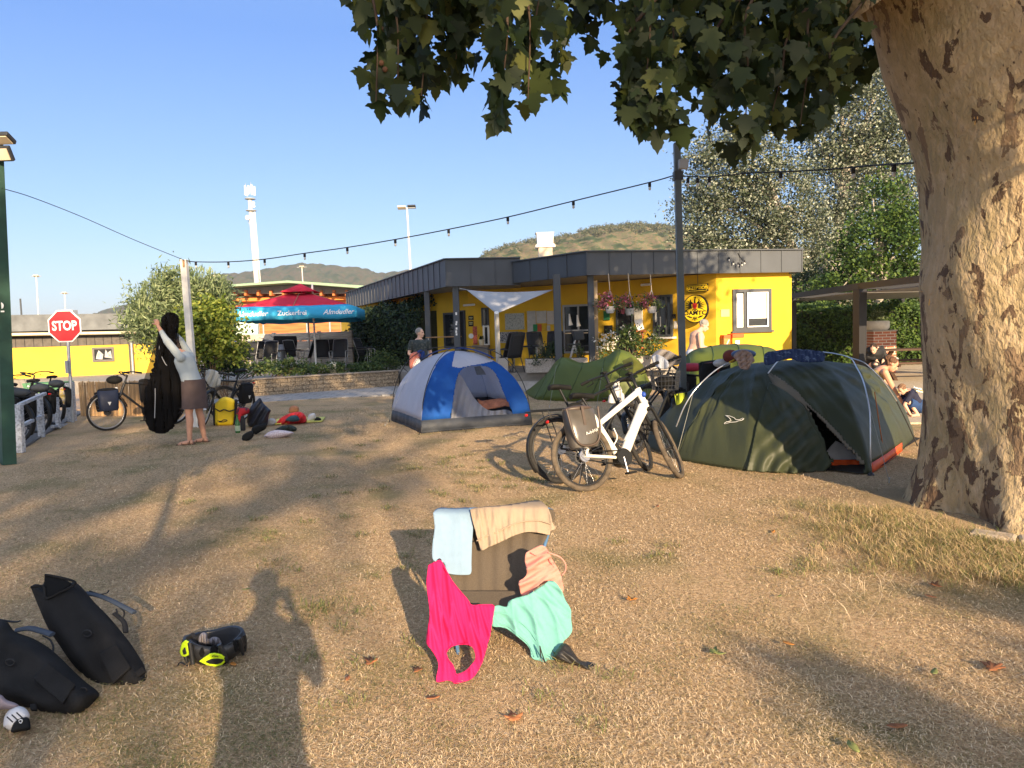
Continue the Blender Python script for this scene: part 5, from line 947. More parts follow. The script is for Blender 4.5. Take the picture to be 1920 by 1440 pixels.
for a, b in ((B_, A_), (A_, C_)):
    n = int((b-a).length/.19)
    for k in range(1, n): q = a.lerp(b, k/n)+Vector((0, 0, H-.07)); part('louvre', MB().beam(q, q+sd, .15, .025), mat('louvre_metal', (.16, .155, .145), rough=.5), pg)
# brick pillar with planter, picnic table
q = U(1650, 620, 22.5); bp = thing('brick_pillar', 'square brick pillar with white joints beside the pergola post', 'pillar', (q.x, q.y, 0))
def brick_mat():
    m = bpy.data.materials.new('brick'); m.use_nodes = True; t = m.node_tree; b = t.nodes['Principled BSDF']; b.inputs['Roughness'].default_value = .9; tc = t.nodes.new('ShaderNodeTexCoord'); mp = t.nodes.new('ShaderNodeMapping'); mp.inputs['Rotation'].default_value = (R(90), 0, 0); br = t.nodes.new('ShaderNodeTexBrick'); lk(t, tc.outputs['Object'], mp.inputs[0]); lk(t, mp.outputs[0], br.inputs[0])
    br.inputs['Scale'].default_value = 1; br.inputs['Brick Width'].default_value = .24; br.inputs['Row Height'].default_value = .085; br.inputs['Mortar Size'].default_value = .012; br.inputs['Color1'].default_value = (.50, .17, .09, 1); br.inputs['Color2'].default_value = (.36, .12, .07, 1); br.inputs['Mortar'].default_value = (.60, .52, .42, 1); lk(t, br.outputs[0], b.inputs['Base Color']); return m
part('shaft', MB().box((q.x, q.y, .64), (.68, .6, 1.28)), brick_mat(), bp); part('cap', MB().box((q.x, q.y, 1.295), (.74, .66, .03)), CONC, bp)
t = thing('stone_planter', 'round white stone planter on top of the brick pillar', 'planter', (q.x-.08, q.y, 1.31)); part('bowl', MB().lathe([(.27, 0), (.33, .06), (.34, .24), (.31, .28), (.27, .28), (.25, .22)], 24, (q.x-.08, q.y, 1.31)), mat('white_stone', (.66, .62, .54), var=.1, bump=.4), t); leaves('foliage', clumps([((q.x-.06, q.y, 1.74), (.17, .17, .2))], 60, 14, .04, .1), .11, WIL, NAR, parent=t)
q = U(1690, 660, 20.2); pt_ = thing('picnic_table', 'dark brown timber picnic table and bench in front of the hedge', 'table', (q.x+.6, q.y, 0)); DW = mat('dark_wood', (.075, .042, .026), rough=.7, var=.3, scale=5, stretch=(.3, 3, 3))
for k in range(5): part('board', MB().box((q.x+.7, q.y-.3+k*.15, .80), (2.9, .14, .05)), DW, pt_, bev=.006)
for s_ in (-1, 1): part('bench_board', MB().box((q.x+.7, q.y+s_*.75, .47), (2.9, .28, .05)), DW, pt_, bev=.006)
for x in (-.5, 1.9): part('leg', MB().beam((q.x+x, q.y-.7, 0), (q.x+x+.02, q.y+.25, .78), .09, .07), DW, pt_); part('leg', MB().beam((q.x+x+.1, q.y+.7, 0), (q.x+x+.12, q.y-.25, .78), .09, .07), DW, pt_); part('crossbeam', MB().box((q.x+x+.05, q.y, .42), (.06, 1.6, .1)), DW, pt_)
# ---------------------------------------------------------------- blue and white dome tent
TW_ = mat('tent_white', (.66, .68, .76), rough=.75, transl=.5, var=.04, scale=3); TBL = mat('tent_blue', (.012, .085, .36), rough=.75, transl=.12, var=.08, spec=.2); TNV = mat('tent_navy', (.012, .035, .17), rough=.6, transl=.1)
TBS = mat('tent_floor', (.045, .052, .065), rough=.6, var=.2, spec=.3, scale=5, bump=.5, bscale=14); PLM = mat('tent_pole', (.03, .03, .032), rough=.4); SILV = mat('pole_silver', (.62, .63, .64), rough=.3, metal=.8)
bt = thing('dome_tent', 'small blue and white dome tent with its arched mesh door open', 'tent', tuple(G(866, 800)))
Lc, Fc, Rc = G(734, 789), G(790, 813), G(998, 797); Bc = Lc+Rc-Fc; Ap = (Lc+Fc+Rc+Bc)/4; HT = 1.33
def ridge(c, t, sag=1.0): p = c.lerp(Ap, t); return Vector((p.x, p.y, HT*math.sqrt(max(0, 1-(1-t)**2))*sag))
def tface(a, b, n=110, m=110, sag=.17, wr=0.0):
    A = np.zeros((m+1, n+1, 3))
    for j in range(m+1):
        t = 1-(1-j/m)**1.5; t = t*.999; ra, rb = ridge(a, t, .97), ridge(b, t, .97)
        for i in range(n+1):
            s = i/n; p = ra.lerp(rb, s); c = Vector((Ap.x, Ap.y, p.z)); k = sag*4*s*(1-s)*(1-t)*math.sin(min(1, t*3+.08)*math.pi*.5); d = (c-p); d.z = 0
            p = p+d.normalized()*k+d.normalized()*(.008*math.sin(s*40+t*13)*math.sin(t*22+s*9)); A[j, i] = p
    return A
def split_face(A, regions, defm):      # regions: [(polygon in picture, key)], returns {key: MB}
    out = {}; m, n = A.shape[0]-1, A.shape[1]-1; S_ = np.array([[PX(A[j, i]) for i in range(n+1)] for j in range(m+1)]); vid = {}
    for j in range(m):
        for i in range(n):
            c = (S_[j, i]+S_[j+1, i+1]+S_[j, i+1]+S_[j+1, i])/4; key = defm(A, i/n, j/m, c)
            for poly, k in regions:
                if inpoly(c[0], c[1], poly): key = k; break
            if key is None: continue
            mb, vd = out.setdefault(key, (MB(), {})); f = []
            for (q, r) in ((j, i), (j, i+1), (j+1, i+1), (j+1, i)):
                if (q, r) not in vd: vd[(q, r)] = len(mb.v); mb.v.append(tuple(A[q, r]))
                f.append(vd[(q, r)])
            mb.f.append(tuple(f)); mb.s.append(True)
    return {k: v[0] for k, v in out.items()}
arch = [tuple(p) for p in spline([(844, 791), (850, 748), (855, 716), (861, 699), (872, 689), (888, 686), (904, 686), (918, 690), (931, 704), (944, 735), (962, 778), (955, 783), (900, 789), (844, 791)], 5)]
topw = [(855, 650), (847, 687), (861, 690), (880, 686), (905, 682), (929, 676), (900, 660)]
fa = split_face(tface(Fc, Rc), [(arch, 'door'), (topw, 'white')], lambda A, s, t, c: 'base' if (A[int(t*110), int(s*110)][2] < .105) else ('blue'))
for k, m_, nm in (('base', TBS, 'floor_band'), ('blue', TBL, 'front_panel'), ('white', TW_, 'upper_mesh')): part(nm, fa[k], m_, bt, thick=.004)
lf = split_face(tface(Lc, Fc, sag=.12), [], lambda A, s, t, c: 'base' if A[int(t*110), int(s*110)][2] < .125 else ('blue' if s > 1.0-.03-.30*t*(1-t) and t > .3 else 'white'))
part('floor_band', lf['base'], TBS, bt, thick=.004); part('side_panel', lf['white'], TW_, bt, thick=.004)
if 'blue' in lf: part('edge_strip', lf['blue'], TBL, bt, thick=.004)
for a, b in ((Rc, Bc), (Bc, Lc)):
    bf = split_face(tface(a, b, 40, 40), [], lambda A, s, t, c: 'base' if A[int(t*40), int(s*40)][2] < .15 else 'white'); part('floor_band', bf['base'], TBS, bt, thick=.004); part('rear_panel', bf['white'], TW_, bt, thick=.004)
part('groundsheet', MB().add([tuple(c+Vector((0, 0, .03))) for c in (Fc, Rc, Bc, Lc)], [(0, 1, 2, 3)]), TBS, bt, thick=.01)
fl = MB()      # navy roof band over the ridge
A = []
for q in np.linspace(-.52, .52, 25):
    p = Ap.lerp(Lc if q < 0 else Rc, abs(q)) ; z = HT*math.sqrt(max(0, 1-q*q))+.02; A.append([(p.x+dx*0.0+.0, p.y+dx, z-.10*abs(dx-.1)) for dx in (-.04, .12, .3)])
part('roof_band', fl.grid(np.array(A)), TNV, bt, thick=.006)
def arcpts(c, t0, t1, off=.0, lift=.02, n=16):
    out = []
    for t in np.linspace(t0, t1, n): p = ridge(c, t); o = (c-Ap).normalized(); k = off*math.sin(math.pi*min(1, max(0, (1-t)*1.0))); out.append(tuple(p+Vector((o.x*k, o.y*k, lift+k*.5))))
    return out
for c, off in ((Lc, .13), (Rc, .12), (Fc, .0), (Bc, .02)): part('pole', MB().tube(arcpts(c, 0, 1, off), .0075, 6), PLM, bt)
for c, ts in ((Lc, (.06, .28)), (Rc, (.06, .28))):
    for t in ts: p = ridge(c, t); q = Vector(arcpts(c, t, t, .12, n=1)[0]); part('clip', MB().tube([tuple(p), tuple(q)], .007, 5), PLM, bt)
# the mesh door hanging half open
DMESH = mat('door_mesh', (.62, .65, .74), rough=.6, transl=.5, alpha=.8, var=.05)
Wd = lambda x, y: 12.62+(x-845)/117*.28+(791-y)/105*.42
part('door_drape', sheet([(845, 790), (850, 748), (857, 712), (861, 702), (868, 710), (884, 738), (899, 757), (920, 770), (950, 768), (961, 777), (930, 784), (900, 788), (870, 790)], lambda x, y: Wd(x, y)-.03, 2, lambda x, y: .018*math.sin(x*.55+y*.12)*min(1, (y-690)/60)), DMESH, bt)
part('rear_window', sheet([(889, 688), (903, 686), (916, 690), (930, 702), (894, 703)], lambda x, y: 13.75, 2, smooth_out=0), mat('window_film', (.36, .40, .42), transl=.4), bt)
one('sleeping_bag', sheet([(895, 748), (905, 752), (918, 750), (938, 748), (951, 751), (957, 755), (956, 761), (940, 762), (918, 767), (905, 766), (899, 758)], lambda x, y: 13.3-.012*(y-750), 2, lambda x, y: .03*math.sin(x*.35)*math.sin(y*.5)), mat('salmon_cloth', (.60, .25, .15), rough=.85, var=.25, scale=9), 'crumpled salmon sleeping bag inside the blue and white tent', 'sleeping bag', thick=.03)
one('tent_pouch', MB().ell(G(918, 801)+Vector((0, 0, .03)), (.09, .05, .035), seg=10, rings=6), mat('rust_cloth', (.18, .07, .04)), 'small rust brown pouch on the grass in front of the blue tent', 'pouch')
for i, (x, y) in enumerate([(729, 792), (785, 815), (872, 812)]): part('peg', MB().tube([tuple(G(x, y)+Vector((0, 0, -.02))), tuple(G(x, y)+Vector((.02, 0, .05)))], .006, 5), PLM, bt)
# ---------------------------------------------------------------- green tunnel tents
TG = mat('tent_green', (.095, .125, .016), rough=.5, transl=.22, var=.10, scale=2, spec=.4)
def tunnel(name_label, st, m, seams=True, yoff=0.0, wr=.018, end=True, group=None):
    """st: stations (foot_near px, py, top px, py, half depth) -> arcs across"""
    t = thing('tunnel_tent', name_label, 'tent', tuple(G(st[len(st)//2][0], st[len(st)//2][1])), group=group); K = []
    for (fx, fy, tx, ty, hd) in st:
        f = G(fx, fy); top = U(tx, ty, f.y+hd); K.append(np.array([f.x, f.y, top.x, top.z, hd]))
    P = spline(K, 10); n = 30; A = []
    for i, q in enumerate(P):
        row = []
        for j in range(n+1):
            a = math.pi*j/n; ca, sa = math.cos(a), math.sin(a); s = sa**.85 if sa > 0 else 0; x = q[0]+(q[2]-q[0])*s; y = q[1]+q[4]*(1-ca); z = q[3]*s
            wv = wr*math.sin(i*.5+j*.35)*math.sin(j*1.1+i*.22)*sa; row.append((x+wv, y-wv, max(0, z+wv*.8)))
        A.append(row)
    part('flysheet', MB().grid(np.array(A)), m, t, thick=.004); A = np.array(A)
    for k in range(1, len(K)-1):
        r_ = A[k*10]; part('hoop', MB().tube([tuple(p*np.array([1, 1, 1])+np.array([0, -.006, .006])) for p in r_], .010, 6), mat('hoop_green', (.05, .08, .02), rough=.5), t)
    return t, A
gt, GA = tunnel('pale green tunnel tent with a sagging ridge beside the blue tent', [(984, 737, 986, 735, .3), (1002, 748, 1024, 703, .45), (1016, 751, 1052, 671, .55), (1060, 753, 1092, 680, .58), (1105, 753, 1133, 671, .6), (1124, 753, 1162, 655, .62), (1170, 752, 1196, 676, .5), (1212, 750, 1222, 725, .35)], TG)
part('door_flap', sheet([(1168, 676), (1183, 669), (1205, 683), (1210, 700), (1202, 702), (1180, 703)], lambda x, y: 16.15, 2, smooth_out=0), mat('tent_olive', (.10, .11, .02), transl=.3), gt, thick=.004)
part('vent', sheet([(1166, 677), (1182, 670), (1188, 676), (1187, 703), (1176, 695)], lambda x, y: 16.1, 2, smooth_out=0), mat('tent_dark_olive', (.04, .05, .012)), gt, thick=.004)
gt2, _ = tunnel('larger green dome tent behind the bicycles with its arched ridge under the post boxes', [(1258, 779, 1262, 760, .3), (1272, 780, 1290, 668, .7), (1300, 781, 1332, 650, .9), (1350, 782, 1378, 645, .95), (1400, 781, 1424, 649, .9), (1450, 776, 1460, 664, .6), (1490, 770, 1488, 740, .3)], TG, wr=.008)
# ---------------------------------------------------------------- dark green geodesic tent
TD = mat('tent_dark', (.040, .048, .025), rough=.5, transl=.06, var=.12, scale=1.5, spec=.25, bump=.35, bscale=7); TI = mat('inner_white', (.55, .53, .50), transl=.3); TOR = mat('groundsheet_orange', (.72, .10, .02), rough=.5, transl=.2, var=.1)
dt = thing('geodesic_tent', 'large dark green tent with silver outer poles and an orange groundsheet edge', 'tent', tuple(G(1500, 870)))
foot = [G(1270, 863), G(1305, 869), G(1398, 883), G(1484, 888), G(1550, 884), G(1632, 889), G(1692, 845), G(1712, 815), (4.2, 11.2, 0), (3.2, 11.5, 0), (2.3, 11.1, 0), (1.75, 10.0, 0)]
foot = [Vector(p) for p in foot]; ft = spline([tuple(p) for p in foot]+[tuple(foot[0])], 10)[:-1]
R1, R2 = U(1425, 681, 9.6), U(1590, 682, 9.4)
A = []; NT = 40
for i, p in enumerate(ft):
    p = Vector(p); q = max(0, min(1, (p.x-R1.x*.9)/((R2.x-R1.x*.9)))); rd = R1.lerp(R2, q); zt = rd.z+.05*math.sin(q*math.pi); row = []
    for j in range(NT+1):
        t = j/NT; h = 1-(1-t)**1.0; z = zt*(1-(1-h)**1.9)**.80; w = .018*math.sin(i*.8+j*.3)*math.sin(j*.5+i*.17)+.010*math.sin(i*.3-j*.9); b = p.lerp(Vector((rd.x, rd.y, 0)), h); n_ = (p-Vector((rd.x, rd.y, 0))); n_.z = 0; n_ = n_.normalized() if n_.length > 0 else n_
        row.append(tuple(Vector((b.x, b.y, z))+n_*(w*math.sin(t*math.pi)*1.2)))
    A.append(row)
A = np.array(A+[A[0]])
# finer mesh
def refine(A, k):
    n, m = A.shape[:2]; ii = np.linspace(0, n-1, (n-1)*k+1); jj = np.linspace(0, m-1, (m-1)*k+1); B = np.array([[np.interp(ii, range(n), A[:, j, c]) for c in range(3)] for j in range(m)]); B = B.transpose(2, 0, 1); return np.array([[np.interp(jj, range(m), B[i, :, c]) for c in range(3)] for i in range(len(ii))]).transpose(0, 2, 1)
A0 = A.copy(); nA = len(A)-1
for i in range(nA+1):      # taut panels between the rib lines, creased near the seams
    b0 = (i//10)*10; b1 = min(b0+10, nA); f = (i-b0)/10; 
    for j in range(NT+1):
        t = j/NT; fl_ = A0[b0, j]*(1-f)+A0[b1, j]*f; q = A0[i, j]*.35+fl_*.65; cen = np.array([(R1.x+R2.x)/2, (R1.y+R2.y)/2, .5]); dv = cen-q; dv[2] = 0; dv /= np.linalg.norm(dv)+1e-6
        q = q+dv*(.05*math.sin(f*math.pi)*math.sin(t*math.pi))+dv*(.016*math.sin(j*.55+f*9)*math.sin(f*math.pi)*math.sin(t*math.pi)+.010*math.sin(i*1.9+j*.9)*math.sin(t*math.pi)); q[2] = max(q[2], 0); A[i, j] = q
from mathutils.bvhtree import BVHTree
_m = MB().grid(A); BV = BVHTree.FromPolygons([Vector(v) for v in _m.v], _m.f)
def flyhit(px, py):
    d = ray(px, py).normalized(); h = BV.ray_cast(Vector((0, 0, CAMZ)), d); return h[0]
AR = refine(A, 2)
cut = [(1511, 760), (1520, 775), (1530, 795), (1543, 822), (1550, 846), (1556, 858), (1562, 864), (1548, 882), (1590, 886), (1628, 884), (1611, 864), (1600, 850), (1586, 836), (1572, 822), (1560, 808), (1548, 796), (1536, 782), (1524, 770)]
zip_ = [(1440, 703), (1444, 699), (1470, 716), (1495, 735), (1513, 756), (1545, 785), (1575, 815), (1600, 845), (1622, 872), (1616, 874), (1588, 850), (1566, 830), (1540, 800), (1508, 762), (1480, 742), (1450, 722)]
def dk(A_, s, t, c):
    if A_[min(int(round(t*(AR.shape[0]-1))), AR.shape[0]-1), min(int(round(s*(AR.shape[1]-1))), AR.shape[1]-1)][1] > 10.0: return 'fly'
    return 'fly'
reg = {}
sp_ = split_face(AR, [], dk)
def filt(A):
    m, n = A.shape[0]-1, A.shape[1]-1; out = {}
    for i in range(m):
        for j in range(n):
            c = (A[i, j]+A[i+1, j+1]+A[i+1, j]+A[i, j+1])/4; key = 'fly'
            if c[1] < 9.7:
                x, y = PX(c)
                if inpoly(x, y, cut): continue
                if inpoly(x, y, zip_): key = 'zip'
                if c[2] < .10 and x > 1634 and x < 1692: key = 'orange'
            mb, vd = out.setdefault(key, (MB(), {})); f = []
            for (q, r) in ((i, j), (i+1, j), (i+1, j+1), (i, j+1)):
                if (q, r) not in vd: vd[(q, r)] = len(mb.v); mb.v.append(tuple(A[q, r]))
                f.append(vd[(q, r)])
            mb.f.append(tuple(f)); mb.s.append(True)
    return {k: v[0] for k, v in out.items()}
dd_ = filt(AR); part('flysheet', dd_['fly'], TD, dt, thick=.004); part('zip_flap', dd_['zip'], mat('zip_grey', (.13, .115, .085), rough=.8), dt, thick=.02)
if 'orange' in dd_: part('groundsheet_edge', dd_['orange'], TOR, dt, thick=.006)
# inner tent, orange tub and dark inside seen in the door gap
part('inner_mesh', sheet([(1550, 846), (1556, 838), (1567, 826), (1590, 838), (1612, 862), (1600, 866), (1562, 866)], lambda x, y: 8.45-.004*(y-840), 2, smooth_out=0), TI, dt, thick=.004)
part('groundsheet_edge', sheet([(1540, 884), (1552, 868), (1562, 862), (1612, 862), (1632, 884), (1600, 887)], lambda x, y: 8.28-.006*(y-862), 2, lambda x, y: .01*math.sin(x*.3), smooth_out=0), TOR, dt, thick=.004)
def flyy(x, y):
    h = flyhit(x, y); return h.y if h is not None else G(x, max(y, 850)).y+.1
# the loose door panel with long creases
part('door_panel', sheet([(1442, 716), (1475, 735), (1508, 762), (1518, 790), (1538, 822), (1548, 846), (1560, 870), (1545, 884), (1500, 889), (1460, 888), (1400, 882), (1408, 850), (1418, 800), (1428, 765)], lambda x, y: flyy(x, y)-.035, 2, lambda x, y: .030*math.sin((y+x*.9)*.16)*min(1, max(0, (y-735)/50))*max(0, 1-abs(x-1490)/80)+.022*math.sin(x*.21+y*.05)*max(0, (y-830)/60), smooth_out=0), TD, dt, thick=.004)
def opole(pts, lab='outer_pole', m=SILV, r=.0075): part(lab, MB().tube(spline([tuple(U(*p)) for p in pts], 6), r, 7), m, dt)
opole([(1268, 800, 8.75), (1282, 765, 8.7), (1300, 735, 8.7), (1321, 712, 8.75), (1345, 692, 8.9), (1372, 677, 9.1)])
opole([(1440, 700, 8.9), (1454, 682, 9.0), (1468, 668, 9.3)]); 
opole([(1633, 888, 7.87), (1632, 840, 7.86), (1631, 776, 7.95), (1624, 735, 8.15), (1616, 708, 8.4), (1606, 689, 8.7), (1595, 672, 9.1), (1570, 664, 9.3), (1543, 660, 9.5)])
opole([(1595, 671, 9.1), (1620, 680, 8.95), (1641, 699, 8.9), (1660, 720, 8.95), (1681, 752, 9.1)]); opole([(1681, 752, 9.1), (1702, 795, 9.25), (1721, 838, 9.45)], 'outer_pole', PLM)
part('pole_foot', MB().lathe([(.035, 0), (.03, .02), (.01, .03)], 10, G(1633, 891)), PLM, dt); part('yellow_tip', MB().tube([U(1368, 679, 9.05), U(1376, 675, 9.12)], .012, 6), mat('tip_yellow', (.6, .4, .05)), dt)
for a, b in (((1400, 702, 9.0), (1441, 700, 8.9)), ((1441, 700, 8.92), (1513, 756, 8.5)), ((1453, 706, 8.95), (1620, 712, 8.55)), ((1520, 760, 8.45), (1614, 714, 8.45)), ((1614, 714, 8.5), (1690, 810, 9.2))): pass
part('guy_strip', MB().tube(spline([tuple(U(1640, 735, 8.62)), tuple(U(1648, 790, 8.5)), tuple(U(1659, 860, 8.42))], 5), .006, 5), mat('orange_tape', (.5, .16, .05)), dt)
bird = [(1373, 784), (1380, 779), (1388, 777.5), (1402, 788), (1399, 787), (1394, 789), (1388, 791), (1380, 790), (1368, 795), (1358, 794), (1362, 790), (1372, 788), (1377, 787), (1360, 779), (1373, 784)]
bird = [(1360.5, 779), (1368, 780), (1377, 783.5), (1380, 787), (1386, 787), (1393, 784), (1395, 785), (1391, 788), (1385, 789), (1380, 791), (1368, 792), (1359, 795), (1357.5, 794), (1362, 791), (1371, 789), (1369.5, 786), (1366, 782), (1360.5, 779)]
# project the outline onto the fabric
def onfly(px, py):
    h = flyhit(px, py); return h-ray(px, py).normalized()*.025
part('bird_mark', MB().tube([tuple(onfly(*p)) for p in bird], .0035, 4), WHITE, dt)
# dark inside
part('inner_floor', MB().add([tuple(Vector((p[0], p[1], .02))) for p in ft[::6]], [tuple(range(len(ft[::6])))]), mat('inner_dark', (.03, .025, .02)), dt)
# things drying on the dark tent
one('towel', sheet([(1432, 672), (1436, 662), (1448, 659), (1470, 656), (1490, 655), (1520, 657), (1544, 661), (1546, 672), (1540, 678), (1500, 678), (1484, 672), (1462, 676), (1448, 682), (1434, 683)], lambda x, y: 9.32-(y-656)*.012, 2, lambda x, y: .02*math.sin(x*.4+y*.6)*math.sin(y*.8)+.012*math.sin(x*.9)), mat('navy_print', (.02, .035, .09), rough=.85, scale=14, col2=(.10, .14, .22), thr=(.58, .62)), 'crumpled navy patterned towel lying over the ridge of the dark green tent', 'towel', thick=.012)
t = thing('tee_shirt', 'grey brown shirt bundled over the left pole of the dark green tent', 'shirt', tuple(U(1395, 680, 8.9))); part('cloth', sheet([(1376, 668), (1382, 660), (1392, 656), (1404, 659), (1411, 668), (1414, 676), (1408, 682), (1404, 690), (1398, 693), (1388, 690), (1384, 680)], lambda x, y: 8.88+.0009*(x-1395)**2*.1, 1.6, lambda x, y: .03*math.sin(x*.55+y*.3)*math.sin(y*.35+1)), mat('taupe_cloth', (.27, .21, .19), rough=.9, var=.15), t, thick=.02)
one('bicycle_helmet', MB().ell(U(1394, 664, 9.05), (.15, .12, .06), seg=18, rings=10), mat('helmet_blue', (.03, .06, .14), rough=.35), 'dark blue cycle helmet under the taupe shirt on the dark tent', 'helmet')

for tt_, L_ in ((gt, [((1043, 685, 16.6), (1030, 765)), ((1130, 690, 16.3), (1118, 766))]), (dt, [((1300, 735, 8.7), (1262, 880)), ((1616, 708, 8.4), (1668, 905))]), (bt, [((768, 700, 13.7), (722, 800))])):
    for (a_, b_) in L_: e_ = G(*b_); part('guy_line', MB().tube([U(*a_), e_], .0028, 4), mat('guy_cord', (.30, .30, .26)), tt_); part('tent_peg', MB().tube([e_+Vector((0, 0, .05)), e_+Vector((0, .02, -.04))], .006, 5), SILV, tt_)
# ---------------------------------------------------------------- bicycles: x forward, rear axle over the origin
TYRE = mat('tyre', (.022, .021, .020), rough=.85, var=.3, scale=30); TYRED = mat('tyre_dusty', (.085, .068, .05), rough=.95, var=.35, scale=20); RIMB = mat('rim_black', (.02, .02, .021), rough=.4); RIMS = mat('rim_silver', (.5, .5, .5), rough=.35, metal=.8); STEEL = mat('steel', (.45, .45, .46), rough=.3, metal=.9)
FBLK = mat('frame_black', (.010, .011, .012), rough=.4, spec=.3); FWHT = mat('frame_white', (.72, .70, .62), rough=.35, var=.03, coat=.3); RUB = mat('rubber', (.010, .010, .010), rough=.8, spec=.2); REDL = mat('red_lens', (.55, .015, .01), rough=.2); LENS = mat('white_lens', (.6, .6, .58), rough=.15)
def wheel(parent, c, r, tr, name, tm=TYRE, rm=RIMB, M=None, spokes=20):
    M = M or Matrix.Identity(3); c = Vector(c); ring = lambda rr, y=0, n=48: [tuple(c+M@Vector((rr*math.cos(2*math.pi*k/n), y, rr*math.sin(2*math.pi*k/n)))) for k in range(n)]
    h = part(name, MB().tube([c+M@Vector((0, -.035, 0)), c+M@Vector((0, .035, 0))], .022, 10), rm, parent)
    part('tyre', MB().tube(ring(r-tr), tr, 10, closed=True), tm, h); part('rim', MB().tube(ring(r-tr*2-.006), .012, 6, closed=True), rm, h)
    sp = MB()
    for k in range(spokes): a = 2*math.pi*k/spokes; sp.tube([c+M@Vector((.02*math.cos(a+.8), .025*(-1)**k, .02*math.sin(a+.8))), c+M@Vector(((r-tr*2)*math.cos(a), 0, (r-tr*2)*math.sin(a)))], .0014, 3, caps=False)
    tag(part('spokes', sp, STEEL, h), kind='stuff'); part('brake_disc', MB().tube([c+M@Vector((0, .032, 0)), c+M@Vector((0, .035, 0))], .07, 18), mat('disc_dark', (.10, .10, .10), rough=.4, metal=.6), h); return h
def pannier(parent, c, m, m2, sx=.32, sy=.15, sz=.38, rot=0, name='pannier', roll=True, reflector=True):
    M = Matrix.Rotation(rot, 3, 'Z'); c = Vector(c); mb = MB(); P = []
    for z, a, b in [(0, .82, .85), (.04, .92, 1), (.2, .98, 1.05), (.36, 1.0, .95), (sz, 1.02, .55)]:
        P.append([tuple(c+M@Vector((sx/2*a*math.copysign(abs(math.cos(t))**.5, math.cos(t)), sy/2*b*math.copysign(abs(math.sin(t))**.5, math.sin(t)), z))) for t in np.linspace(0, 2*math.pi, 25)[:-1]])
    mb.grid(np.array(P), wrap=True); mb.add(P[0], [tuple(range(23, -1, -1))]); mb.add(P[-1], [tuple(range(24))]); o = part(name, mb, m, parent)
    if roll: part('roll_top', MB().ell(c+Vector((0, 0, sz+.01)), (sx*.5, sy*.42, .035), M=M, seg=14, rings=8), m2, o); part('strap', MB().box(c+M@Vector((0, -sy*.52, sz*.8)), (.028, .012, sz*.5), rot=M), m2, o)
    if reflector:
        for s in (-1, 1): part('reflector', MB().prism([(-.03, .03), (.03, .03), (.0, -.035)][::-1], 0, .005, c+M@Vector((0, s*sy*.56, sz*.35)), frame(M@Vector((-s, 0, 0)), (0, 0, 1))), LENS, o)
    return o
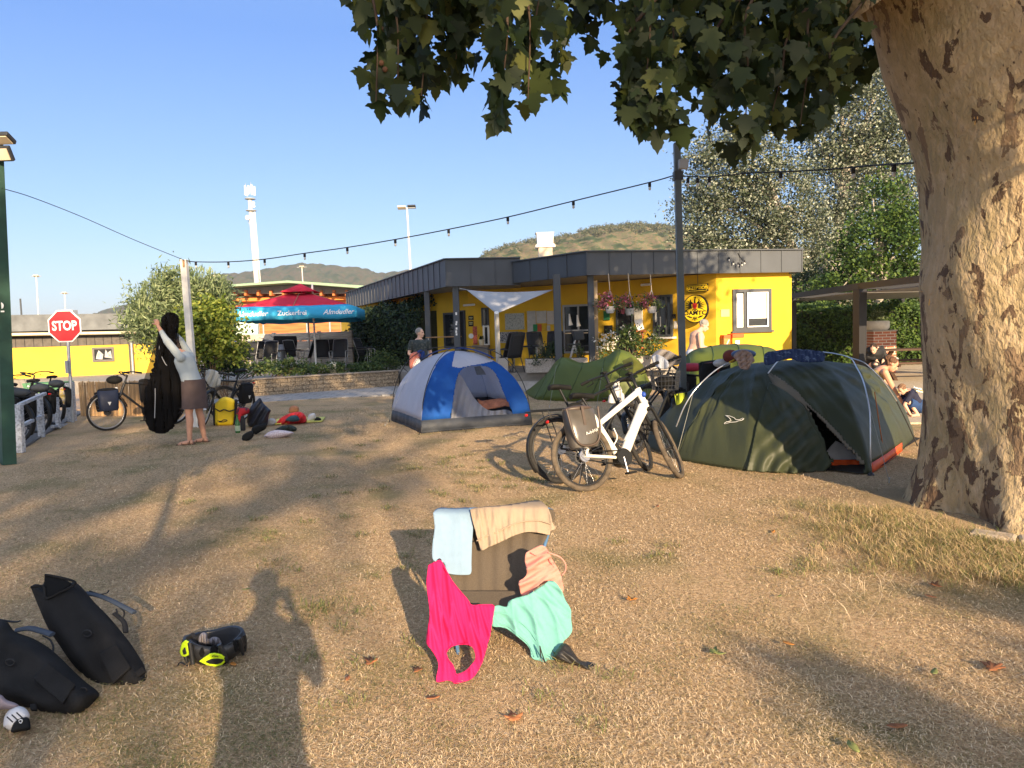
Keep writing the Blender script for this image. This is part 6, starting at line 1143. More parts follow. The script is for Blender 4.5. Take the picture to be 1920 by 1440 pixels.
def bike(lab, loc, heading, lean=0, steer=0, fm=FBLK, tm=TYRE, rm=RIMB, r=.355, tr=.024, wb=1.12, ebike=False, mud=True, rack=True, group=None, saddle_h=.98, bar='flat', fork_m=None, rot=None, pedal=0.3, hh=0.0):
    t = thing('bicycle', lab, 'bicycle', loc, group=group, world=False); t.rotation_mode = 'XYZ'; t.rotation_euler = (Matrix.Rotation(heading, 3, 'Z')@Matrix.Rotation(lean, 3, 'X')).to_euler()
    bb = Vector((.44, 0, r-.06)); ra = Vector((0, 0, r)); hb = Vector((wb-.27, 0, .69+hh*.7)); ht = Vector((wb-.34, 0, .86+hh)); st = Vector((.20, 0, .80)); sad = Vector((.12, 0, saddle_h)); T = .017
    if ebike:
        part('down_tube', MB().tube([bb+Vector((.05, 0, .02)), hb+Vector((-.04, 0, .02))], [.052, .050], 10, flat=1.0), fm, t); part('top_tube', MB().tube([st+Vector((.02, 0, -.16)), ht+Vector((0, 0, -.04))], [.026, .034], 10), fm, t); part('seat_tube', MB().tube([bb+Vector((-.02, 0, .02)), st], [.034, .020], 10), fm, t)
        part('motor', MB().tube([bb+Vector((.02, -.055, 0)), bb+Vector((.02, .055, 0))], .095, 18), FBLK, t); part('head_tube', MB().tube([hb, ht], .034, 12), fm, t); part('battery_cover', MB().tube([bb.lerp(hb, .25)+Vector((.01, 0, .03)), bb.lerp(hb, .88)+Vector((.01, 0, .03))], .046, 8), fm, t)
    else:
        part('down_tube', MB().tube([bb, hb], .021, 10), fm, t); part('top_tube', MB().tube([st, ht], .016, 10), fm, t); part('seat_tube', MB().tube([bb, st], .017, 10), fm, t); part('head_tube', MB().tube([hb, ht], .022, 10), fm, t)
    for s in (-1, 1): part('seat_stay', MB().tube([st+Vector((.02, s*.02, -.14 if ebike else -.04)), ra+Vector((0, s*.065, 0))], .014 if ebike else .009, 8), fm, t); part('chain_stay', MB().tube([bb+Vector((0, s*.03, 0)), ra+Vector((0, s*.065, 0))], .016 if ebike else .010, 8), fm, t)
    part('seat_post', MB().tube([st, sad], .014, 8), FBLK, t)
    sd = MB(); G_ = []
    for x, w, z in [(-.13, .035, 0), (-.11, .075, .01), (-.03, .072, .006), (.05, .03, 0), (.14, .018, -.01)]: G_.append([tuple(sad+Vector((x, w*math.cos(a), z+.02+.028*math.sin(a)))) for a in np.linspace(0, 2*math.pi, 17)[:-1]])
    sd.grid(np.array(G_), wrap=True); sd.add(G_[0], [tuple(range(16))]); sd.add(G_[-1], [tuple(range(15, -1, -1))]); part('saddle', sd, RUB, t)
    wheel(t, ra, r, tr, 'rear_wheel', tm, rm)
    ax = (ht-hb).normalized(); Ms = Matrix.Rotation(steer, 3, ax); piv = hb; S3 = lambda p: piv+Ms@(Vector(p)-piv)
    fa_ = Vector((wb, 0, r)); cr_ = hb+Vector((.0, 0, -.04))
    for s in (-1, 1): part('fork_leg', MB().tube([S3(hb+Vector((.01, s*.05, -.02))), S3(fa_+Vector((0, s*.055, 0)))], [.021, .013], 8), fork_m or FBLK, t)
    part('fork_crown', MB().tube([S3(hb+Vector((.01, -.055, -.02))), S3(hb+Vector((.01, .055, -.02)))], .024, 8), fork_m or FBLK, t); wheel(t, S3(fa_), r, tr, 'front_wheel', tm, rm, Ms)
    top = ht+ax*.15; part('stem', MB().tube([S3(ht), S3(top), S3(top+Vector((.07, 0, .02)))], .017, 8), FBLK, t); hbp = top+Vector((.07, 0, .02))
    if bar == 'flat': pts = [(-.02, .32, .0), (-.01, .18, .01), (0, 0, 0), (-.01, -.18, .01), (-.02, -.32, 0)]
    else: pts = [(-.22, .30, .02), (-.05, .28, .05), (.03, .12, .04), (0, 0, 0), (.03, -.12, .04), (-.05, -.28, .05), (-.22, -.30, .02)]
    hbar = part('handlebar', MB().tube(spline([tuple(S3(hbp+Vector(p))) for p in pts], 4), .012, 8), FBLK, t)
    for s in (0, -1): a, b = Vector(pts[s]), Vector(pts[1 if s == 0 else -2]); part('grip', MB().tube([S3(hbp+a), S3(hbp+a.lerp(b, .7 if bar == 'flat' else .6))], .018, 8), RUB, hbar)
    for s in (-1, 1): part('brake_lever', MB().tube([S3(hbp+Vector((.01, s*.19, 0))), S3(hbp+Vector((.06, s*.2, -.02))), S3(hbp+Vector((.06, s*.29, -.03)))], .006, 5), FBLK, hbar); part('brake_cable', MB().tube(spline([tuple(S3(hbp+Vector((.03, s*.18, 0)))), tuple(S3(hbp+Vector((.14, s*.10, -.02)))), tuple(S3(hb+Vector((.06, s*.03, .05)))), tuple(S3(hb+Vector((.04, s*.04, -.1))))], 5), .0028, 4), RUB, hbar)
    part('display', MB().box(S3(hbp+Vector((.0, .03, .03))), (.05, .07, .02)), RUB, hbar); part('headlight', MB().ell(S3(hb+Vector((.08, 0, .08))), (.03, .025, .025), seg=10, rings=6), LENS, t)
    part('crankset', MB().tube([bb+Vector((0, -.062, 0)), bb+Vector((0, -.07, 0))], .075, 20), FBLK, t)
    for s in (-1, 1):
        e = bb+Vector((.17*math.sin(pedal), 0, -.17*math.cos(pedal)))*1 if s < 0 else bb*2-(bb+Vector((.17*math.sin(pedal), 0, -.17*math.cos(pedal)))); e = bb+(e-bb); e.y = s*.085; part('crank', MB().tube([bb+Vector((0, s*.075, 0)), e], .013, 6), STEEL if ebike else FBLK, t); part('pedal', MB().box(e+Vector((0, s*.05, 0)), (.09, .09, .02)), RUB, t)
    part('chain', MB().tube([bb+Vector((0, -.066, .072)), ra+Vector((0, -.055, .045)), ra+Vector((-.045, -.055, 0)), ra+Vector((0, -.055, -.045)), bb+Vector((0, -.066, -.072))], .005, 4), RUB, t)
    part('cassette', MB().tube([ra+Vector((0, -.035, 0)), ra+Vector((0, -.058, 0))], .06, 16), STEEL, t)
    if mud:
        for c, MM, nm in ((ra, Matrix.Identity(3), 0), (S3(fa_), Ms, 1)):
            A = []; a0, a1 = ((-15, 130) if nm == 0 else (10, 150)); a0, a1 = (75, 215) if nm == 0 else (40, 170)
            for a in np.linspace(R(a0), R(a1), 18):
                A.append([tuple(Vector(c)+MM@Vector(((r+.018-.006*abs(q))*math.cos(a), q*.028, (r+.018-.008*abs(q))*math.sin(a)))) for q in (-1, -.5, 0, .5, 1)])
            part('mudguard', MB().grid(np.array(A)), FBLK, t, thick=.003)
    if rack:
        z = 2*r+.06
        for s in (-1, 1): part('rack_rail', MB().tube([(.14, s*.05, z), (-.30, s*.06, z+.01)], .007, 6), FBLK, t); part('rack_stay', MB().tube([tuple(ra+Vector((0, s*.075, 0))), (-.1, s*.06, z)], .006, 6), FBLK, t)
        part('rear_light', MB().ell((-.33, 0, z-.03), (.012, .035, .016), seg=10, rings=6), REDL, t)
    part('kickstand', MB().tube([(.05, .07, r-.05), (.0, .22, .02)], .008, 6), FBLK, t); return t
# group leaning together by the steel pole
b1 = G(1094, 922); hd = math.atan2(.62, 1.17)
wb_ = bike('white framed electric bicycle with a dark brown pannier, nearest of the parked group', (b1.x+.05, b1.y, 0), R(26), R(-17), R(42), fm=FWHT, tm=TYRED, r=.352, tr=.028, wb=1.16, ebike=True, mud=False, rack=True, group='bicycles parked beside the steel pole', saddle_h=.95, pedal=.05, hh=.15)
# pannier hanging on the near side
PBR = mat('pannier_brown', (.06, .042, .032), rough=.5, var=.15, spec=.5); PSH = mat('pannier_shine', (.075, .068, .06), rough=.28, var=.2, spec=.6, bump=.25, bscale=9)
pan = pannier(wb_, (-.06, -.17, .42), PSH, PBR, .33, .17, .38, name='pannier', reflector=False); part('trim', MB().tube(spline([(-.24, -.262, .80), (-.21, -.268, .55), (-.14, -.262, .44), (.02, -.262, .44), (.09, -.268, .55), (.12, -.262, .80)], 5), .012, 6), PBR, pan)
part('lettering', marks((.0, -.268, .56), frame((1, 0, .22), (-.22, 0, 1)), .15, .04, 4, 3, .005), WHITE, pan)
for o in [x for x in bpy.data.objects if x.parent == pan]:
    if o.name.startswith('lettering'): o.data.transform(Matrix.Translation((0, 0, 0)))
part('saddle_bag', MB().ell((.02, 0, .86), (.10, .05, .05), seg=12, rings=8), RUB, wb_); part('bottle_cage', MB().tube(spline([(.36, -.04, .42), (.42, -.05, .50), (.40, -.05, .60)], 4), .006, 5), WHITE, wb_)
part('lettering', marks((.62, -.056, .50), frame((.38, 0, .48), (-.48, 0, .38)), .20, .022, 8, 5, .002), GREYP, wb_)
part('blue_lock', MB().ell((.86, -.02, .93), (.03, .05, .035), seg=10, rings=6), mat('blue_plastic', (.02, .06, .3), rough=.4), wb_)
b2 = G(1062, 908); bike('black trekking bicycle right behind the white one, showing its red tail lights', (b2.x-.03, b2.y+.05, 0), R(27), R(-13), R(40), r=.36, tr=.024, group='bicycles parked beside the steel pole', saddle_h=1.0, fork_m=FBLK, hh=.12)
b2o = bpy.data.objects[-1]
b3 = G(1322, 800); b3t = bike('black bicycle facing left behind the steel pole with a long dark saddle', (b3.x+.25, 12.1, 0), R(176), R(-6), R(15), r=.35, tr=.026, group='bicycles parked beside the steel pole', saddle_h=1.0)
pannier(b3t, (-.1, .16, .42), RUB, RUB, .32, .16, .34, reflector=False); pannier(b3t, (.62, .15, .36), RUB, RUB, .3, .16, .36, reflector=False); part('red_bag', MB().ell((.40, 0, .95), (.22, .1, .07), seg=14, rings=8), mat('red_bag', (.30, .02, .04), rough=.6), b3t); part('frame_bag', MB().box((.55, 0, .66), (.45, .1, .3)), RUB, b3t, bev=.03)
b4 = G(1210, 830); b4t = bike('black touring bicycle half hidden between the green tent and the white bicycle', (b4.x-.35, 9.3, 0), R(36), R(-12), R(30), r=.35, group='bicycles parked beside the steel pole', saddle_h=.95, hh=.12); pannier(b4t, (.95, -.14, .35), mat('lime_bag', (.35, .42, .03), rough=.6), RUB, .24, .12, .34, reflector=False)
pannier(b4t, (1.12, .14, .42), RUB, RUB, .34, .2, .36, reflector=False)
# clothes and bags lying over the handlebars
one('jacket', sheet([(1222, 672), (1228, 662), (1242, 656), (1258, 660), (1272, 668), (1276, 672), (1272, 682), (1262, 684), (1250, 690), (1238, 684), (1228, 684)], lambda x, y: 10.0, 1.6, lambda x, y: .05*math.sin(x*.3+y*.3)), mat('grey_cloth', (.34, .31, .29), rough=.9, var=.12), 'grey brown jacket thrown over the handlebars beside the steel pole', 'jacket', thick=.03)
one('towel', sheet([(1224, 668), (1232, 665), (1246, 672), (1254, 684), (1248, 692), (1236, 690), (1226, 682)], lambda x, y: 9.9, 1.6, lambda x, y: .04*math.sin(x*.4)), mat('pale_blue_cloth', (.40, .44, .52), rough=.9), 'pale blue-grey towel hanging below the jacket on the handlebars', 'towel', thick=.025)
one('carrier_bag', sheet([(1255, 757), (1262, 754), (1274, 753), (1277, 768), (1262, 769), (1256, 764)], lambda x, y: 10.9, 1.6, lambda x, y: .03*math.sin(x*.6)), mat('bag_bluewhite', (.45, .5, .6)), 'small blue-white carrier bag on the ground left of the steel pole', 'bag', thick=.08)
wbk = thing('wire_basket', 'dark wire basket behind the handlebar of the white bicycle', 'basket', tuple(U(1247, 715, 9.25))); bc = U(1247, 712, 9.25); WM = mat('basket_wire', (.045, .05, .06), rough=.5, metal=.4)
bw_ = MB(); P4 = lambda q, z, k=4: [(bc.x+q*x, bc.y+q*y*.7, bc.z+z) for x, y in ((-1, -1), (1, -1), (1, 1), (-1, 1))]
for z, q in ((.11, .17), (.05, .16), (-.01, .15), (-.07, .145), (-.12, .14)): bw_.tube(P4(q, z), .004, 5, closed=True)
for e in range(4):
    A4, B4 = P4(.17, .11), P4(.14, -.12)
    for k in range(7): f = k/7; a = Vector(A4[e]).lerp(Vector(A4[(e+1) % 4]), f); b = Vector(B4[e]).lerp(Vector(B4[(e+1) % 4]), f); bw_.tube([a, b], .003, 4)
tag(part('wires', bw_, WM, wbk), kind='stuff'); part('content', MB().ell(bc+Vector((0, 0, -.02)), (.12, .09, .08), seg=12, rings=8), RUB, wbk)
one('shopping_bag', sheet([(1142, 755), (1145, 740), (1150, 728), (1155, 714), (1160, 714), (1162, 728), (1168, 742), (1166, 752), (1152, 756)], lambda x, y: 8.9, 1.5, lambda x, y: .02*math.sin(x*.7)), mat('white_bag', (.62, .62, .62), transl=.2), 'white carrier bag hanging from a handlebar among the bicycles', 'bag', thick=.04)
one('cap', MB().ell(U(1353, 681, 10.2), (.12, .09, .06), seg=14, rings=8), mat('cap_grey', (.42, .42, .42), rough=.9), 'pale grey cap on the bicycle bag left of the shirt on the dark tent', 'cap')
bgx = thing('bag', 'black bag with brown top strapped on a bicycle between the pole and the dark tent', 'bag', tuple(U(1335, 720, 10.4))); pannier(bgx, tuple(U(1340, 728, 10.4)), RUB, mat('brown_red', (.14, .03, .02)), .42, .26, .32, rot=.1)
bpy.data.objects.remove(bgx) if False else None
one('frame_bag', MB().ell(U(1370, 668, 10.1), (.11, .1, .09), seg=12, rings=8), mat('brown_red', (.14, .03, .02)), 'dark reddish bag with an upright strap above the yellow pole tip', 'bag')
# bikes on the left lawn
c1 = G(213, 808); l1 = bike('black bicycle loaded with dark panniers standing left of the black net', (c1.x+.75, c1.y+.75, 0), R(218), R(5), R(10), r=.35, tr=.02, rm=RIMS, group='bicycles around the person with the net', saddle_h=.9, bar='sweep')
c1 = G(262, 806)
pannier(l1, (1.1, .16, .36), mat('pannier_navy', (.012, .018, .04), rough=.6), RUB, .34, .16, .38); pannier(l1, (1.1, -.16, .36), RUB, RUB, .34, .16, .34); pannier(l1, (.42, -.1, .48), RUB, RUB, .2, .14, .4, reflector=False)
part('helmet', MB().ell((.95, .02, .93), (.14, .1, .08), seg=14, rings=9), RUB, l1)
cx = G(404, 803); l2 = bike('black touring bicycle with pale tyre stripes just right of the person with the net', (cx.x-.35+.42, cx.y+1.15, 0), R(-108), R(-6), R(25), r=.35, tr=.02, rm=RIMS, group='bicycles around the person with the net', saddle_h=.98); pannier(l2, (.1, .15, .38), RUB, RUB, .32, .15, .36)
one('plastic_bag', sheet([(388, 695), (396, 693), (407, 697), (412, 708), (410, 722), (400, 726), (392, 722), (386, 708)], lambda x, y: 12.3, 1.6, lambda x, y: .03*math.sin(x*.5+y*.2)), mat('clear_bag', (.62, .64, .62), transl=.5, rough=.4), 'thin whitish plastic bag hanging on the bicycle beside the person', 'bag', thick=.04)
cx = G(345, 800); l3 = bike('dark bicycle mostly hidden behind the person and the black net', (cx.x-.7, cx.y+.9, 0), R(4), R(6), R(10), r=.34, tr=.022, group='bicycles around the person with the net', saddle_h=.9)
# bikes at the stand on the left
sp3 = [(30, 832, 10.6, 170, 'black bicycle with panniers at the near end of the stand behind the green post', 'a'), (70, 814, 12.3, 158, 'black bicycle with white reflectors on its panniers in the middle of the stand', 'b'), (102, 798, 13.6, 150, 'bicycle with yellow cloths on its bag at the far end of the stand', 'c')]
for i, (px, py, d, h, lab, k) in enumerate(sp3):
    g = G(px, py); bk = bike(lab, (g.x, g.y, 0), R(h), R(4), R(8), r=.35, tr=.024, group='bicycles at the white stand', saddle_h=.95, bar='sweep' if i else 'flat'); 
    for s_ in (-1, 1): pannier(bk, (-.05, s_*.16, .36), RUB, RUB, .34, .17, .38)
    part('rack_bag', MB().ell((-.08, 0, .84), (.2, .12, .08), seg=14, rings=8), mat('bag_grey', (.035, .04, .045), rough=.8, var=.3), bk)
one('cloth', sheet([(112, 728), (118, 727), (122, 745), (120, 760), (116, 748), (112, 742)], lambda x, y: 13.3, 1.5, lambda x, y: .02*math.sin(y*.5)), mat('yellow_lilac', (.45, .35, .30), scale=40, col2=(.6, .45, .1), thr=(.45, .55)), 'yellow and lilac cloth hanging at the far bicycle of the stand', 'cloth', thick=.02)
# ---------------------------------------------------------------- people
def skin(name, col): return mat(name, col, rough=.55, var=.06, scale=20, spec=.35)
SK1 = skin('skin_tan', (.52, .27, .17)); SK2 = skin('skin_fair', (.62, .38, .27)); SK3 = skin('skin_child', (.62, .36, .25))
def remesh(mb, voxel, smooth=6):
    me = mkmesh('tmp', mb.v, mb.f, mb.s); ob = bpy.data.objects.new('tmp', me); COL.objects.link(ob); md = ob.modifiers.new('r', 'REMESH'); md.mode = 'VOXEL'; md.voxel_size = voxel; md.use_smooth_shade = True
    if smooth: ms = ob.modifiers.new('s', 'SMOOTH'); ms.iterations = smooth; ms.factor = .5
    bpy.context.view_layer.update(); m2 = bpy.data.meshes.new_from_object(ob.evaluated_get(bpy.context.evaluated_depsgraph_get())); bpy.data.objects.remove(ob); bpy.data.meshes.remove(me); m2.polygons.foreach_set('use_smooth', np.ones(len(m2.polygons), bool)); return m2
def solid(name, mb, m, parent, voxel=.012, smooth=4, label=None):
    me = remesh(mb, voxel, smooth); me.materials.clear(); me.materials.append(m); o = bpy.data.objects.new(name, me); COL.objects.link(o); setparent(o, parent)
    if label: o['label'] = label
    return o
def cap_tube(mb, pts, rr, seg=14):
    mb.tube(pts, rr, seg); 
    for p, r_ in zip(pts, rr if hasattr(rr, '__len__') else [rr]*len(pts)): mb.ell(p, r_*.99, seg=12, rings=8)
def hand(mb, w, d, up, s=1.0, curl=.5):
    """palm at wrist w pointing d, back of hand towards up; five fingers"""
    d = Vector(d).normalized(); up = Vector(up); up = (up-d*up.dot(d)).normalized(); sd = d.cross(up); w = Vector(w); M = Matrix((d, sd, up)).transposed(); mb.ell(w+d*.045*s, (.052*s, .04*s, .017*s), M=M, seg=12, rings=8)
    for k, L in enumerate((.068, .078, .072, .056)):
        b = w+d*.085*s+sd*(-.028+.019*k)*s; c1 = R(28)*curl*1.6; p1 = b+(d*math.cos(c1)-up*math.sin(c1))*L*.5*s; c2 = c1*2.3; p2 = p1+(d*math.cos(c2)-up*math.sin(c2))*L*.5*s; mb.tube([b-d*.01, b, p1, p2], [.0095*s, .009*s, .0085*s, .007*s], 8)
    b = w+d*.03*s-sd*.032*s; p1 = b+(d*.6-sd*.8-up*.2*curl).normalized()*.035*s; p2 = p1+(d*.9-sd*.25-up*.4*curl).normalized()*.03*s; mb.tube([b, p1, p2], [.012*s, .010*s, .008*s], 8)
def foot(mb, an, d, s=1.0):
    d = Vector(d); d.z = 0; d = d.normalized(); an = Vector(an); z0 = an.z-.075*s; sd = Vector((-d.y, d.x, 0)); f = Vector((an.x, an.y, z0)); mb.tube([f-d*.05*s+Vector((0, 0, .035*s)), f+d*.03*s+Vector((0, 0, .04*s)), f+d*.12*s+Vector((0, 0, .025*s)), f+d*.165*s+Vector((0, 0, .018*s))], [.034*s, .038*s, .036*s, .02*s], 12)
    for k in range(5): mb.tube([f+d*.15*s+sd*(-.028+.014*k)*s+Vector((0, 0, .014*s)), f+d*(.195-.008*abs(k-1))*s+sd*(-.032+.016*k)*s+Vector((0, 0, .011*s))], .009*s, 6)
def head(mb, c, f, up, s=1.0):
    f = Vector(f).normalized(); up = Vector(up); up = (up-f*up.dot(f)).normalized(); r_ = f.cross(up); M = Matrix((f, r_, up)).transposed(); c = Vector(c); L = lambda x, y, z: c+M@Vector((x*s, y*s, z*s))
    mb.ell(L(-.012, 0, .03), (.097*s, .076*s, .093*s), M=M, seg=18, rings=12); mb.ell(L(.025, 0, -.03), (.062*s, .06*s, .085*s), M=M, seg=16, rings=10); mb.ell(L(.058, 0, -.088), (.028*s, .03*s, .022*s), M=M)
    mb.tube([L(.083, 0, .02), L(.10, 0, -.018), L(.108, 0, -.030), L(.09, 0, -.038)], [.010*s, .013*s, .015*s, .012*s], 8)
    for y in (-1, 1): mb.ell(L(-.005, y*.076, -.005), (.02*s, .010*s, .032*s), M=M, seg=8, rings=6); mb.ell(L(.077, y*.03, .035), (.014*s, .024*s, .008*s), M=M, seg=8, rings=6); mb.ell(L(.066, y*.04, -.015), (.02*s, .02*s, .018*s), M=M, seg=8, rings=6)
    mb.tube([L(.082, -.02, -.056), L(.089, 0, -.055), L(.082, .02, -.056)], [.006*s, .009*s, .006*s], 6); mb.tube([L(.08, -.018, -.066), L(.085, 0, -.067), L(.08, .018, -.066)], [.006*s, .008*s, .006*s], 6); return L, M
def dense(T, k=4):
    out = []
    for a, b in zip(T[:-1], T[1:]): out += [tuple(a[i]+(b[i]-a[i])*j/k for i in range(3)) for j in range(k)]
    return out+[T[-1]]
def person(lab, J, sk, voxel=.009, s=1.0, face=(0, -1, 0), hup=(0, 0, 1), fdir=(0, -1, 0), hl=(0, 0, -1), hr=(0, 0, -1), backL=(0, -1, 0), backR=(0, -1, 0), curl=.6, belly=0.0, fat=1.0, eyes=True, group=None, feet=True):
    t = thing('person', lab, 'person', (J['pel'][0], J['pel'][1], 0), group=group); mb = MB(); g = {k: Vector(v) for k, v in J.items()}
    up_ = (g['neck']-g['pel']).normalized(); sv = (g['shr']-g['shl']).normalized(); fw = Vector(fdir).normalized(); fw = (fw-up_*fw.dot(up_)).normalized(); M = Matrix((sv, fw, up_)).transposed(); L = (g['neck']-g['pel']).length
    for q, a, b in dense([(0, .155, .115), (.2, .145, .108), (.42, .135, .10), (.62, .155, .11), (.80, .165, .11), (.93, .12, .08)]):
        mb.ell(g['pel']+up_*L*q+fw*(belly*.05*math.exp(-((q-.3)/.2)**2)), (a*fat*s, (b+belly*.03*math.exp(-((q-.3)/.2)**2))*fat*s, L*.17), M=M, seg=18, rings=10)
    cap_tube(mb, [g['pel']+up_*L*.9, g['neck'], g['head']-Vector(hup)*.02*s], [.07*s, .055*s, .052*s])
    for k, sl_ in (('l', -1), ('r', 1)):
        cap_tube(mb, [g['pel']+up_*L*.88, g['sh'+k]], [.06*s, .058*s*fat]); cap_tube(mb, [g['sh'+k], g['sh'+k].lerp(g['el'+k], .4), g['el'+k]], [.056*s*fat, .05*s*fat, .040*s]); cap_tube(mb, [g['el'+k], g['el'+k].lerp(g['wr'+k], .3), g['wr'+k]], [.040*s, .041*s, .026*s])
        hand(mb, g['wr'+k], hl if k == 'l' else hr, backL if k == 'l' else backR, s, curl)
        cap_tube(mb, [g['pel']+sv*sl_*.08*s, g['pel'].lerp(g['kn'+k], .12)+sv*sl_*.085*s, g['pel'].lerp(g['kn'+k], .5)+sv*sl_*.05*s, g['kn'+k]], [.09*s*fat, .092*s*fat, .076*s*fat, .056*s]); cap_tube(mb, [g['kn'+k], g['kn'+k].lerp(g['an'+k], .28)-fw*.012, g['kn'+k].lerp(g['an'+k], .6), g['an'+k]], [.055*s, .058*s, .044*s, .036*s])
        if feet: foot(mb, g['an'+k], J.get('ft'+k, fdir), s)
    HL, HM = head(mb, g['head'], face, hup, s); solid('body', mb, sk, t, voxel, 5)
    if eyes:
        for y in (-1, 1): part('eye', MB().ell(HL(.083, y*.031, .014), .010*s, seg=8, rings=6), mat('eye', (.03, .02, .015), rough=.2), t)
    return t, HL, HM, g, M, L
def hair(t, HL, HM, m, s=1.0, pieces=(), n=900, ln=.03, band=(-.2, 1)):
    mb = MB(); mb.ell(HL(-.022, 0, .045), (.098*s, .084*s, .088*s), M=HM, seg=18, rings=12)
    for (x, y, z), r_ in pieces: mb.ell(HL(x, y, z), tuple(v*s for v in r_), M=HM, seg=12, rings=8)
    # keep the face clear
    o = solid('hair', mb, m, t, .008*s, 2); me = o.data; inv = HM.transposed(); c0 = HL(0, 0, 0)
    rg = random.Random(5)
    for v in me.vertices:
        q = inv@(v.co-c0)/s; k = .006*math.sin(q.y*160+q.z*50)+.004*math.sin(q.x*210+q.z*140)+rg.uniform(-.003, .003); v.co += HM@(q.normalized()*k)
    import bmesh
    bm = bmesh.new(); bm.from_mesh(me); dele = [v for v in bm.verts if (lambda q: q.x > .045 and q.z < .085 or (q.x > -.01 and q.z < .0))(inv@(v.co-c0)/s)]; bmesh.ops.delete(bm, geom=dele, context='VERTS'); bm.to_mesh(me); bm.free(); return o
def torso_cloth(t, nm, g, M, L, m, s=1.0, grow=.018, q0=.0, q1=.95, sleeves=.55, fat=1.0, ext=(), voxel=.011, belly=0, label=None):
    mb = MB(); up_ = (g['neck']-g['pel']).normalized(); fw = M.col[1]
    for q, a, b in dense([(-.22, .158, .12), (-.12, .155, .118), (0, .158, .12), (.2, .148, .112), (.42, .142, .106), (.62, .158, .114), (.80, .165, .114), (.90, .12, .085)]):
        if q0 <= q <= q1: mb.ell(g['pel']+up_*L*q+fw*belly*.05*math.exp(-((q-.3)/.2)**2), ((a+grow)*fat*s, (b+grow+belly*.03*math.exp(-((q-.3)/.2)**2))*fat*s, L*.155), M=M, seg=18, rings=10)
    for k in 'lr':
        e = g['sh'+k].lerp(g['el'+k], min(1, sleeves)); cap_tube(mb, [g['pel']+up_*L*.85, g['sh'+k]], [.07*s, .066*s]); mb.tube([g['sh'+k], e], [.064*s*fat, .058*s*fat], 14)
        if sleeves > 1: cap_tube(mb, [g['el'+k], g['el'+k].lerp(g['wr'+k], sleeves-1)], [.050*s, .036*s]); 
    for p, r_ in ext: mb.ell(p, r_, M=M)
    return solid(nm, mb, m, t, voxel, 4, label)
# 1: person holding up the black net (bending back to the right of it, facing left)
x0 = G(366, 832); B0 = Vector((x0.x, x0.y, 0)); at = lambda dx, dy, z: (B0.x+dx, B0.y+dy, z)
J = dict(pel=at(.02, .02, .90), neck=at(-.13, .02, 1.42), head=at(-.27, .01, 1.53), shl=at(-.07, -.17, 1.355), shr=at(-.07, .19, 1.355), ell=at(-.24, -.24, 1.63), wrl=at(-.37, -.20, 1.85), elr=at(-.24, .20, 1.64), wrr=at(-.37, .12, 1.86), knl=at(-.03, -.09, .49), anl=at(-.03, -.12, .075), knr=at(.05, .10, .49), anr=at(.10, .12, .075), ftl=(-1, -.25, 0), ftr=(-1, -.1, 0))
t, HL, HM, g, M, L = person('person in a pale grey-blue long-sleeved top and short dark skirt holding up a black net', J, SK1, face=(-1, -.05, -.35), hup=(-.3, 0, 1), fdir=(-1, 0, .0), hl=(-.3, .05, 1), hr=(-.3, -.05, 1), backL=(.6, -.8, 0), backR=(.6, .8, 0), curl=1.0)
hair(t, HL, HM, mat('hair_dark', (.035, .022, .015), rough=.7), pieces=[((-.06, 0, -.02), (.06, .07, .07))])
torso_cloth(t, 'top', g, M, L, mat('top_grey', (.40, .45, .46), rough=.9, var=.05, transl=.05), sleeves=1.62, q0=-.1, grow=.03)
mb = MB(); mb.lathe([(.172, .07), (.178, 0), (.182, -.10), (.185, -.25), (.195, -.38)], 26, (B0.x+.02, B0.y+.02, .94), Matrix.Diagonal((1.0, 1.05, 1)), wob=lambda a, z: 1+.03*math.sin(a*7+z*6)*(-z*2)); part('skirt', mb, mat('skirt_brown', (.085, .06, .055), rough=.9, var=.15), t)
SNB = mat('sandal_brown', (.10, .05, .03), rough=.8)
for k, fd in (('anl', Vector((-1, -.25, 0)).normalized()), ('anr', Vector((-1, -.1, 0)).normalized())):
    a = Vector(g[k]); f = Vector((a.x, a.y, 0)); sd_ = Vector((-fd.y, fd.x, 0)); mb = MB(); mb.prism([(-.08, -.035), (.0, -.04), (.12, -.045), (.19, -.03), (.2, .02), (.12, .045), (0, .04), (-.08, .035)], .002, .02, f, Matrix((fd, sd_, (0, 0, 1))).transposed()); sn = part('sandal', mb, SNB, t)
    for q, zz in ((.02, .07), (.11, .05), (-.0, .095)): part('strap', MB().tube([f+fd*q+sd_*.045+Vector((0, 0, .02)), f+fd*q+sd_*.02+Vector((0, 0, zz)), f+fd*q-sd_*.02+Vector((0, 0, zz)), f+fd*q-sd_*.045+Vector((0, 0, .02))], .006, 5), SNB, sn)
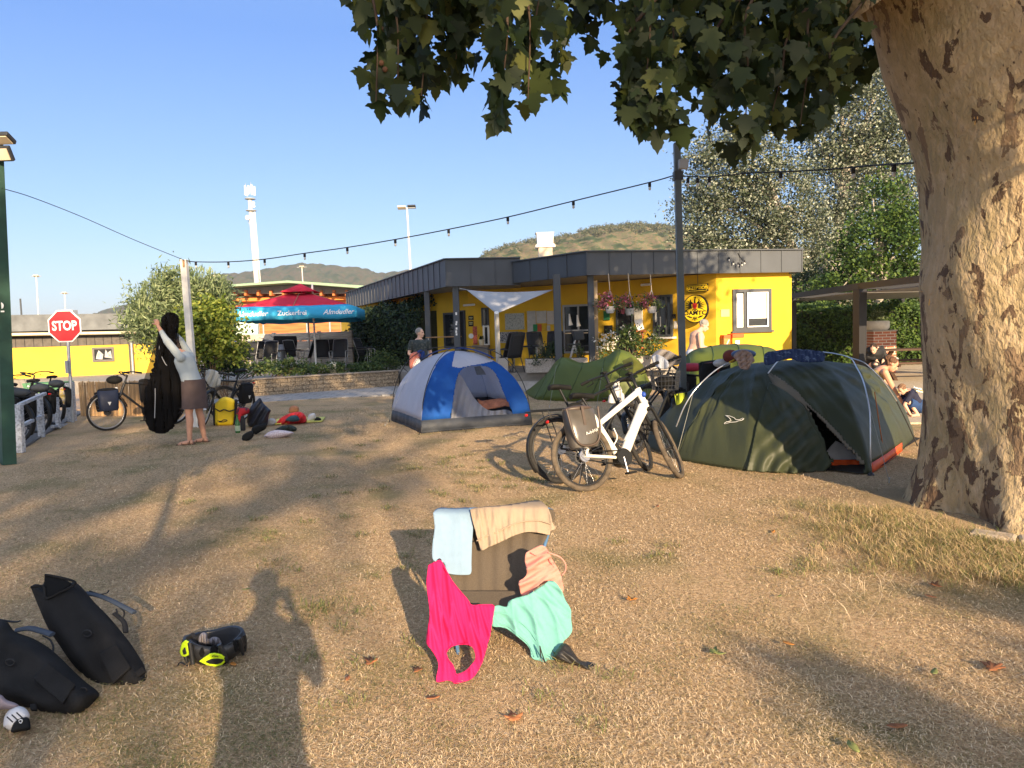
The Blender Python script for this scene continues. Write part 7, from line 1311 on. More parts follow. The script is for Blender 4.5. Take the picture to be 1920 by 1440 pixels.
# the net: dense inner cloth with an airy outer veil
NET = mat('net_black', (.005, .0045, .0045), rough=.95, spec=.1, alpha=.96, var=.2); VEIL = mat('net_veil', (.016, .013, .012), rough=.95, spec=.1, alpha=.68, transl=.2); dn_ = B0.y+.03
nt_ = thing('mosquito_net', 'long black mosquito net hanging from the raised hands of the person', 'net', tuple(G(297, 812)))
part('veil', sheet([(308, 590), (316, 585), (330, 588), (334, 598), (336, 640), (340, 690), (341, 740), (338, 780), (322, 800), (312, 812), (296, 813), (284, 806), (272, 790), (264, 760), (268, 720), (280, 680), (292, 640), (300, 605)], lambda x, y: dn_+.10, 2.2, folds(9, .08, 30, 88, 8)), VEIL, nt_)
part('folded_net', sheet([(306, 597), (313, 588), (327, 588), (332, 600), (330, 640), (335, 680), (339, 730), (338, 762), (330, 788), (316, 808), (300, 812), (287, 808), (276, 792), (270, 765), (276, 728), (288, 690), (297, 650), (302, 620)], lambda x, y: dn_-.02, 2.2, folds(4, .13, 40, 86, 7)), NET, nt_, thick=.07)
for pts in ([(300, 644), (299, 655), (303, 668), (310, 682), (313, 685)], [(291, 728), (291, 750), (290, 784)]): part('drawcord', MB().tube(spline([tuple(U(x, y, dn_-.12)) for x, y in pts], 4), .006, 5), GREYP, nt_)
# 2: man in dark T-shirt looking right, carrying clothes
p0 = G(790, 747); B0 = Vector((p0.x, p0.y, 0)); k = 1.02
J = dict(pel=at(.02, 0, .95), neck=at(0, 0, 1.46), head=at(.03, -.0, 1.625), shl=at(-.20, .02, 1.40), shr=at(.21, 0, 1.40), ell=at(-.26, -.02, 1.13), wrl=at(-.10, -.18, 1.03), elr=at(.27, .05, 1.12), wrr=at(.22, -.0, .87), knl=at(-.08, 0, .5), anl=at(-.09, .02, .08), knr=at(.12, -.03, .5), anr=at(.13, 0, .08))
t, HL, HM, g, M, L = person('grey-haired man in a dark patterned T-shirt carrying clothes on his arm behind the blue tent', J, SK2, face=(1, -.35, 0), fdir=(0.25, -1, 0), hl=(.3, -.9, -.1), hr=(0, -.3, -1), backL=(0, 0, 1), backR=(1, 0, 0))
hair(t, HL, HM, mat('hair_grey', (.24, .23, .21), rough=.7)); torso_cloth(t, 'tee_shirt', g, M, L, mat('tee_dark', (.035, .045, .045), rough=.9, scale=26, col2=(.08, .085, .075), thr=(.5, .6)), sleeves=.72, q0=-.2, grow=.03)
mb = MB(); 
for kk, s_ in (('l', -1), ('r', 1)): mb.tube([g['pel']+Vector((s_*.08, 0, .06)), g['pel'].lerp(g['kn'+kk], .9)+Vector((s_*.02, 0, 0))], [.125, .10], 16)
solid('shorts', mb, mat('shorts_dark', (.03, .03, .035), rough=.9), t, .012)
for pts, m_, lab in [([(770, 664), (778, 660), (786, 661), (788, 668), (782, 676), (776, 690), (769, 690), (768, 676)], mat('salmon_top', (.50, .18, .14)), 'salmon shirt hanging over the forearm of the man behind the blue tent'), ([(774, 682), (781, 672), (787, 674), (786, 684), (780, 694), (774, 690)], WHITE, 'white cloth held by the man behind the blue tent'), ([(782, 660), (790, 656), (796, 661), (794, 669), (786, 670)], mat('blue_top', (.02, .05, .2)), 'dark blue cloth on the forearm of the man behind the blue tent')]:
    one('garment', sheet(pts, lambda x, y: B0.y-.30, 1.5, lambda x, y: .03*math.sin(x*.8+y*.3)), m_, lab, 'garment', thick=.03)
# 3: shirtless man at the yellow wall, looking down to the right
p0 = U(1309, 740, 17.3); B0 = Vector((p0.x, 17.3, 0)); 
J = dict(pel=at(-.10, 0, .97), neck=at(.02, 0, 1.46), head=at(.15, -.02, 1.60), shl=at(-.06, .16, 1.40), shr=at(.02, -.19, 1.38), ell=at(.05, .2, 1.15), wrl=at(.27, .06, 1.08), elr=at(.02, -.24, 1.12), wrr=at(.26, -.12, 1.07), knl=at(-.06, .1, .5), anl=at(-.14, .1, .08), knr=at(.0, -.08, .5), anr=at(-.02, -.1, .08), ftl=(1, 0, 0), ftr=(1, 0, 0))
t, HL, HM, g, M, L = person('shirtless man with short grey hair looking down beside the yellow wall', J, SK2, face=(1, -.25, -.55), hup=(.45, 0, 1), fdir=(1, -.2, 0), hl=(1, 0, -.4), hr=(1, .1, -.4), backL=(0, 0, 1), backR=(0, 0, 1), belly=1.0, s=1.1, fat=1.18)
hair(t, HL, HM, MATS['hair_grey'], s=1.1); mb = MB()
mb.ell(g['pel']+Vector((0, 0, .0)), (.17, .20, .12))
for kk in 'lr': mb.tube([g['pel'], g['kn'+kk]], [.14, .11], 16)
solid('shorts', mb, mat('shorts_paleblue', (.50, .54, .62), rough=.9, var=.12, scale=10), t, .012)
one('dark_bottle', MB().tube([g['wrr']+Vector((.06, 0, .03)), g['wrr']+Vector((.14, 0, -.06))], [.03, .035], 10), mat('navy_thing', (.05, .06, .1)), 'small dark object in the hands of the shirtless man', 'object')
# 4: woman kneeling over the mat, hair up
p0 = U(1642, 740, 12.6); B0 = Vector((p0.x, p0.y, 0)); DR = mat('dress_olive', (.34, .27, .12), rough=.9, scale=30, col2=(.20, .15, .07), thr=(.45, .58))
J = dict(pel=at(-.10, .1, .42), neck=at(.12, -.0, .80), head=at(.24, -.06, .86), shl=at(.12, .16, .74), shr=at(.07, -.17, .74), ell=at(.24, .12, .46), wrl=at(.42, .0, .20), elr=at(.20, -.2, .46), wrr=at(.36, -.22, .18), knl=at(.12, .14, .08), anl=at(-.30, .16, .08), knr=at(.08, -.12, .08), anr=at(-.34, -.08, .08), ftl=(-1, 0, 0), ftr=(-1, 0, 0))
t, HL, HM, g, M, L = person('woman in an olive patterned dress kneeling and leaning over a mat behind the dark tent', J, SK1, face=(.8, -.35, -.55), hup=(.55, 0, .8), fdir=(.7, -.1, -.7), hl=(.8, -.3, -.3), hr=(.8, 0, -.3), backL=(0, 0, 1), backR=(0, 0, 1), curl=.3)
hair(t, HL, HM, mat('hair_brown', (.10, .05, .025), rough=.7), pieces=[((-.10, 0, .06), (.06, .06, .06)), ((-.05, 0, -.01), (.06, .07, .06))]); mb = MB(); up_ = (g['neck']-g['pel']).normalized()
for q, a, b in [(0, .19, .15), (.25, .17, .135), (.5, .165, .13), (.72, .17, .13)]: mb.ell(g['pel']+up_*L*q, (a, b, L*.2), M=M)
mb.ell(g['pel']+Vector((0, 0, -.12)), (.24, .22, .24)); solid('dress', mb, DR, t, .012); part('sunglasses', MB().tube([HL(.0, -.06, .125), HL(.03, 0, .135), HL(.0, .06, .125)], .012, 6), LENS, t)
# 5: child squatting in navy T-shirt
p0 = U(1715, 735, 12.3); B0 = Vector((p0.x, p0.y, 0)); s5 = .68
J = dict(pel=at(.08, .02, .17), neck=at(-.10, .0, .44), head=at(-.22, -.03, .46), shl=at(-.08, .12, .40), shr=at(-.12, -.13, .40), ell=at(-.2, .12, .22), wrl=at(-.2, .05, .06), elr=at(-.24, -.14, .22), wrr=at(-.16, -.16, .07), knl=at(-.16, .08, .25), anl=at(-.02, .08, .06), knr=at(-.14, -.08, .25), anr=at(.0, -.09, .06), ftl=(-1, 0, 0), ftr=(-1, 0, 0))
t, HL, HM, g, M, L = person('small child squatting on the ground in a navy T-shirt with white print on its back', J, SK3, s=s5, face=(-.75, -.2, -.6), hup=(-.5, 0, .8), fdir=(-.6, 0, -.4), hl=(-.2, 0, -1), hr=(.4, 0, -.8), backL=(-1, 0, 0), backR=(-1, 0, 0), curl=.3, voxel=.008)
hair(t, HL, HM, mat('hair_sandy', (.17, .10, .06), rough=.8), s=s5); torso_cloth(t, 'tee_shirt', g, M, L, mat('tee_navy', (.02, .022, .045), rough=.9), s=s5*1.08, sleeves=.8, q0=-.1)
mb = MB(); mb.ell(g['pel'], (.17, .15, .12)); 
for kk in 'lr': mb.tube([g['pel'], g['kn'+kk]], [.10, .085], 14)
solid('shorts', mb, mat('shorts_blue', (.02, .05, .14), rough=.8), t, .011)
c_ = g['pel'].lerp(g['neck'], .72)+Vector((.02, -.125, .07)); Mt = frame((.9, .2, -.25), (-.1, .5, .8)); part('print', merge(marks(c_+Vector((.0, -.03, .05)), Mt, .17, .04, 4, 7, .009), marks(c_+Vector((.02, -.04, .0)), Mt, .14, .035, 3, 8, .008)), WHITE, t)
one('mat', MB().box((G(1668, 742).x+.35, G(1668, 742).y+.6, .035), (1.2, .5, .02), rz=.1), mat('mat_yellow', (.55, .45, .12), var=.2), 'yellowish camping mat on the gravel between the woman and the child', 'mat')
# 6: person in black sitting by the pergola post
p0 = U(1638, 660, 19.0); B0 = Vector((p0.x, p0.y, 0))
J = dict(pel=at(0, 0, .50), neck=at(-.08, -.26, .92), head=at(-.20, -.42, .90), shl=at(-.22, -.20, .88), shr=at(.14, -.14, .90), ell=at(-.25, -.22, .68), wrl=at(-.10, -.36, .62), elr=at(.22, -.2, .66), wrr=at(.05, -.38, .62), knl=at(-.15, -.42, .5), anl=at(-.15, -.42, .08), knr=at(.13, -.42, .5), anr=at(.13, -.42, .08))
t, HL, HM, g, M, L = person('person in black sitting bent forward beside the dark pergola post', J, SK2, face=(-.6, -.6, -.5), fdir=(0, -1, 0), voxel=.012)
hair(t, HL, HM, MATS['hair_dark']); torso_cloth(t, 'jumper', g, M, L, BLACK, sleeves=1.9, q0=-.1, grow=.07); mb = MB()
for kk in 'lr': mb.tube([g['pel'], g['kn'+kk]], [.12, .09], 12); mb.tube([g['kn'+kk], g['an'+kk]], [.08, .06], 12)
solid('trousers', mb, BLACK, t, .014); one('stool', MB().box((B0.x, B0.y+.02, .22), (.4, .4, .40)), DARK, 'dark low stool under the person in black', 'stool', bev=.02)
# 7: the photographer, whose shadow lies on the lawn
B0 = Vector((.02, -.42, 0))
J = dict(pel=at(0, 0, .98), neck=at(0, .02, 1.56), head=at(0, .05, 1.73), shl=at(-.21, 0, 1.49), shr=at(.21, 0, 1.49), ell=at(-.20, .20, 1.24), wrl=at(-.08, .33, 1.48), elr=at(.20, .20, 1.24), wrr=at(.08, .33, 1.48), knl=at(-.11, .02, .5), anl=at(-.13, 0, .08), knr=at(.11, .02, .5), anr=at(.13, 0, .08), ftl=(0, 1, 0), ftr=(0, 1, 0))
t, HL, HM, g, M, L = person('standing person holding a phone up at the viewpoint, casting the long shadow on the lawn', J, SK2, face=(0, 1, 0), fdir=(0, 1, 0), hl=(.4, .0, .9), hr=(-.4, .0, .9), backL=(0, -1, 0), backR=(0, -1, 0), voxel=.012)
hair(t, HL, HM, MATS['hair_brown']); torso_cloth(t, 'top', g, M, L, MATS['tee_dark'], sleeves=.8, q0=-.2, grow=.03); mb = MB()
for kk, s_ in (('l', -1), ('r', 1)): mb.tube([g['pel']+Vector((s_*.07, 0, .06)), g['pel'].lerp(g['kn'+kk], .9)], [.135, .11], 14)
solid('shorts', mb, MATS['shorts_dark'], t, .014); one('phone', MB().box((0, -.03, 1.575), (.15, .008, .075)), BLACK, 'black phone held up by the person at the viewpoint', 'phone')
# ---------------------------------------------------------------- foreground
def edge_dist(poly):
    A = np.array(poly, float); B = np.roll(A, -1, axis=0); D = B-A; L2 = (D**2).sum(1)+1e-9
    def f(x, y): p = np.array([x, y]); t = np.clip(((p-A)*D).sum(1)/L2, 0, 1); Q = A+D*t[:, None]; return math.sqrt(((Q-p)**2).sum(1).min())
    return f
def pillow(outline, depth, bulge, rad=12, step=2.0, wr=None, back=True):
    """closed stuffed shape: outline in picture units, its middle plane at depth(x,y), swelling by bulge metres"""
    O = [tuple(p) for p in spline(list(outline)+[outline[0]], 4)[:-1]]; ed = edge_dist(O)
    def k(x, y): q = min(1, ed(x, y)/rad); return math.sqrt(max(0, 1-(1-q)**2))
    a = sheet(O, lambda x, y: depth(x, y)-bulge*k(x, y)+(wr(x, y)*k(x, y) if wr else 0), step, smooth_out=0)
    if not back: return a
    b = sheet(O, lambda x, y: depth(x, y)+bulge*k(x, y), step, smooth_out=0); b.f = [f[::-1] for f in b.f]; return merge(a, b)
FAB = mat('camp_mesh', (.085, .068, .050), rough=.9, var=.25, scale=160, stretch=(1, 1, 3), bump=.3, bscale=300); TUB = mat('blue_tube', (.10, .20, .34), rough=.35, metal=.4)
ch = thing('camp_chair', 'low folding camp chair with a dark ribbed back, hung all over with drying clothes', 'chair', tuple(G(930, 1240)))
bd = lambda x, y: 3.97+(1135-y)/190*.37
part('backrest', sheet([(832, 962), (930, 958), (1035, 955), (1028, 1000), (1010, 1040), (992, 1085), (980, 1118), (968, 1134), (900, 1136), (868, 1128), (846, 1110), (836, 1060), (832, 1010)], lambda x, y: bd(x, y)+.03*math.cos((x-930)/100*1.5), 3, lambda x, y: .006*math.sin(x*.22)), FAB, ch, thick=.006)
part('seat', sheet([(846, 1108), (985, 1108), (1000, 1150), (1010, 1200), (940, 1172), (838, 1180)], lambda x, y: 3.96-(y-1108)/80*.30, 4, smooth_out=0), FAB, ch, thick=.006)
def ct(nm, pts, r=.010, m=TUB): part(nm, MB().tube(spline([tuple(U(*p)) for p in pts], 4), r, 8), m, ch)
ct('back_frame', [(838, 1150, 3.95), (828, 1060, 4.12), (822, 965, 4.34), (850, 955, 4.36)]); ct('back_frame', [(985, 1150, 3.93), (1010, 1060, 4.10), (1036, 965, 4.34), (1015, 953, 4.36)]); ct('top_rail', [(850, 956, 4.36), (930, 953, 4.37), (1015, 953, 4.36)])
ct('armrest', [(826, 1044, 4.18), (822, 1062, 4.0), (826, 1080, 3.88)], .014, BLACK); ct('armrest', [(1022, 1062, 4.14), (1030, 1078, 4.0), (1034, 1108, 3.9)], .014, BLACK)
ct('front_leg', [(826, 1090, 3.90), (848, 1160, 3.78), (862, 1244, 3.62)]); ct('front_leg', [(1034, 1110, 3.92), (1014, 1170, 3.82), (1000, 1225, 3.74)]); ct('rear_leg', [(840, 1120, 3.98), (846, 1140, 4.2), (850, 1152, 4.34)]); ct('rear_leg', [(1000, 1120, 3.96), (1004, 1138, 4.2), (1006, 1150, 4.34)])
part('foot_cap', MB().tube([U(862, 1238, 3.62), U(863, 1252, 3.61)], .014, 8), BLACK, ch)
def cloth(name, pts, dep, wr, m, lab, cat='garment', th=.005, step=2.4): return one(name, sheet(pts, dep, step, wr), m, lab, cat, 'clothes drying on the camp chair', thick=th, sub=0)
CL = dict(rough=.92, var=.04, scale=30, bump=.15, bscale=260)
def top_roll(y, y0, k=.05): return k*max(0, 1-(y-y0)/12)**2
towel_pts = [(812, 962), (818, 955), (830, 952), (850, 954), (872, 952), (880, 954), (884, 968), (887, 990), (885, 1020), (884, 1055), (883, 1075), (870, 1078), (850, 1077), (838, 1073), (832, 1055), (812, 1050), (811, 1020), (815, 990)]
w_ = wrinkle(3, .010, 120, .1); cloth('towel', towel_pts, lambda x, y: bd(x, y)-.035+top_roll(y, 953), folds(11, .022, 70, 85, 12), mat('towel_blue', (.20, .29, .38), **CL), 'pale blue towel folded over the left of the chair back', 'towel')
cloth('towel_back', [(802, 1020), (808, 990), (814, 965), (818, 958), (822, 990), (818, 1022)], lambda x, y: bd(x, y)+.06, lambda x, y: 0, MATS['towel_blue'], 'rear fold of the pale blue towel showing left of the chair back', 'towel') if False else None
beige = [(881, 955), (900, 951), (940, 948), (970, 944), (1000, 939), (1014, 940), (1026, 950), (1032, 964), (1036, 980), (1043, 990), (1032, 996), (1030, 1003), (1010, 999), (985, 998), (960, 1006), (935, 1018), (918, 1025), (903, 1032), (898, 1018), (890, 990)]
bf_ = folds(21, .045, 34, 80, 8, 2.2)
cloth('shorts', beige, lambda x, y: bd(x, y)-.045+top_roll(y, 943), lambda x, y: bf_(x, y)*max(0, min(1, (y-945)/16))+.0035*math.sin(x*1.3)*(1 if y > 983+((1030-x)*.24 if x < 1030 else 0) else 0), mat('shorts_beige', (.29, .225, .16), **CL), 'beige gathered shorts with ribbed waistband over the top of the chair back', 'shorts')
cloth('shorts_leg', [(1018, 998), (1030, 996), (1034, 1008), (1030, 1020), (1022, 1018)], lambda x, y: 4.25, lambda x, y: 0, MATS['shorts_beige'], 'rear edge', 'x') if False else None
so2 = bpy.data.objects['shorts']; hem0 = lambda x, y: bd(x, y)-.048+bf_(x, y); part('waistband', MB().tube(spline([tuple(U(x, y, hem0(x, y)-.004)) for x, y in [(894, 1014), (910, 1006), (935, 996), (960, 984), (985, 977), (1010, 976), (1032, 982)]], 4), .004, 5), MATS['shorts_beige'], so2)
bra = [(984, 1052), (986, 1038), (998, 1030), (1012, 1023), (1022, 1025), (1030, 1036), (1034, 1046), (1040, 1056), (1046, 1066), (1052, 1078), (1054, 1090), (1057, 1102), (1054, 1112), (1046, 1110), (1030, 1096), (1018, 1094), (1000, 1106), (980, 1118), (974, 1102), (973, 1090), (982, 1084), (988, 1074)]
cloth('bra_top', bra, lambda x, y: 3.93-(y-1030)/90*.05-.03, folds(31, .045, 36, -28, 18, 1.8), mat('salmon_pink', (.48, .21, .17), **CL), 'salmon pink strappy sports top hanging over the right arm of the camp chair', 'sports top')
one('bra_strap', MB().tube(spline([tuple(U(x, y, 3.87)) for x, y in [(1032, 1040), (1048, 1045), (1059, 1058), (1058, 1072), (1050, 1078), (1040, 1062), (1034, 1050)]], 4), .004, 6, flat=1.6), MATS['salmon_pink'], 'x', 'x') if False else None
bo = bpy.data.objects['bra_top']
for pts, r_ in (([(1028, 1036), (1040, 1040), (1052, 1046), (1060, 1057), (1060, 1070), (1054, 1078)], .0065), ([(1030, 1048), (1036, 1058), (1042, 1068)], .005), ([(996, 1036), (1006, 1041), (1018, 1040), (1026, 1037)], .005)): part('strap', MB().tube(spline([tuple(U(x, y, 3.855)) for x, y in pts], 4), r_, 6, flat=.6), MATS['salmon_pink'], bo)
pk = [(803, 1060), (812, 1055), (820, 1052), (828, 1054), (836, 1070), (848, 1090), (862, 1108), (876, 1124), (884, 1135), (905, 1134), (924, 1134), (927, 1139), (924, 1160), (920, 1185), (915, 1205), (908, 1230), (898, 1255), (885, 1272), (868, 1279), (852, 1282), (848, 1278), (838, 1276), (820, 1279), (818, 1270), (822, 1245), (812, 1222), (800, 1206), (802, 1180), (806, 1150), (803, 1120), (800, 1090)]
hole = [(836, 1225), (841, 1216), (850, 1210), (862, 1208), (876, 1208), (886, 1212), (891, 1222), (892, 1236), (884, 1248), (874, 1258), (862, 1264), (855, 1264), (852, 1256), (848, 1246), (840, 1236)]
hole2 = [(818, 1120), (820, 1122), (822, 1170), (826, 1200), (833, 1222), (830, 1226), (822, 1205), (816, 1160)]
def cut_sheet(mb, polys):
    keep = [(f, s_) for f, s_ in zip(mb.f, mb.s) if not any(inpoly(*PX(sum((Vector(mb.v[i]) for i in f), Vector())/len(f)), p) for p in polys)]; mb.f = [k[0] for k in keep]; mb.s = [k[1] for k in keep]; return mb
pdp = lambda x, y: 3.80-(y-1055)/225*.46-(.05 if x < 830 else 0)*max(0, min(1, (1200-y)/100))
pw = folds(41, .05, 46, 80, 12, 1.8)
one('swim_top', cut_sheet(sheet(pk, pdp, 1.5, pw), [hole]), mat('hot_pink', (.66, .012, .11), rough=.85, var=.03, scale=20, transl=.12, bump=.1, bscale=300), 'hot pink swimsuit hanging over the left arm of the camp chair down to the grass', 'swimsuit', 'clothes drying on the camp chair', thick=.005)
def hem(o, pts, dep, m, r=.0035):
    part('hem', MB().tube(spline([tuple(U(x, y, dep(x, y)-.006)) for x, y in pts], 4), r, 5), m, o)
hem(bpy.data.objects['swim_top'], [(820, 1052), (828, 1054), (848, 1090), (876, 1124), (884, 1135), (905, 1134), (924, 1134)], lambda x, y: pdp(x, y)+pw(x, y), MATS['hot_pink']); hem(bpy.data.objects['swim_top'], hole+[hole[0]], lambda x, y: pdp(x, y)+pw(x, y), MATS['hot_pink'])
part('care_tag', MB().box(U(825, 1088, 3.70), (.008, .002, .028)), WHITE, bpy.data.objects['swim_top'])
mf_ = folds(51, .055, 60, 62, 26, 1.7)
mint = [(926, 1137), (935, 1135), (950, 1138), (954, 1128), (968, 1121), (990, 1115), (1008, 1104), (1020, 1096), (1030, 1089), (1042, 1092), (1052, 1106), (1060, 1125), (1070, 1142), (1071, 1162), (1073, 1182), (1066, 1194), (1056, 1204), (1054, 1222), (1050, 1234), (1040, 1237), (1028, 1244), (1012, 1240), (997, 1233), (994, 1218), (985, 1206), (968, 1192), (952, 1180), (940, 1176), (922, 1174), (918, 1165)]
cloth('shorts', mint, lambda x, y: 3.80-(y-1090)/150*.24+(.06 if y < 1140 else 0)*0, lambda x, y: mf_(x, y)+.003*math.sin((x-y)*.7)*(1 if (y > 1152+(x-930)*.45 and x < 1010) else 0), mat('mint', (.13, .34, .30), **CL), 'turquoise shorts with a drawstring hanging over the right front of the camp chair', 'shorts')
mo = bpy.data.objects['shorts.001']; md_ = lambda x, y: 3.80-(y-1090)/150*.24+mf_(x, y); hem(mo, [(918, 1167), (940, 1171), (955, 1176), (972, 1190), (988, 1204), (997, 1218), (1002, 1232)], md_, MATS['mint']); hem(mo, [(926, 1148), (950, 1152), (972, 1164), (992, 1182), (1006, 1202)], md_, MATS['mint'], .0025)
for pts in ([(1012, 1211), (1017, 1228), (1022, 1242), (1027, 1257)], [(1012, 1211), (1013, 1222), (1014, 1234)]): part('drawstring', MB().tube(spline([tuple(U(x, y, 3.52)) for x, y in pts], 3), .003, 5), BLACK, mo)
NYL = mat('black_nylon', (.020, .019, .018), rough=.5, var=.3, spec=.4, scale=12)
one('stuff_sack', pillow([(1036, 1232), (1044, 1218), (1056, 1206), (1068, 1212), (1078, 1226), (1088, 1238), (1104, 1240), (1118, 1244), (1120, 1252), (1108, 1262), (1092, 1269), (1084, 1262), (1076, 1250), (1062, 1244), (1048, 1242)], lambda x, y: 3.50+(1269-y)*.0012, .05, 12, 1.8, folds(61, .05, 22, 30, 30)), NYL, 'crumpled black bag lying on the grass beside the turquoise shorts', 'bag')
# ---- black roll-top bags at the lower left
BAGM = mat('bag_black', (.019, .018, .017), rough=.85, var=.25, scale=9, spec=.12, bump=.35, bscale=200); STR = mat('strap_blue_grey', (.05, .065, .09), rough=.8)
bagA = thing('backpack', 'open black roll-top bag leaning to the right, its empty mouth facing up', 'backpack', tuple(G(240, 1300)))
dA = lambda x, y: 3.50+(1305-y)/230*.52
oA = [(57, 1100), (66, 1095), (80, 1096), (84, 1084), (84, 1076), (100, 1078), (118, 1083), (132, 1092), (142, 1092), (158, 1106), (176, 1128), (200, 1152), (224, 1180), (246, 1208), (264, 1236), (280, 1262), (287, 1277), (284, 1283), (262, 1297), (238, 1306), (214, 1310), (190, 1304), (184, 1296), (160, 1272), (132, 1240), (108, 1205), (90, 1178), (74, 1142)]
part('body', pillow(oA, dA, .13, 34, 3, lambda x, y: .012*math.sin((x*.8-y*.5)*.09)), BAGM, bagA)
part('mouth', sheet([(84, 1080), (100, 1082), (120, 1087), (136, 1095), (122, 1104), (104, 1114), (88, 1121), (82, 1108)], lambda x, y: dA(x, y)-.125, 2, smooth_out=0), mat('inside_black', (.004, .004, .004), rough=1), bagA, thick=.004)
part('collar', MB().tube(spline([tuple(U(x, y, dA(x, y)-.13)) for x, y in [(58, 1101), (82, 1100), (86, 1122), (110, 1112), (142, 1094), (118, 1084), (85, 1078)]], 4), .007, 6), BAGM, bagA)
def pocket(par, pts, dep, off, m=BAGM): part('pocket', sheet(pts, lambda x, y: dep(x, y)-off, 2.5, smooth_out=0), m, par, thick=.012)
pocket(bagA, [(186, 1226), (218, 1208), (246, 1252), (212, 1282)], dA, .148); pocket(bagA, [(250, 1262), (268, 1250), (274, 1260), (256, 1272)], dA, .125)
def dring(par, px, py, dep, off, r=8): c = U(px, py, dep(px, py)-off); q = r*dep(px, py)/1400; part('ring', MB().tube([tuple(c+Vector((q*math.cos(a), -.01, q*.75*math.sin(a)))) for a in np.linspace(0, 2*math.pi, 13)[:-1]], .004, 6, closed=True), BLACK, par)
dring(bagA, 166, 1186, dA, .14)
for pts, r_, m_ in (([(160, 1112), (182, 1116), (204, 1124), (224, 1134), (240, 1142), (252, 1149)], .018, STR), ([(168, 1108), (186, 1114), (200, 1112), (204, 1107)], .006, BLACK), ([(224, 1138), (233, 1148), (230, 1158), (222, 1154), (218, 1142)], .005, BLACK), ([(214, 1150), (232, 1166), (236, 1186)], .014, BLACK)): part('strap', MB().tube(spline([tuple(U(x, y, dA(x, y)+.02)) for x, y in pts], 4), r_, 8, flat=.5), m_, bagA)
bagB = thing('backpack', 'black roll-top bag lying at the left edge in front of the open one', 'backpack', tuple(G(120, 1340)))
dB = lambda x, y: 3.24+(1340-y)/185*.40
oB = [(-70, 1180), (-30, 1160), (0, 1160), (14, 1166), (28, 1184), (60, 1196), (88, 1212), (112, 1232), (136, 1256), (160, 1278), (186, 1300), (176, 1318), (160, 1336), (140, 1346), (110, 1344), (80, 1338), (50, 1328), (0, 1318), (-70, 1310)]
part('body', pillow(oB, dB, .14, 34, 3, lambda x, y: .012*math.sin((x*.7-y*.6)*.085)), BAGM, bagB); pocket(bagB, [(62, 1272), (90, 1244), (142, 1284), (118, 1320)], dB, .152); pocket(bagB, [(56, 1322), (68, 1320), (70, 1332), (58, 1332)], dB, .13); dring(bagB, 22, 1240, dB, .15); dring(bagB, 159, 1292, dB, .11, 6)
for pts, r_, m_ in (([(-10, 1160), (10, 1164), (30, 1166), (38, 1164)], .008, BLACK), ([(30, 1182), (55, 1178), (80, 1184), (98, 1190)], .02, STR), ([(80, 1192), (94, 1200), (100, 1214), (96, 1226), (88, 1214)], .005, BLACK)): part('strap', MB().tube(spline([tuple(U(x, y, dB(x, y)-.02)) for x, y in pts], 4), r_, 8, flat=.5), m_, bagB)
sh = thing('cycling_shoe', 'white and black shoe lying sole-up by the black bag at the left edge', 'shoe', tuple(G(35, 1370))); dS = lambda x, y: 3.02+(1370-y)/50*.06
part('upper', pillow([(6, 1362), (8, 1345), (16, 1332), (30, 1324), (44, 1326), (53, 1334), (55, 1346), (40, 1356), (22, 1370)], dS, .05, 12, 1.6), mat('shoe_white', (.62, .60, .58), rough=.6), sh); part('sole', pillow([(20, 1372), (24, 1356), (36, 1346), (52, 1345), (57, 1356), (56, 1368), (40, 1371), (26, 1374)], lambda x, y: dS(x, y)-.035, .03, 8, 1.6), RUB, sh); part('logo', MB().tube(spline([tuple(U(x, y, 2.935)) for x, y in [(35, 1352), (38, 1349), (42, 1351), (39, 1356), (36, 1354)]], 3), .002, 5), WHITE, sh)
for k in range(3): part('stripe', MB().tube([U(13+k*9, 1344-k*4, 2.965), U(24+k*9, 1354-k*4, 2.955)], .0025, 5), BLACK, sh)
one('garment', pillow([(-30, 1300), (0, 1302), (12, 1312), (28, 1318), (36, 1324), (24, 1330), (6, 1330), (-30, 1332)], lambda x, y: 3.08, .04, 10, 2), mat('mauve_cloth', (.30, .24, .25), rough=.9), 'mauve grey sleeve lying above the white shoe at the left edge', 'garment')
# ---- upturned cycle helmet with gloves in it
hm = thing('cycling_helmet', 'upturned black cycle helmet with neon yellow panels and grey gloves inside', 'helmet', tuple(G(390, 1262))); c = G(388, 1256)+Vector((0, .105, .088))
HB = mat('helmet_black', (.018, .018, .018), rough=.4, spec=.5, var=.2); NEON = mat('neon', (.62, .86, .02), rough=.45, var=.02); LIN = mat('liner', (.03, .03, .032), rough=.95)
hz = lambda a, q: (0.142*math.cos(a)*q, 0.118*math.sin(a)*q)
A = []
for zz, q in [(-.115, .12), (-.11, .42), (-.09, .70), (-.055, .90), (-.015, 1.0), (.03, .99), (.055, .93)]:
    row = []
    for a in np.linspace(0, 2*math.pi, 49)[:-1]:
        x, y = hz(a, q*(1+.03*math.sin(6*a))); row.append((c.x+x, c.y+y, c.z+zz*.72+.014*math.sin(2*a+.4)*(zz > 0)))
    A.append(row)
part('shell', MB().grid(np.array(A), wrap=True), HB, hm, thick=.016)
A2 = [[(c.x+(p[0]-c.x)*.86, c.y+(p[1]-c.y)*.86, p[2]+.012) for p in row] for row in A[:-1]]; part('liner', MB().grid(np.array(A2), wrap=True), LIN, hm, thick=.01)
hd_ = lambda x, y: c.y-.118*math.sqrt(max(.05, 1-((x-388)/54)**2))-.014
def hp(nm, pts, m, off=.0): part(nm, sheet(pts, lambda x, y: hd_(x, y)-off+max(0, (y-1226))/40*.05, 1.2, smooth_out=0), m, hm, thick=.008)
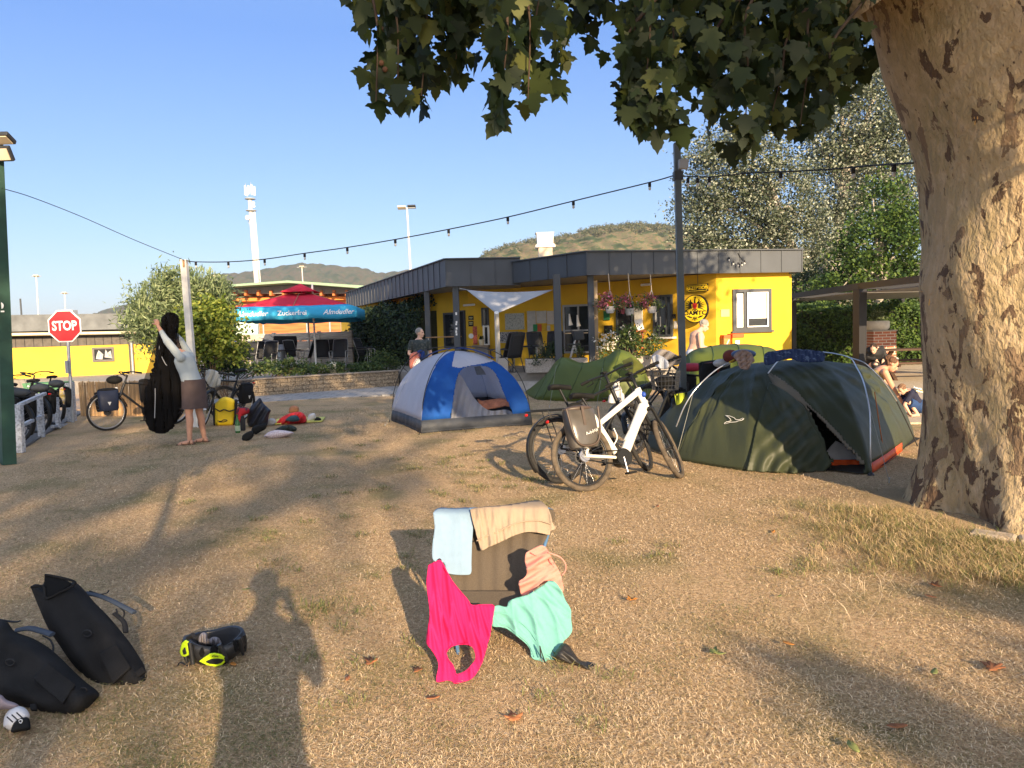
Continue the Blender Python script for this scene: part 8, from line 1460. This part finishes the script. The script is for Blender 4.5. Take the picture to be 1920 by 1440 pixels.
hp('panel', [(338, 1222), (342, 1206), (348, 1200), (353, 1203), (354, 1228), (348, 1231), (341, 1229)], NEON, .004); hp('vent', [(343, 1220), (347, 1213), (350, 1226), (345, 1227)], BLACK, .012)
hp('panel', [(373.9, 1239.2), (384, 1232), (394.3, 1225.4), (403, 1224.3), (415.2, 1227.6), (424, 1232), (425, 1236.5), (416.9, 1245.3), (405.3, 1249.1), (389.3, 1246.4)], NEON, .004); hp('vent', [(385.4, 1240.3), (396.5, 1235.9), (408.6, 1235.1), (419.6, 1237), (414, 1242.5), (405.8, 1244.7), (393.2, 1243.6)], BLACK, .012)
for x0, y0, x1, y1 in ((356, 1205, 362, 1245), (352, 1196, 362, 1190)): part('rib', MB().tube([U(x0, y0, hd_(x0, y0)-.01), U(x1, y1, hd_(x1, y1)-.01)], .012, 8), HB, hm)
for k_, a_ in enumerate((-150, -128, -62, -40, -18, 4)):
    a1_ = R(a_); rib_ = [(c.x+.146*math.cos(a1_+q*.25), c.y+.122*math.sin(a1_+q*.25), c.z+.04-.1*q) for q in (0, .35, .7, 1)]
    if not -140 < a_ < -20 or a_ == -62: part('rib', MB().tube(rib_, [.012, .014, .012, .006], 8), HB, hm)
for a_ in (-135, -95, -72, -28): a1_ = R(a_); part('vent', MB().ell((c.x+.137*math.cos(a1_), c.y+.113*math.sin(a1_), c.z+.005), (.022, .018, .032), seg=10, rings=6), mat('vent_black', (.003, .003, .003), rough=1), hm)
part('lettering', marks(U(404, 1230, hd_(404, 1229)-.015), frame((1, -.1, -.08), (0, -.1, 1)), .034, .010, 4, 2, .0016), BLACK, hm)
for pts in ([(332, 1250), (338, 1242), (352, 1248), (360, 1244)], [(352, 1258), (366, 1252), (376, 1262), (384, 1250)], [(374, 1264), (390, 1256), (410, 1250), (426, 1242)]): part('strap', MB().tube(spline([tuple(U(x, y, 3.60)) for x, y in pts], 3), .006, 6, flat=.5), BLACK, hm)
one('glove', pillow([(369, 1206), (372, 1194), (380, 1186), (388, 1188), (390, 1198), (400, 1194), (410, 1196), (416, 1208), (408, 1212), (392, 1210), (378, 1212)], lambda x, y: 3.74, .035, 8, 1.4, lambda x, y: .02*math.sin(x*.6)), mat('glove_grey', (.26, .24, .25), rough=.95, var=.15), 'grey cloth gloves crumpled inside the upturned helmet', 'gloves')
# ---------------------------------------------------------------- gear on the grass behind
def gear(nm, pts, d, bulge, m, lab, cat, rad=6, wr=None, step=1.4, depf=None): return one(nm, pillow(pts, depf or (lambda x, y: d), bulge, rad, step, wr), m, lab, cat)
dG = lambda base_y, px: G(px, base_y).y
YP = mat('pannier_yellow', (.80, .56, .02), rough=.4, var=.04); yp = thing('pannier_bag', 'bright yellow roll-top pannier with black sides standing on the grass', 'pannier', tuple(G(420, 799))); d_ = dG(799, 420)-.0
part('body', pillow([(403, 757), (412, 748), (424, 744), (440, 750), (441, 760), (440, 780), (437, 797), (420, 799), (404, 797), (402, 775)], lambda x, y: d_+.1, .10, 7, 1.4), YP, yp); part('side', pillow([(438, 750), (445, 750), (444, 775), (440, 798), (436, 797), (438, 772)], lambda x, y: d_+.12, .10, 4, 1.4), BLACK, yp); part('side', pillow([(399, 762), (403, 757), (404, 797), (400, 796)], lambda x, y: d_+.12, .09, 3, 1.4), BLACK, yp)
part('strap', MB().tube(spline([tuple(U(x, y, d_-.02)) for x, y in [(403, 766), (412, 771), (420, 768), (430, 771), (440, 768)]], 3), .012, 6), BLACK, yp); part('logo', MB().tube(spline([tuple(U(x, y, d_-.015)) for x, y in [(408, 789), (414, 790), (420, 787), (426, 788), (420, 791), (410, 791)]], 3), .008, 5), BLACK, yp)
gear('dry_bag', [(463, 792), (465, 772), (472, 760), (482, 750), (488, 746), (494, 756), (504, 766), (508, 770), (504, 780), (500, 798), (484, 802), (468, 800)], dG(801, 484)+.1, .15, mat('navy_nylon', (.010, .013, .022), rough=.5, spec=.4), 'black dry bag with a pointed open top standing behind the boots', 'dry bag', 14, lambda x, y: .03*math.sin(x*.4+y*.25))
gear('red_box', [(443, 790), (444, 768), (450, 763), (466, 765), (467, 774), (456, 780), (452, 792)], 13.5, .1, mat('red_gear', (.45, .02, .03), rough=.7, scale=9, col2=(.06, .02, .03), thr=(.5, .6)), 'red and maroon bag between the yellow pannier and the black dry bag', 'bag')
gb = thing('bottle', 'green glass bottle with a pale label standing on the grass', 'bottle', tuple(G(446, 812))); g0 = G(446, 812); part('glass', MB().lathe([(.04, 0), (.042, .15), (.036, .20), (.016, .25), (.015, .31), (.017, .32)], 14, g0), mat('bottle_green', (.03, .14, .03), rough=.15, spec=.6), gb); part('label', MB().lathe([(.0435, .04), (.0435, .13)], 14, g0, cap=False), mat('label_pale', (.45, .55, .35)), gb)
g0 = G(456, 808); one('flask', MB().lathe([(.04, 0), (.042, .2), (.03, .23), (.03, .26)], 14, g0), BLACK, 'black drinking flask between the green bottle and the dry bag', 'flask')
gear('boot', [(453, 824), (455, 816), (464, 810), (472, 808), (476, 816), (470, 824), (460, 828)], dG(826, 463), .05, RUB, 'black boot lying in front of the dry bag, the left one', 'boot', 5); gear('boot', [(470, 812), (474, 800), (486, 796), (500, 794), (498, 804), (488, 810), (480, 814)], dG(815, 485), .06, RUB, 'black rolled boot or bag lying against the foot of the dry bag', 'boot', 5)
gear('cloth_pillow', [(494, 818), (504, 810), (520, 806), (540, 808), (551, 812), (540, 818), (524, 822), (508, 824)], dG(820, 522), .10, mat('pattern_rose', (.50, .38, .40), rough=.9, scale=60, col2=(.62, .56, .55), thr=(.45, .55)), 'small rose-patterned cushion lying on the grass', 'cushion', 8)
gear('garment', [(514, 806), (528, 799), (544, 797), (556, 802), (554, 808), (540, 808), (524, 806)], dG(808, 536), .07, mat('dark_green_cloth', (.03, .045, .04), rough=.9, var=.3), 'dark cloth heaped behind the rose-patterned cushion', 'cloth', 5, lambda x, y: .03*math.sin(x*.5))
gear('jacket', [(517, 794), (526, 784), (536, 778), (546, 774), (560, 772), (570, 776), (575, 786), (572, 793), (550, 795), (530, 796)], dG(796, 546)+.1, .12, mat('jacket_red', (.50, .03, .035), rough=.75, var=.15, scale=8), 'crumpled red jacket on the yellow mat', 'jacket', 8, lambda x, y: .05*math.sin(x*.5+y*.4))
gear('garment', [(534, 788), (544, 780), (556, 779), (562, 788), (548, 791)], dG(796, 546)-.12, .06, mat('teal_dark', (.03, .07, .09), rough=.9), 'dark teal cloth lying in the crumpled red jacket', 'cloth', 5)
gear('pouch', [(541, 774), (543, 764), (552, 760), (560, 764), (558, 773)], dG(790, 546)+.3, .07, mat('tan_leather', (.36, .16, .08), rough=.7), 'tan pouch standing behind the crumpled red jacket', 'pouch', 5)
gear('garment', [(498, 798), (504, 786), (514, 785), (518, 792), (512, 798)], dG(798, 506)+.1, .06, mat('pale_grey_cloth', (.40, .42, .45), rough=.9), 'pale grey cloth right behind the black dry bag', 'cloth', 5)
gear('garment', [(576, 786), (580, 777), (590, 775), (592, 784), (586, 790), (578, 790)], dG(790, 584), .06, mat('offwhite', (.60, .58, .55), rough=.9), 'off-white cloth at the right end of the yellow mat', 'cloth', 5); gear('garment', [(588, 789), (594, 782), (602, 785), (600, 791), (592, 791)], dG(791, 595), .05, RUB, 'black cloth at the right end of the yellow mat', 'cloth', 4)
p1, p2, p3, p4 = G(512, 797), G(604, 792), G(610, 784), G(520, 788); mb = MB(); mb.prism([(p.x, p.y) for p in (p1, p2, p3, p4)], .01, .03); one('camping_mat', mb, mat('mat_lime', (.50, .48, .12), rough=.8), 'yellow camping mat under the red jacket on the lawn', 'mat')
# ---------------------------------------------------------------- fallen leaves
LEB = [mat('leaf_brown', (.30, .12, .05), rough=.8, var=.3, scale=20), mat('leaf_orange', (.52, .22, .05), rough=.8, var=.25, scale=20), mat('leaf_olive', (.20, .22, .07), rough=.8, var=.2, scale=20)]
FL = [(1187, 1130, 1, .11, 'orange fallen leaf on the dry grass right of the salmon top'), (1450, 1001, 1, .12, 'orange fallen leaf on the open lawn left of the plane tree foot'), (1478, 1213, 1, .11, 'yellowish curled leaf on the grass in the right foreground'), (1860, 1260, 0, .16, 'large brown curled leaf near the right edge'), (1752, 1267, 2, .12, 'green-yellow leaf in the shade near the right edge'), (1682, 1370, 0, .14, 'long brown leaf in the shade at the lower right'), (1756, 1104, 0, .12, 'pale brown leaf beside the long grass under the plane tree'), (1744, 1124, 0, .11, 'reddish leaf just below the long grass under the plane tree'),
      (812, 1316, 0, .10, 'rusty leaf in front of the hot pink swimsuit'), (694, 1249, 0, .12, 'brown leaf left of the hot pink swimsuit'), (652, 1279, 0, .09, 'small brown leaf lying farther left of the swimsuit'), (438, 1252, 1, .09, 'orange leaf touching the upturned helmet'), (962, 1352, 0, .13, 'brown crumbled leaf at the bottom centre'), (462, 1110, 2, .09, 'pale green leaf on the shaded lawn above the helmet'), (1233, 953, 0, .12, 'brown leaf on the lawn in front of the parked bicycles'), (1346, 1232, 2, .12, 'dark olive curled leaf right of the black bag'), (1600, 1410, 2, .14, 'flat green leaf at the bottom right'), (1462, 1123, 2, .07, 'tiny pale leaf in the middle of the right lawn'), (782, 1264, 0, .08, 'little brown leaf beside the foot of the pink swimsuit'), (1010, 1090, 0, .08, 'x')][:-1]
for i, (px, py, k, s_, lab) in enumerate(FL):
    g0 = G(px, py); a = random.uniform(0, 6.28); M = Matrix.Rotation(a, 3, 'Z'); n = len(PLANE_LEAF); mb = MB(); LF = PLANE_LEAF if i % 3 == 0 else [(x*.9, y) for x, y in spline([OVAL_LEAF[j] for j in range(6)]+[OVAL_LEAF[0]], 3)[:-1]]; n = len(LF); cu_l = random.uniform(.15, .6); vs = [g0+M@Vector((x*s_*.5, (y-.5)*s_*.62, .018+cu_l*s_*(x*x)+random.uniform(.1, .25)*s_*(y-.5)**2)) for x, y in LF]; cen = g0+Vector((0, 0, .016)); mb.add(vs+[cen], [(j, (j+1) % n, n) for j in range(n)], True); one('fallen_leaf', mb, LEB[k], lab, 'leaf', 'fallen leaves on the lawn', thick=.002)
# ---------------------------------------------------------------- grass: dry straw lying over the lawn, green tufts, long grass at the tree foot
GM = mat('straw', (0, 0, 0), rough=.8, transl=.15, spec=.2, tint=[(0, (.10, .13, .035)), (.22, (.20, .20, .07)), (.4, (.34, .24, .12)), (.7, (.62, .46, .27)), (1, (.82, .67, .45))])
def nz(x, y): return (np.sin(x*1.7+y*.9+1)+np.sin(x*.8-y*1.9+2)+np.sin(x*3.1+y*2.3)+np.sin(x*5.3-y*4.1+.5)*.7+np.sin(x*9.1+y*7.7)*.5)/4.2
def blades(name, x, y, ln, wd, lift, tint, kind='stuff', lab=None):
    n = len(x); a = RNG.uniform(0, 2*np.pi, n); ca, sa = np.cos(a), np.sin(a); z = hgt(x, y)*np.clip((19.5-y)/3, 0, 1)+.002; el = lift
    P = np.zeros((n, 4, 3)); bend = RNG.normal(0, .35, n)
    mx, my = x+ca*ln*.5*np.cos(el), y+sa*ln*.5*np.cos(el); ex, ey = mx+np.cos(a+bend)*ln*.5, my+np.sin(a+bend)*ln*.5
    P[:, 0] = np.stack([x, y, z], 1); P[:, 1] = np.stack([mx-sa*wd, my+ca*wd, z+np.sin(el)*ln*.55+.003], 1); P[:, 2] = np.stack([ex, ey, z+np.sin(el)*ln*.8+.002], 1); P[:, 3] = np.stack([mx+sa*wd, my-ca*wd, z+np.sin(el)*ln*.55+.003], 1)
    o = npmesh(name, P.reshape(-1, 3), np.arange(n*4), 4, GM, tint); tag(o, kind=kind); return o
N = 520000; th = RNG.uniform(R(-43), R(43), N); rr = np.exp(RNG.uniform(math.log(1.5), math.log(17), N)); x = rr*np.sin(th); y = rr*np.cos(th); k = nz(x, y); ok = ((x-4.25)**2+(y-6.2)**2 > 1.3) & (x > -(5.9+y*.07)); bare = np.clip(nz(x*.8+7, y*.8-3)*2.2-.5, 0, .8); ok &= RNG.random(N) > bare; x, y, k, rr = x[ok], y[ok], k[ok], rr[ok]
tn = np.clip(RNG.beta(1.6, 1.5, len(x))*.85+.22-.22*np.clip(nz(x*1.9+3, y*1.9+5)*1.5, 0, 1)-.10*np.clip(-x-.5, 0, 1)*(RNG.random(len(x)) < .7)-np.clip(k-.25, 0, 1)*.9*(RNG.random(len(x)) < .6), 0, 1); blades('dry_grass', x, y, RNG.uniform(.011, .036, len(x))*(1+rr*.05), .0007+rr*.00021, np.abs(RNG.normal(.15, .22, len(x))), tn)
# green tufts
ts = [(640, 960, 90, .8), (720, 985, 60, .5), (850, 870, 80, .5), (930, 900, 90, .5), (880, 925, 60, .4), (1010, 905, 60, .3), (700, 1040, 60, .4), (540, 1150, 50, .3), (1230, 1030, 40, .2), (1500, 1050, 60, .25), (820, 1180, 40, .3), (620, 1250, 40, .3), (1090, 1330, 40, .3), (760, 840, 60, .5)]
X, Y = [], []
for px, py, n_, s_ in ts:
    g0 = G(px, py)
    for _ in range(int(n_/9)): qx, qy = g0.x+random.gauss(0, s_), g0.y+random.gauss(0, s_*.9); m_ = 50; X += list(RNG.normal(qx, .05, m_)); Y += list(RNG.normal(qy, .05, m_))
X, Y = np.array(X), np.array(Y); blades('green_grass', X, Y, RNG.uniform(.03, .07, len(X)), .0018+.0002*Y, RNG.uniform(.3, 1.1, len(X)), RNG.uniform(0, .35, len(X)))
X, Y, T_ = [], [], []
for (px, py, s_, n_) in [(1600, 985, .30, 2600), (1660, 1010, .25, 2600), (1720, 1040, .26, 3400), (1790, 1060, .26, 3400), (1870, 1075, .3, 3400), (1560, 965, .2, 900), (1705, 990, .16, 2600), (1765, 1018, .16, 3000), (1840, 1036, .2, 3000), (1660, 968, .15, 1800), (1920, 1090, .25, 1500)]:
    g0 = G(px, py); 
    for _ in range(n_//30): qx, qy = g0.x+random.gauss(0, s_), g0.y+random.gauss(0, s_*.7); X += list(RNG.normal(qx, .045, 30)); Y += list(RNG.normal(qy, .045, 30)); b_ = random.random(); T_ += list(np.clip(RNG.normal(.10+.52*b_, .12, 30), 0, 1))
X, Y, T_ = np.array(X), np.array(Y), np.array(T_); ok = (X-4.4)**2+(Y-6.2)**2 > .95; X, Y, T_ = X[ok], Y[ok], T_[ok]
blades('long_grass', X, Y, RNG.uniform(.04, .13, len(X)), .0015, RNG.uniform(.25, 1.2, len(X)), T_)
# pale seed stalks
X, Y = [], []
for px, py, n_ in [(1520, 965, 12), (1640, 1120, 40), (1600, 1110, 30), (1540, 1180, 22), (1240, 1145, 10), (1700, 1080, 22), (1860, 1100, 16), (1060, 1395, 3)]:
    g0 = G(px, py); X += list(RNG.normal(g0.x, .12, n_)); Y += list(RNG.normal(g0.y, .12, n_))
X, Y = np.array(X), np.array(Y); blades('straw_stalks', X, Y, RNG.uniform(.08, .22, len(X)), .0009, RNG.uniform(.1, 1.0, len(X)), np.full(len(X), .97))
# ---------------------------------------------------------------- haze
hz_m = bpy.data.materials.new('haze_air'); hz_m.use_nodes = True; ht_ = hz_m.node_tree; ht_.nodes.remove(ht_.nodes['Principled BSDF']); pv = ht_.nodes.new('ShaderNodeVolumePrincipled'); pv.inputs['Color'].default_value = (.80, .88, 1, 1); pv.inputs['Density'].default_value = .0002; pv.inputs['Anisotropy'].default_value = .2; lk(ht_, pv.outputs[0], ht_.nodes['Material Output'].inputs['Volume'])
tag(part('haze', MB().box((0, 2000, 78), (8400, 5200, 162)), hz_m), kind='stuff')
S.cycles.volume_max_steps = 64
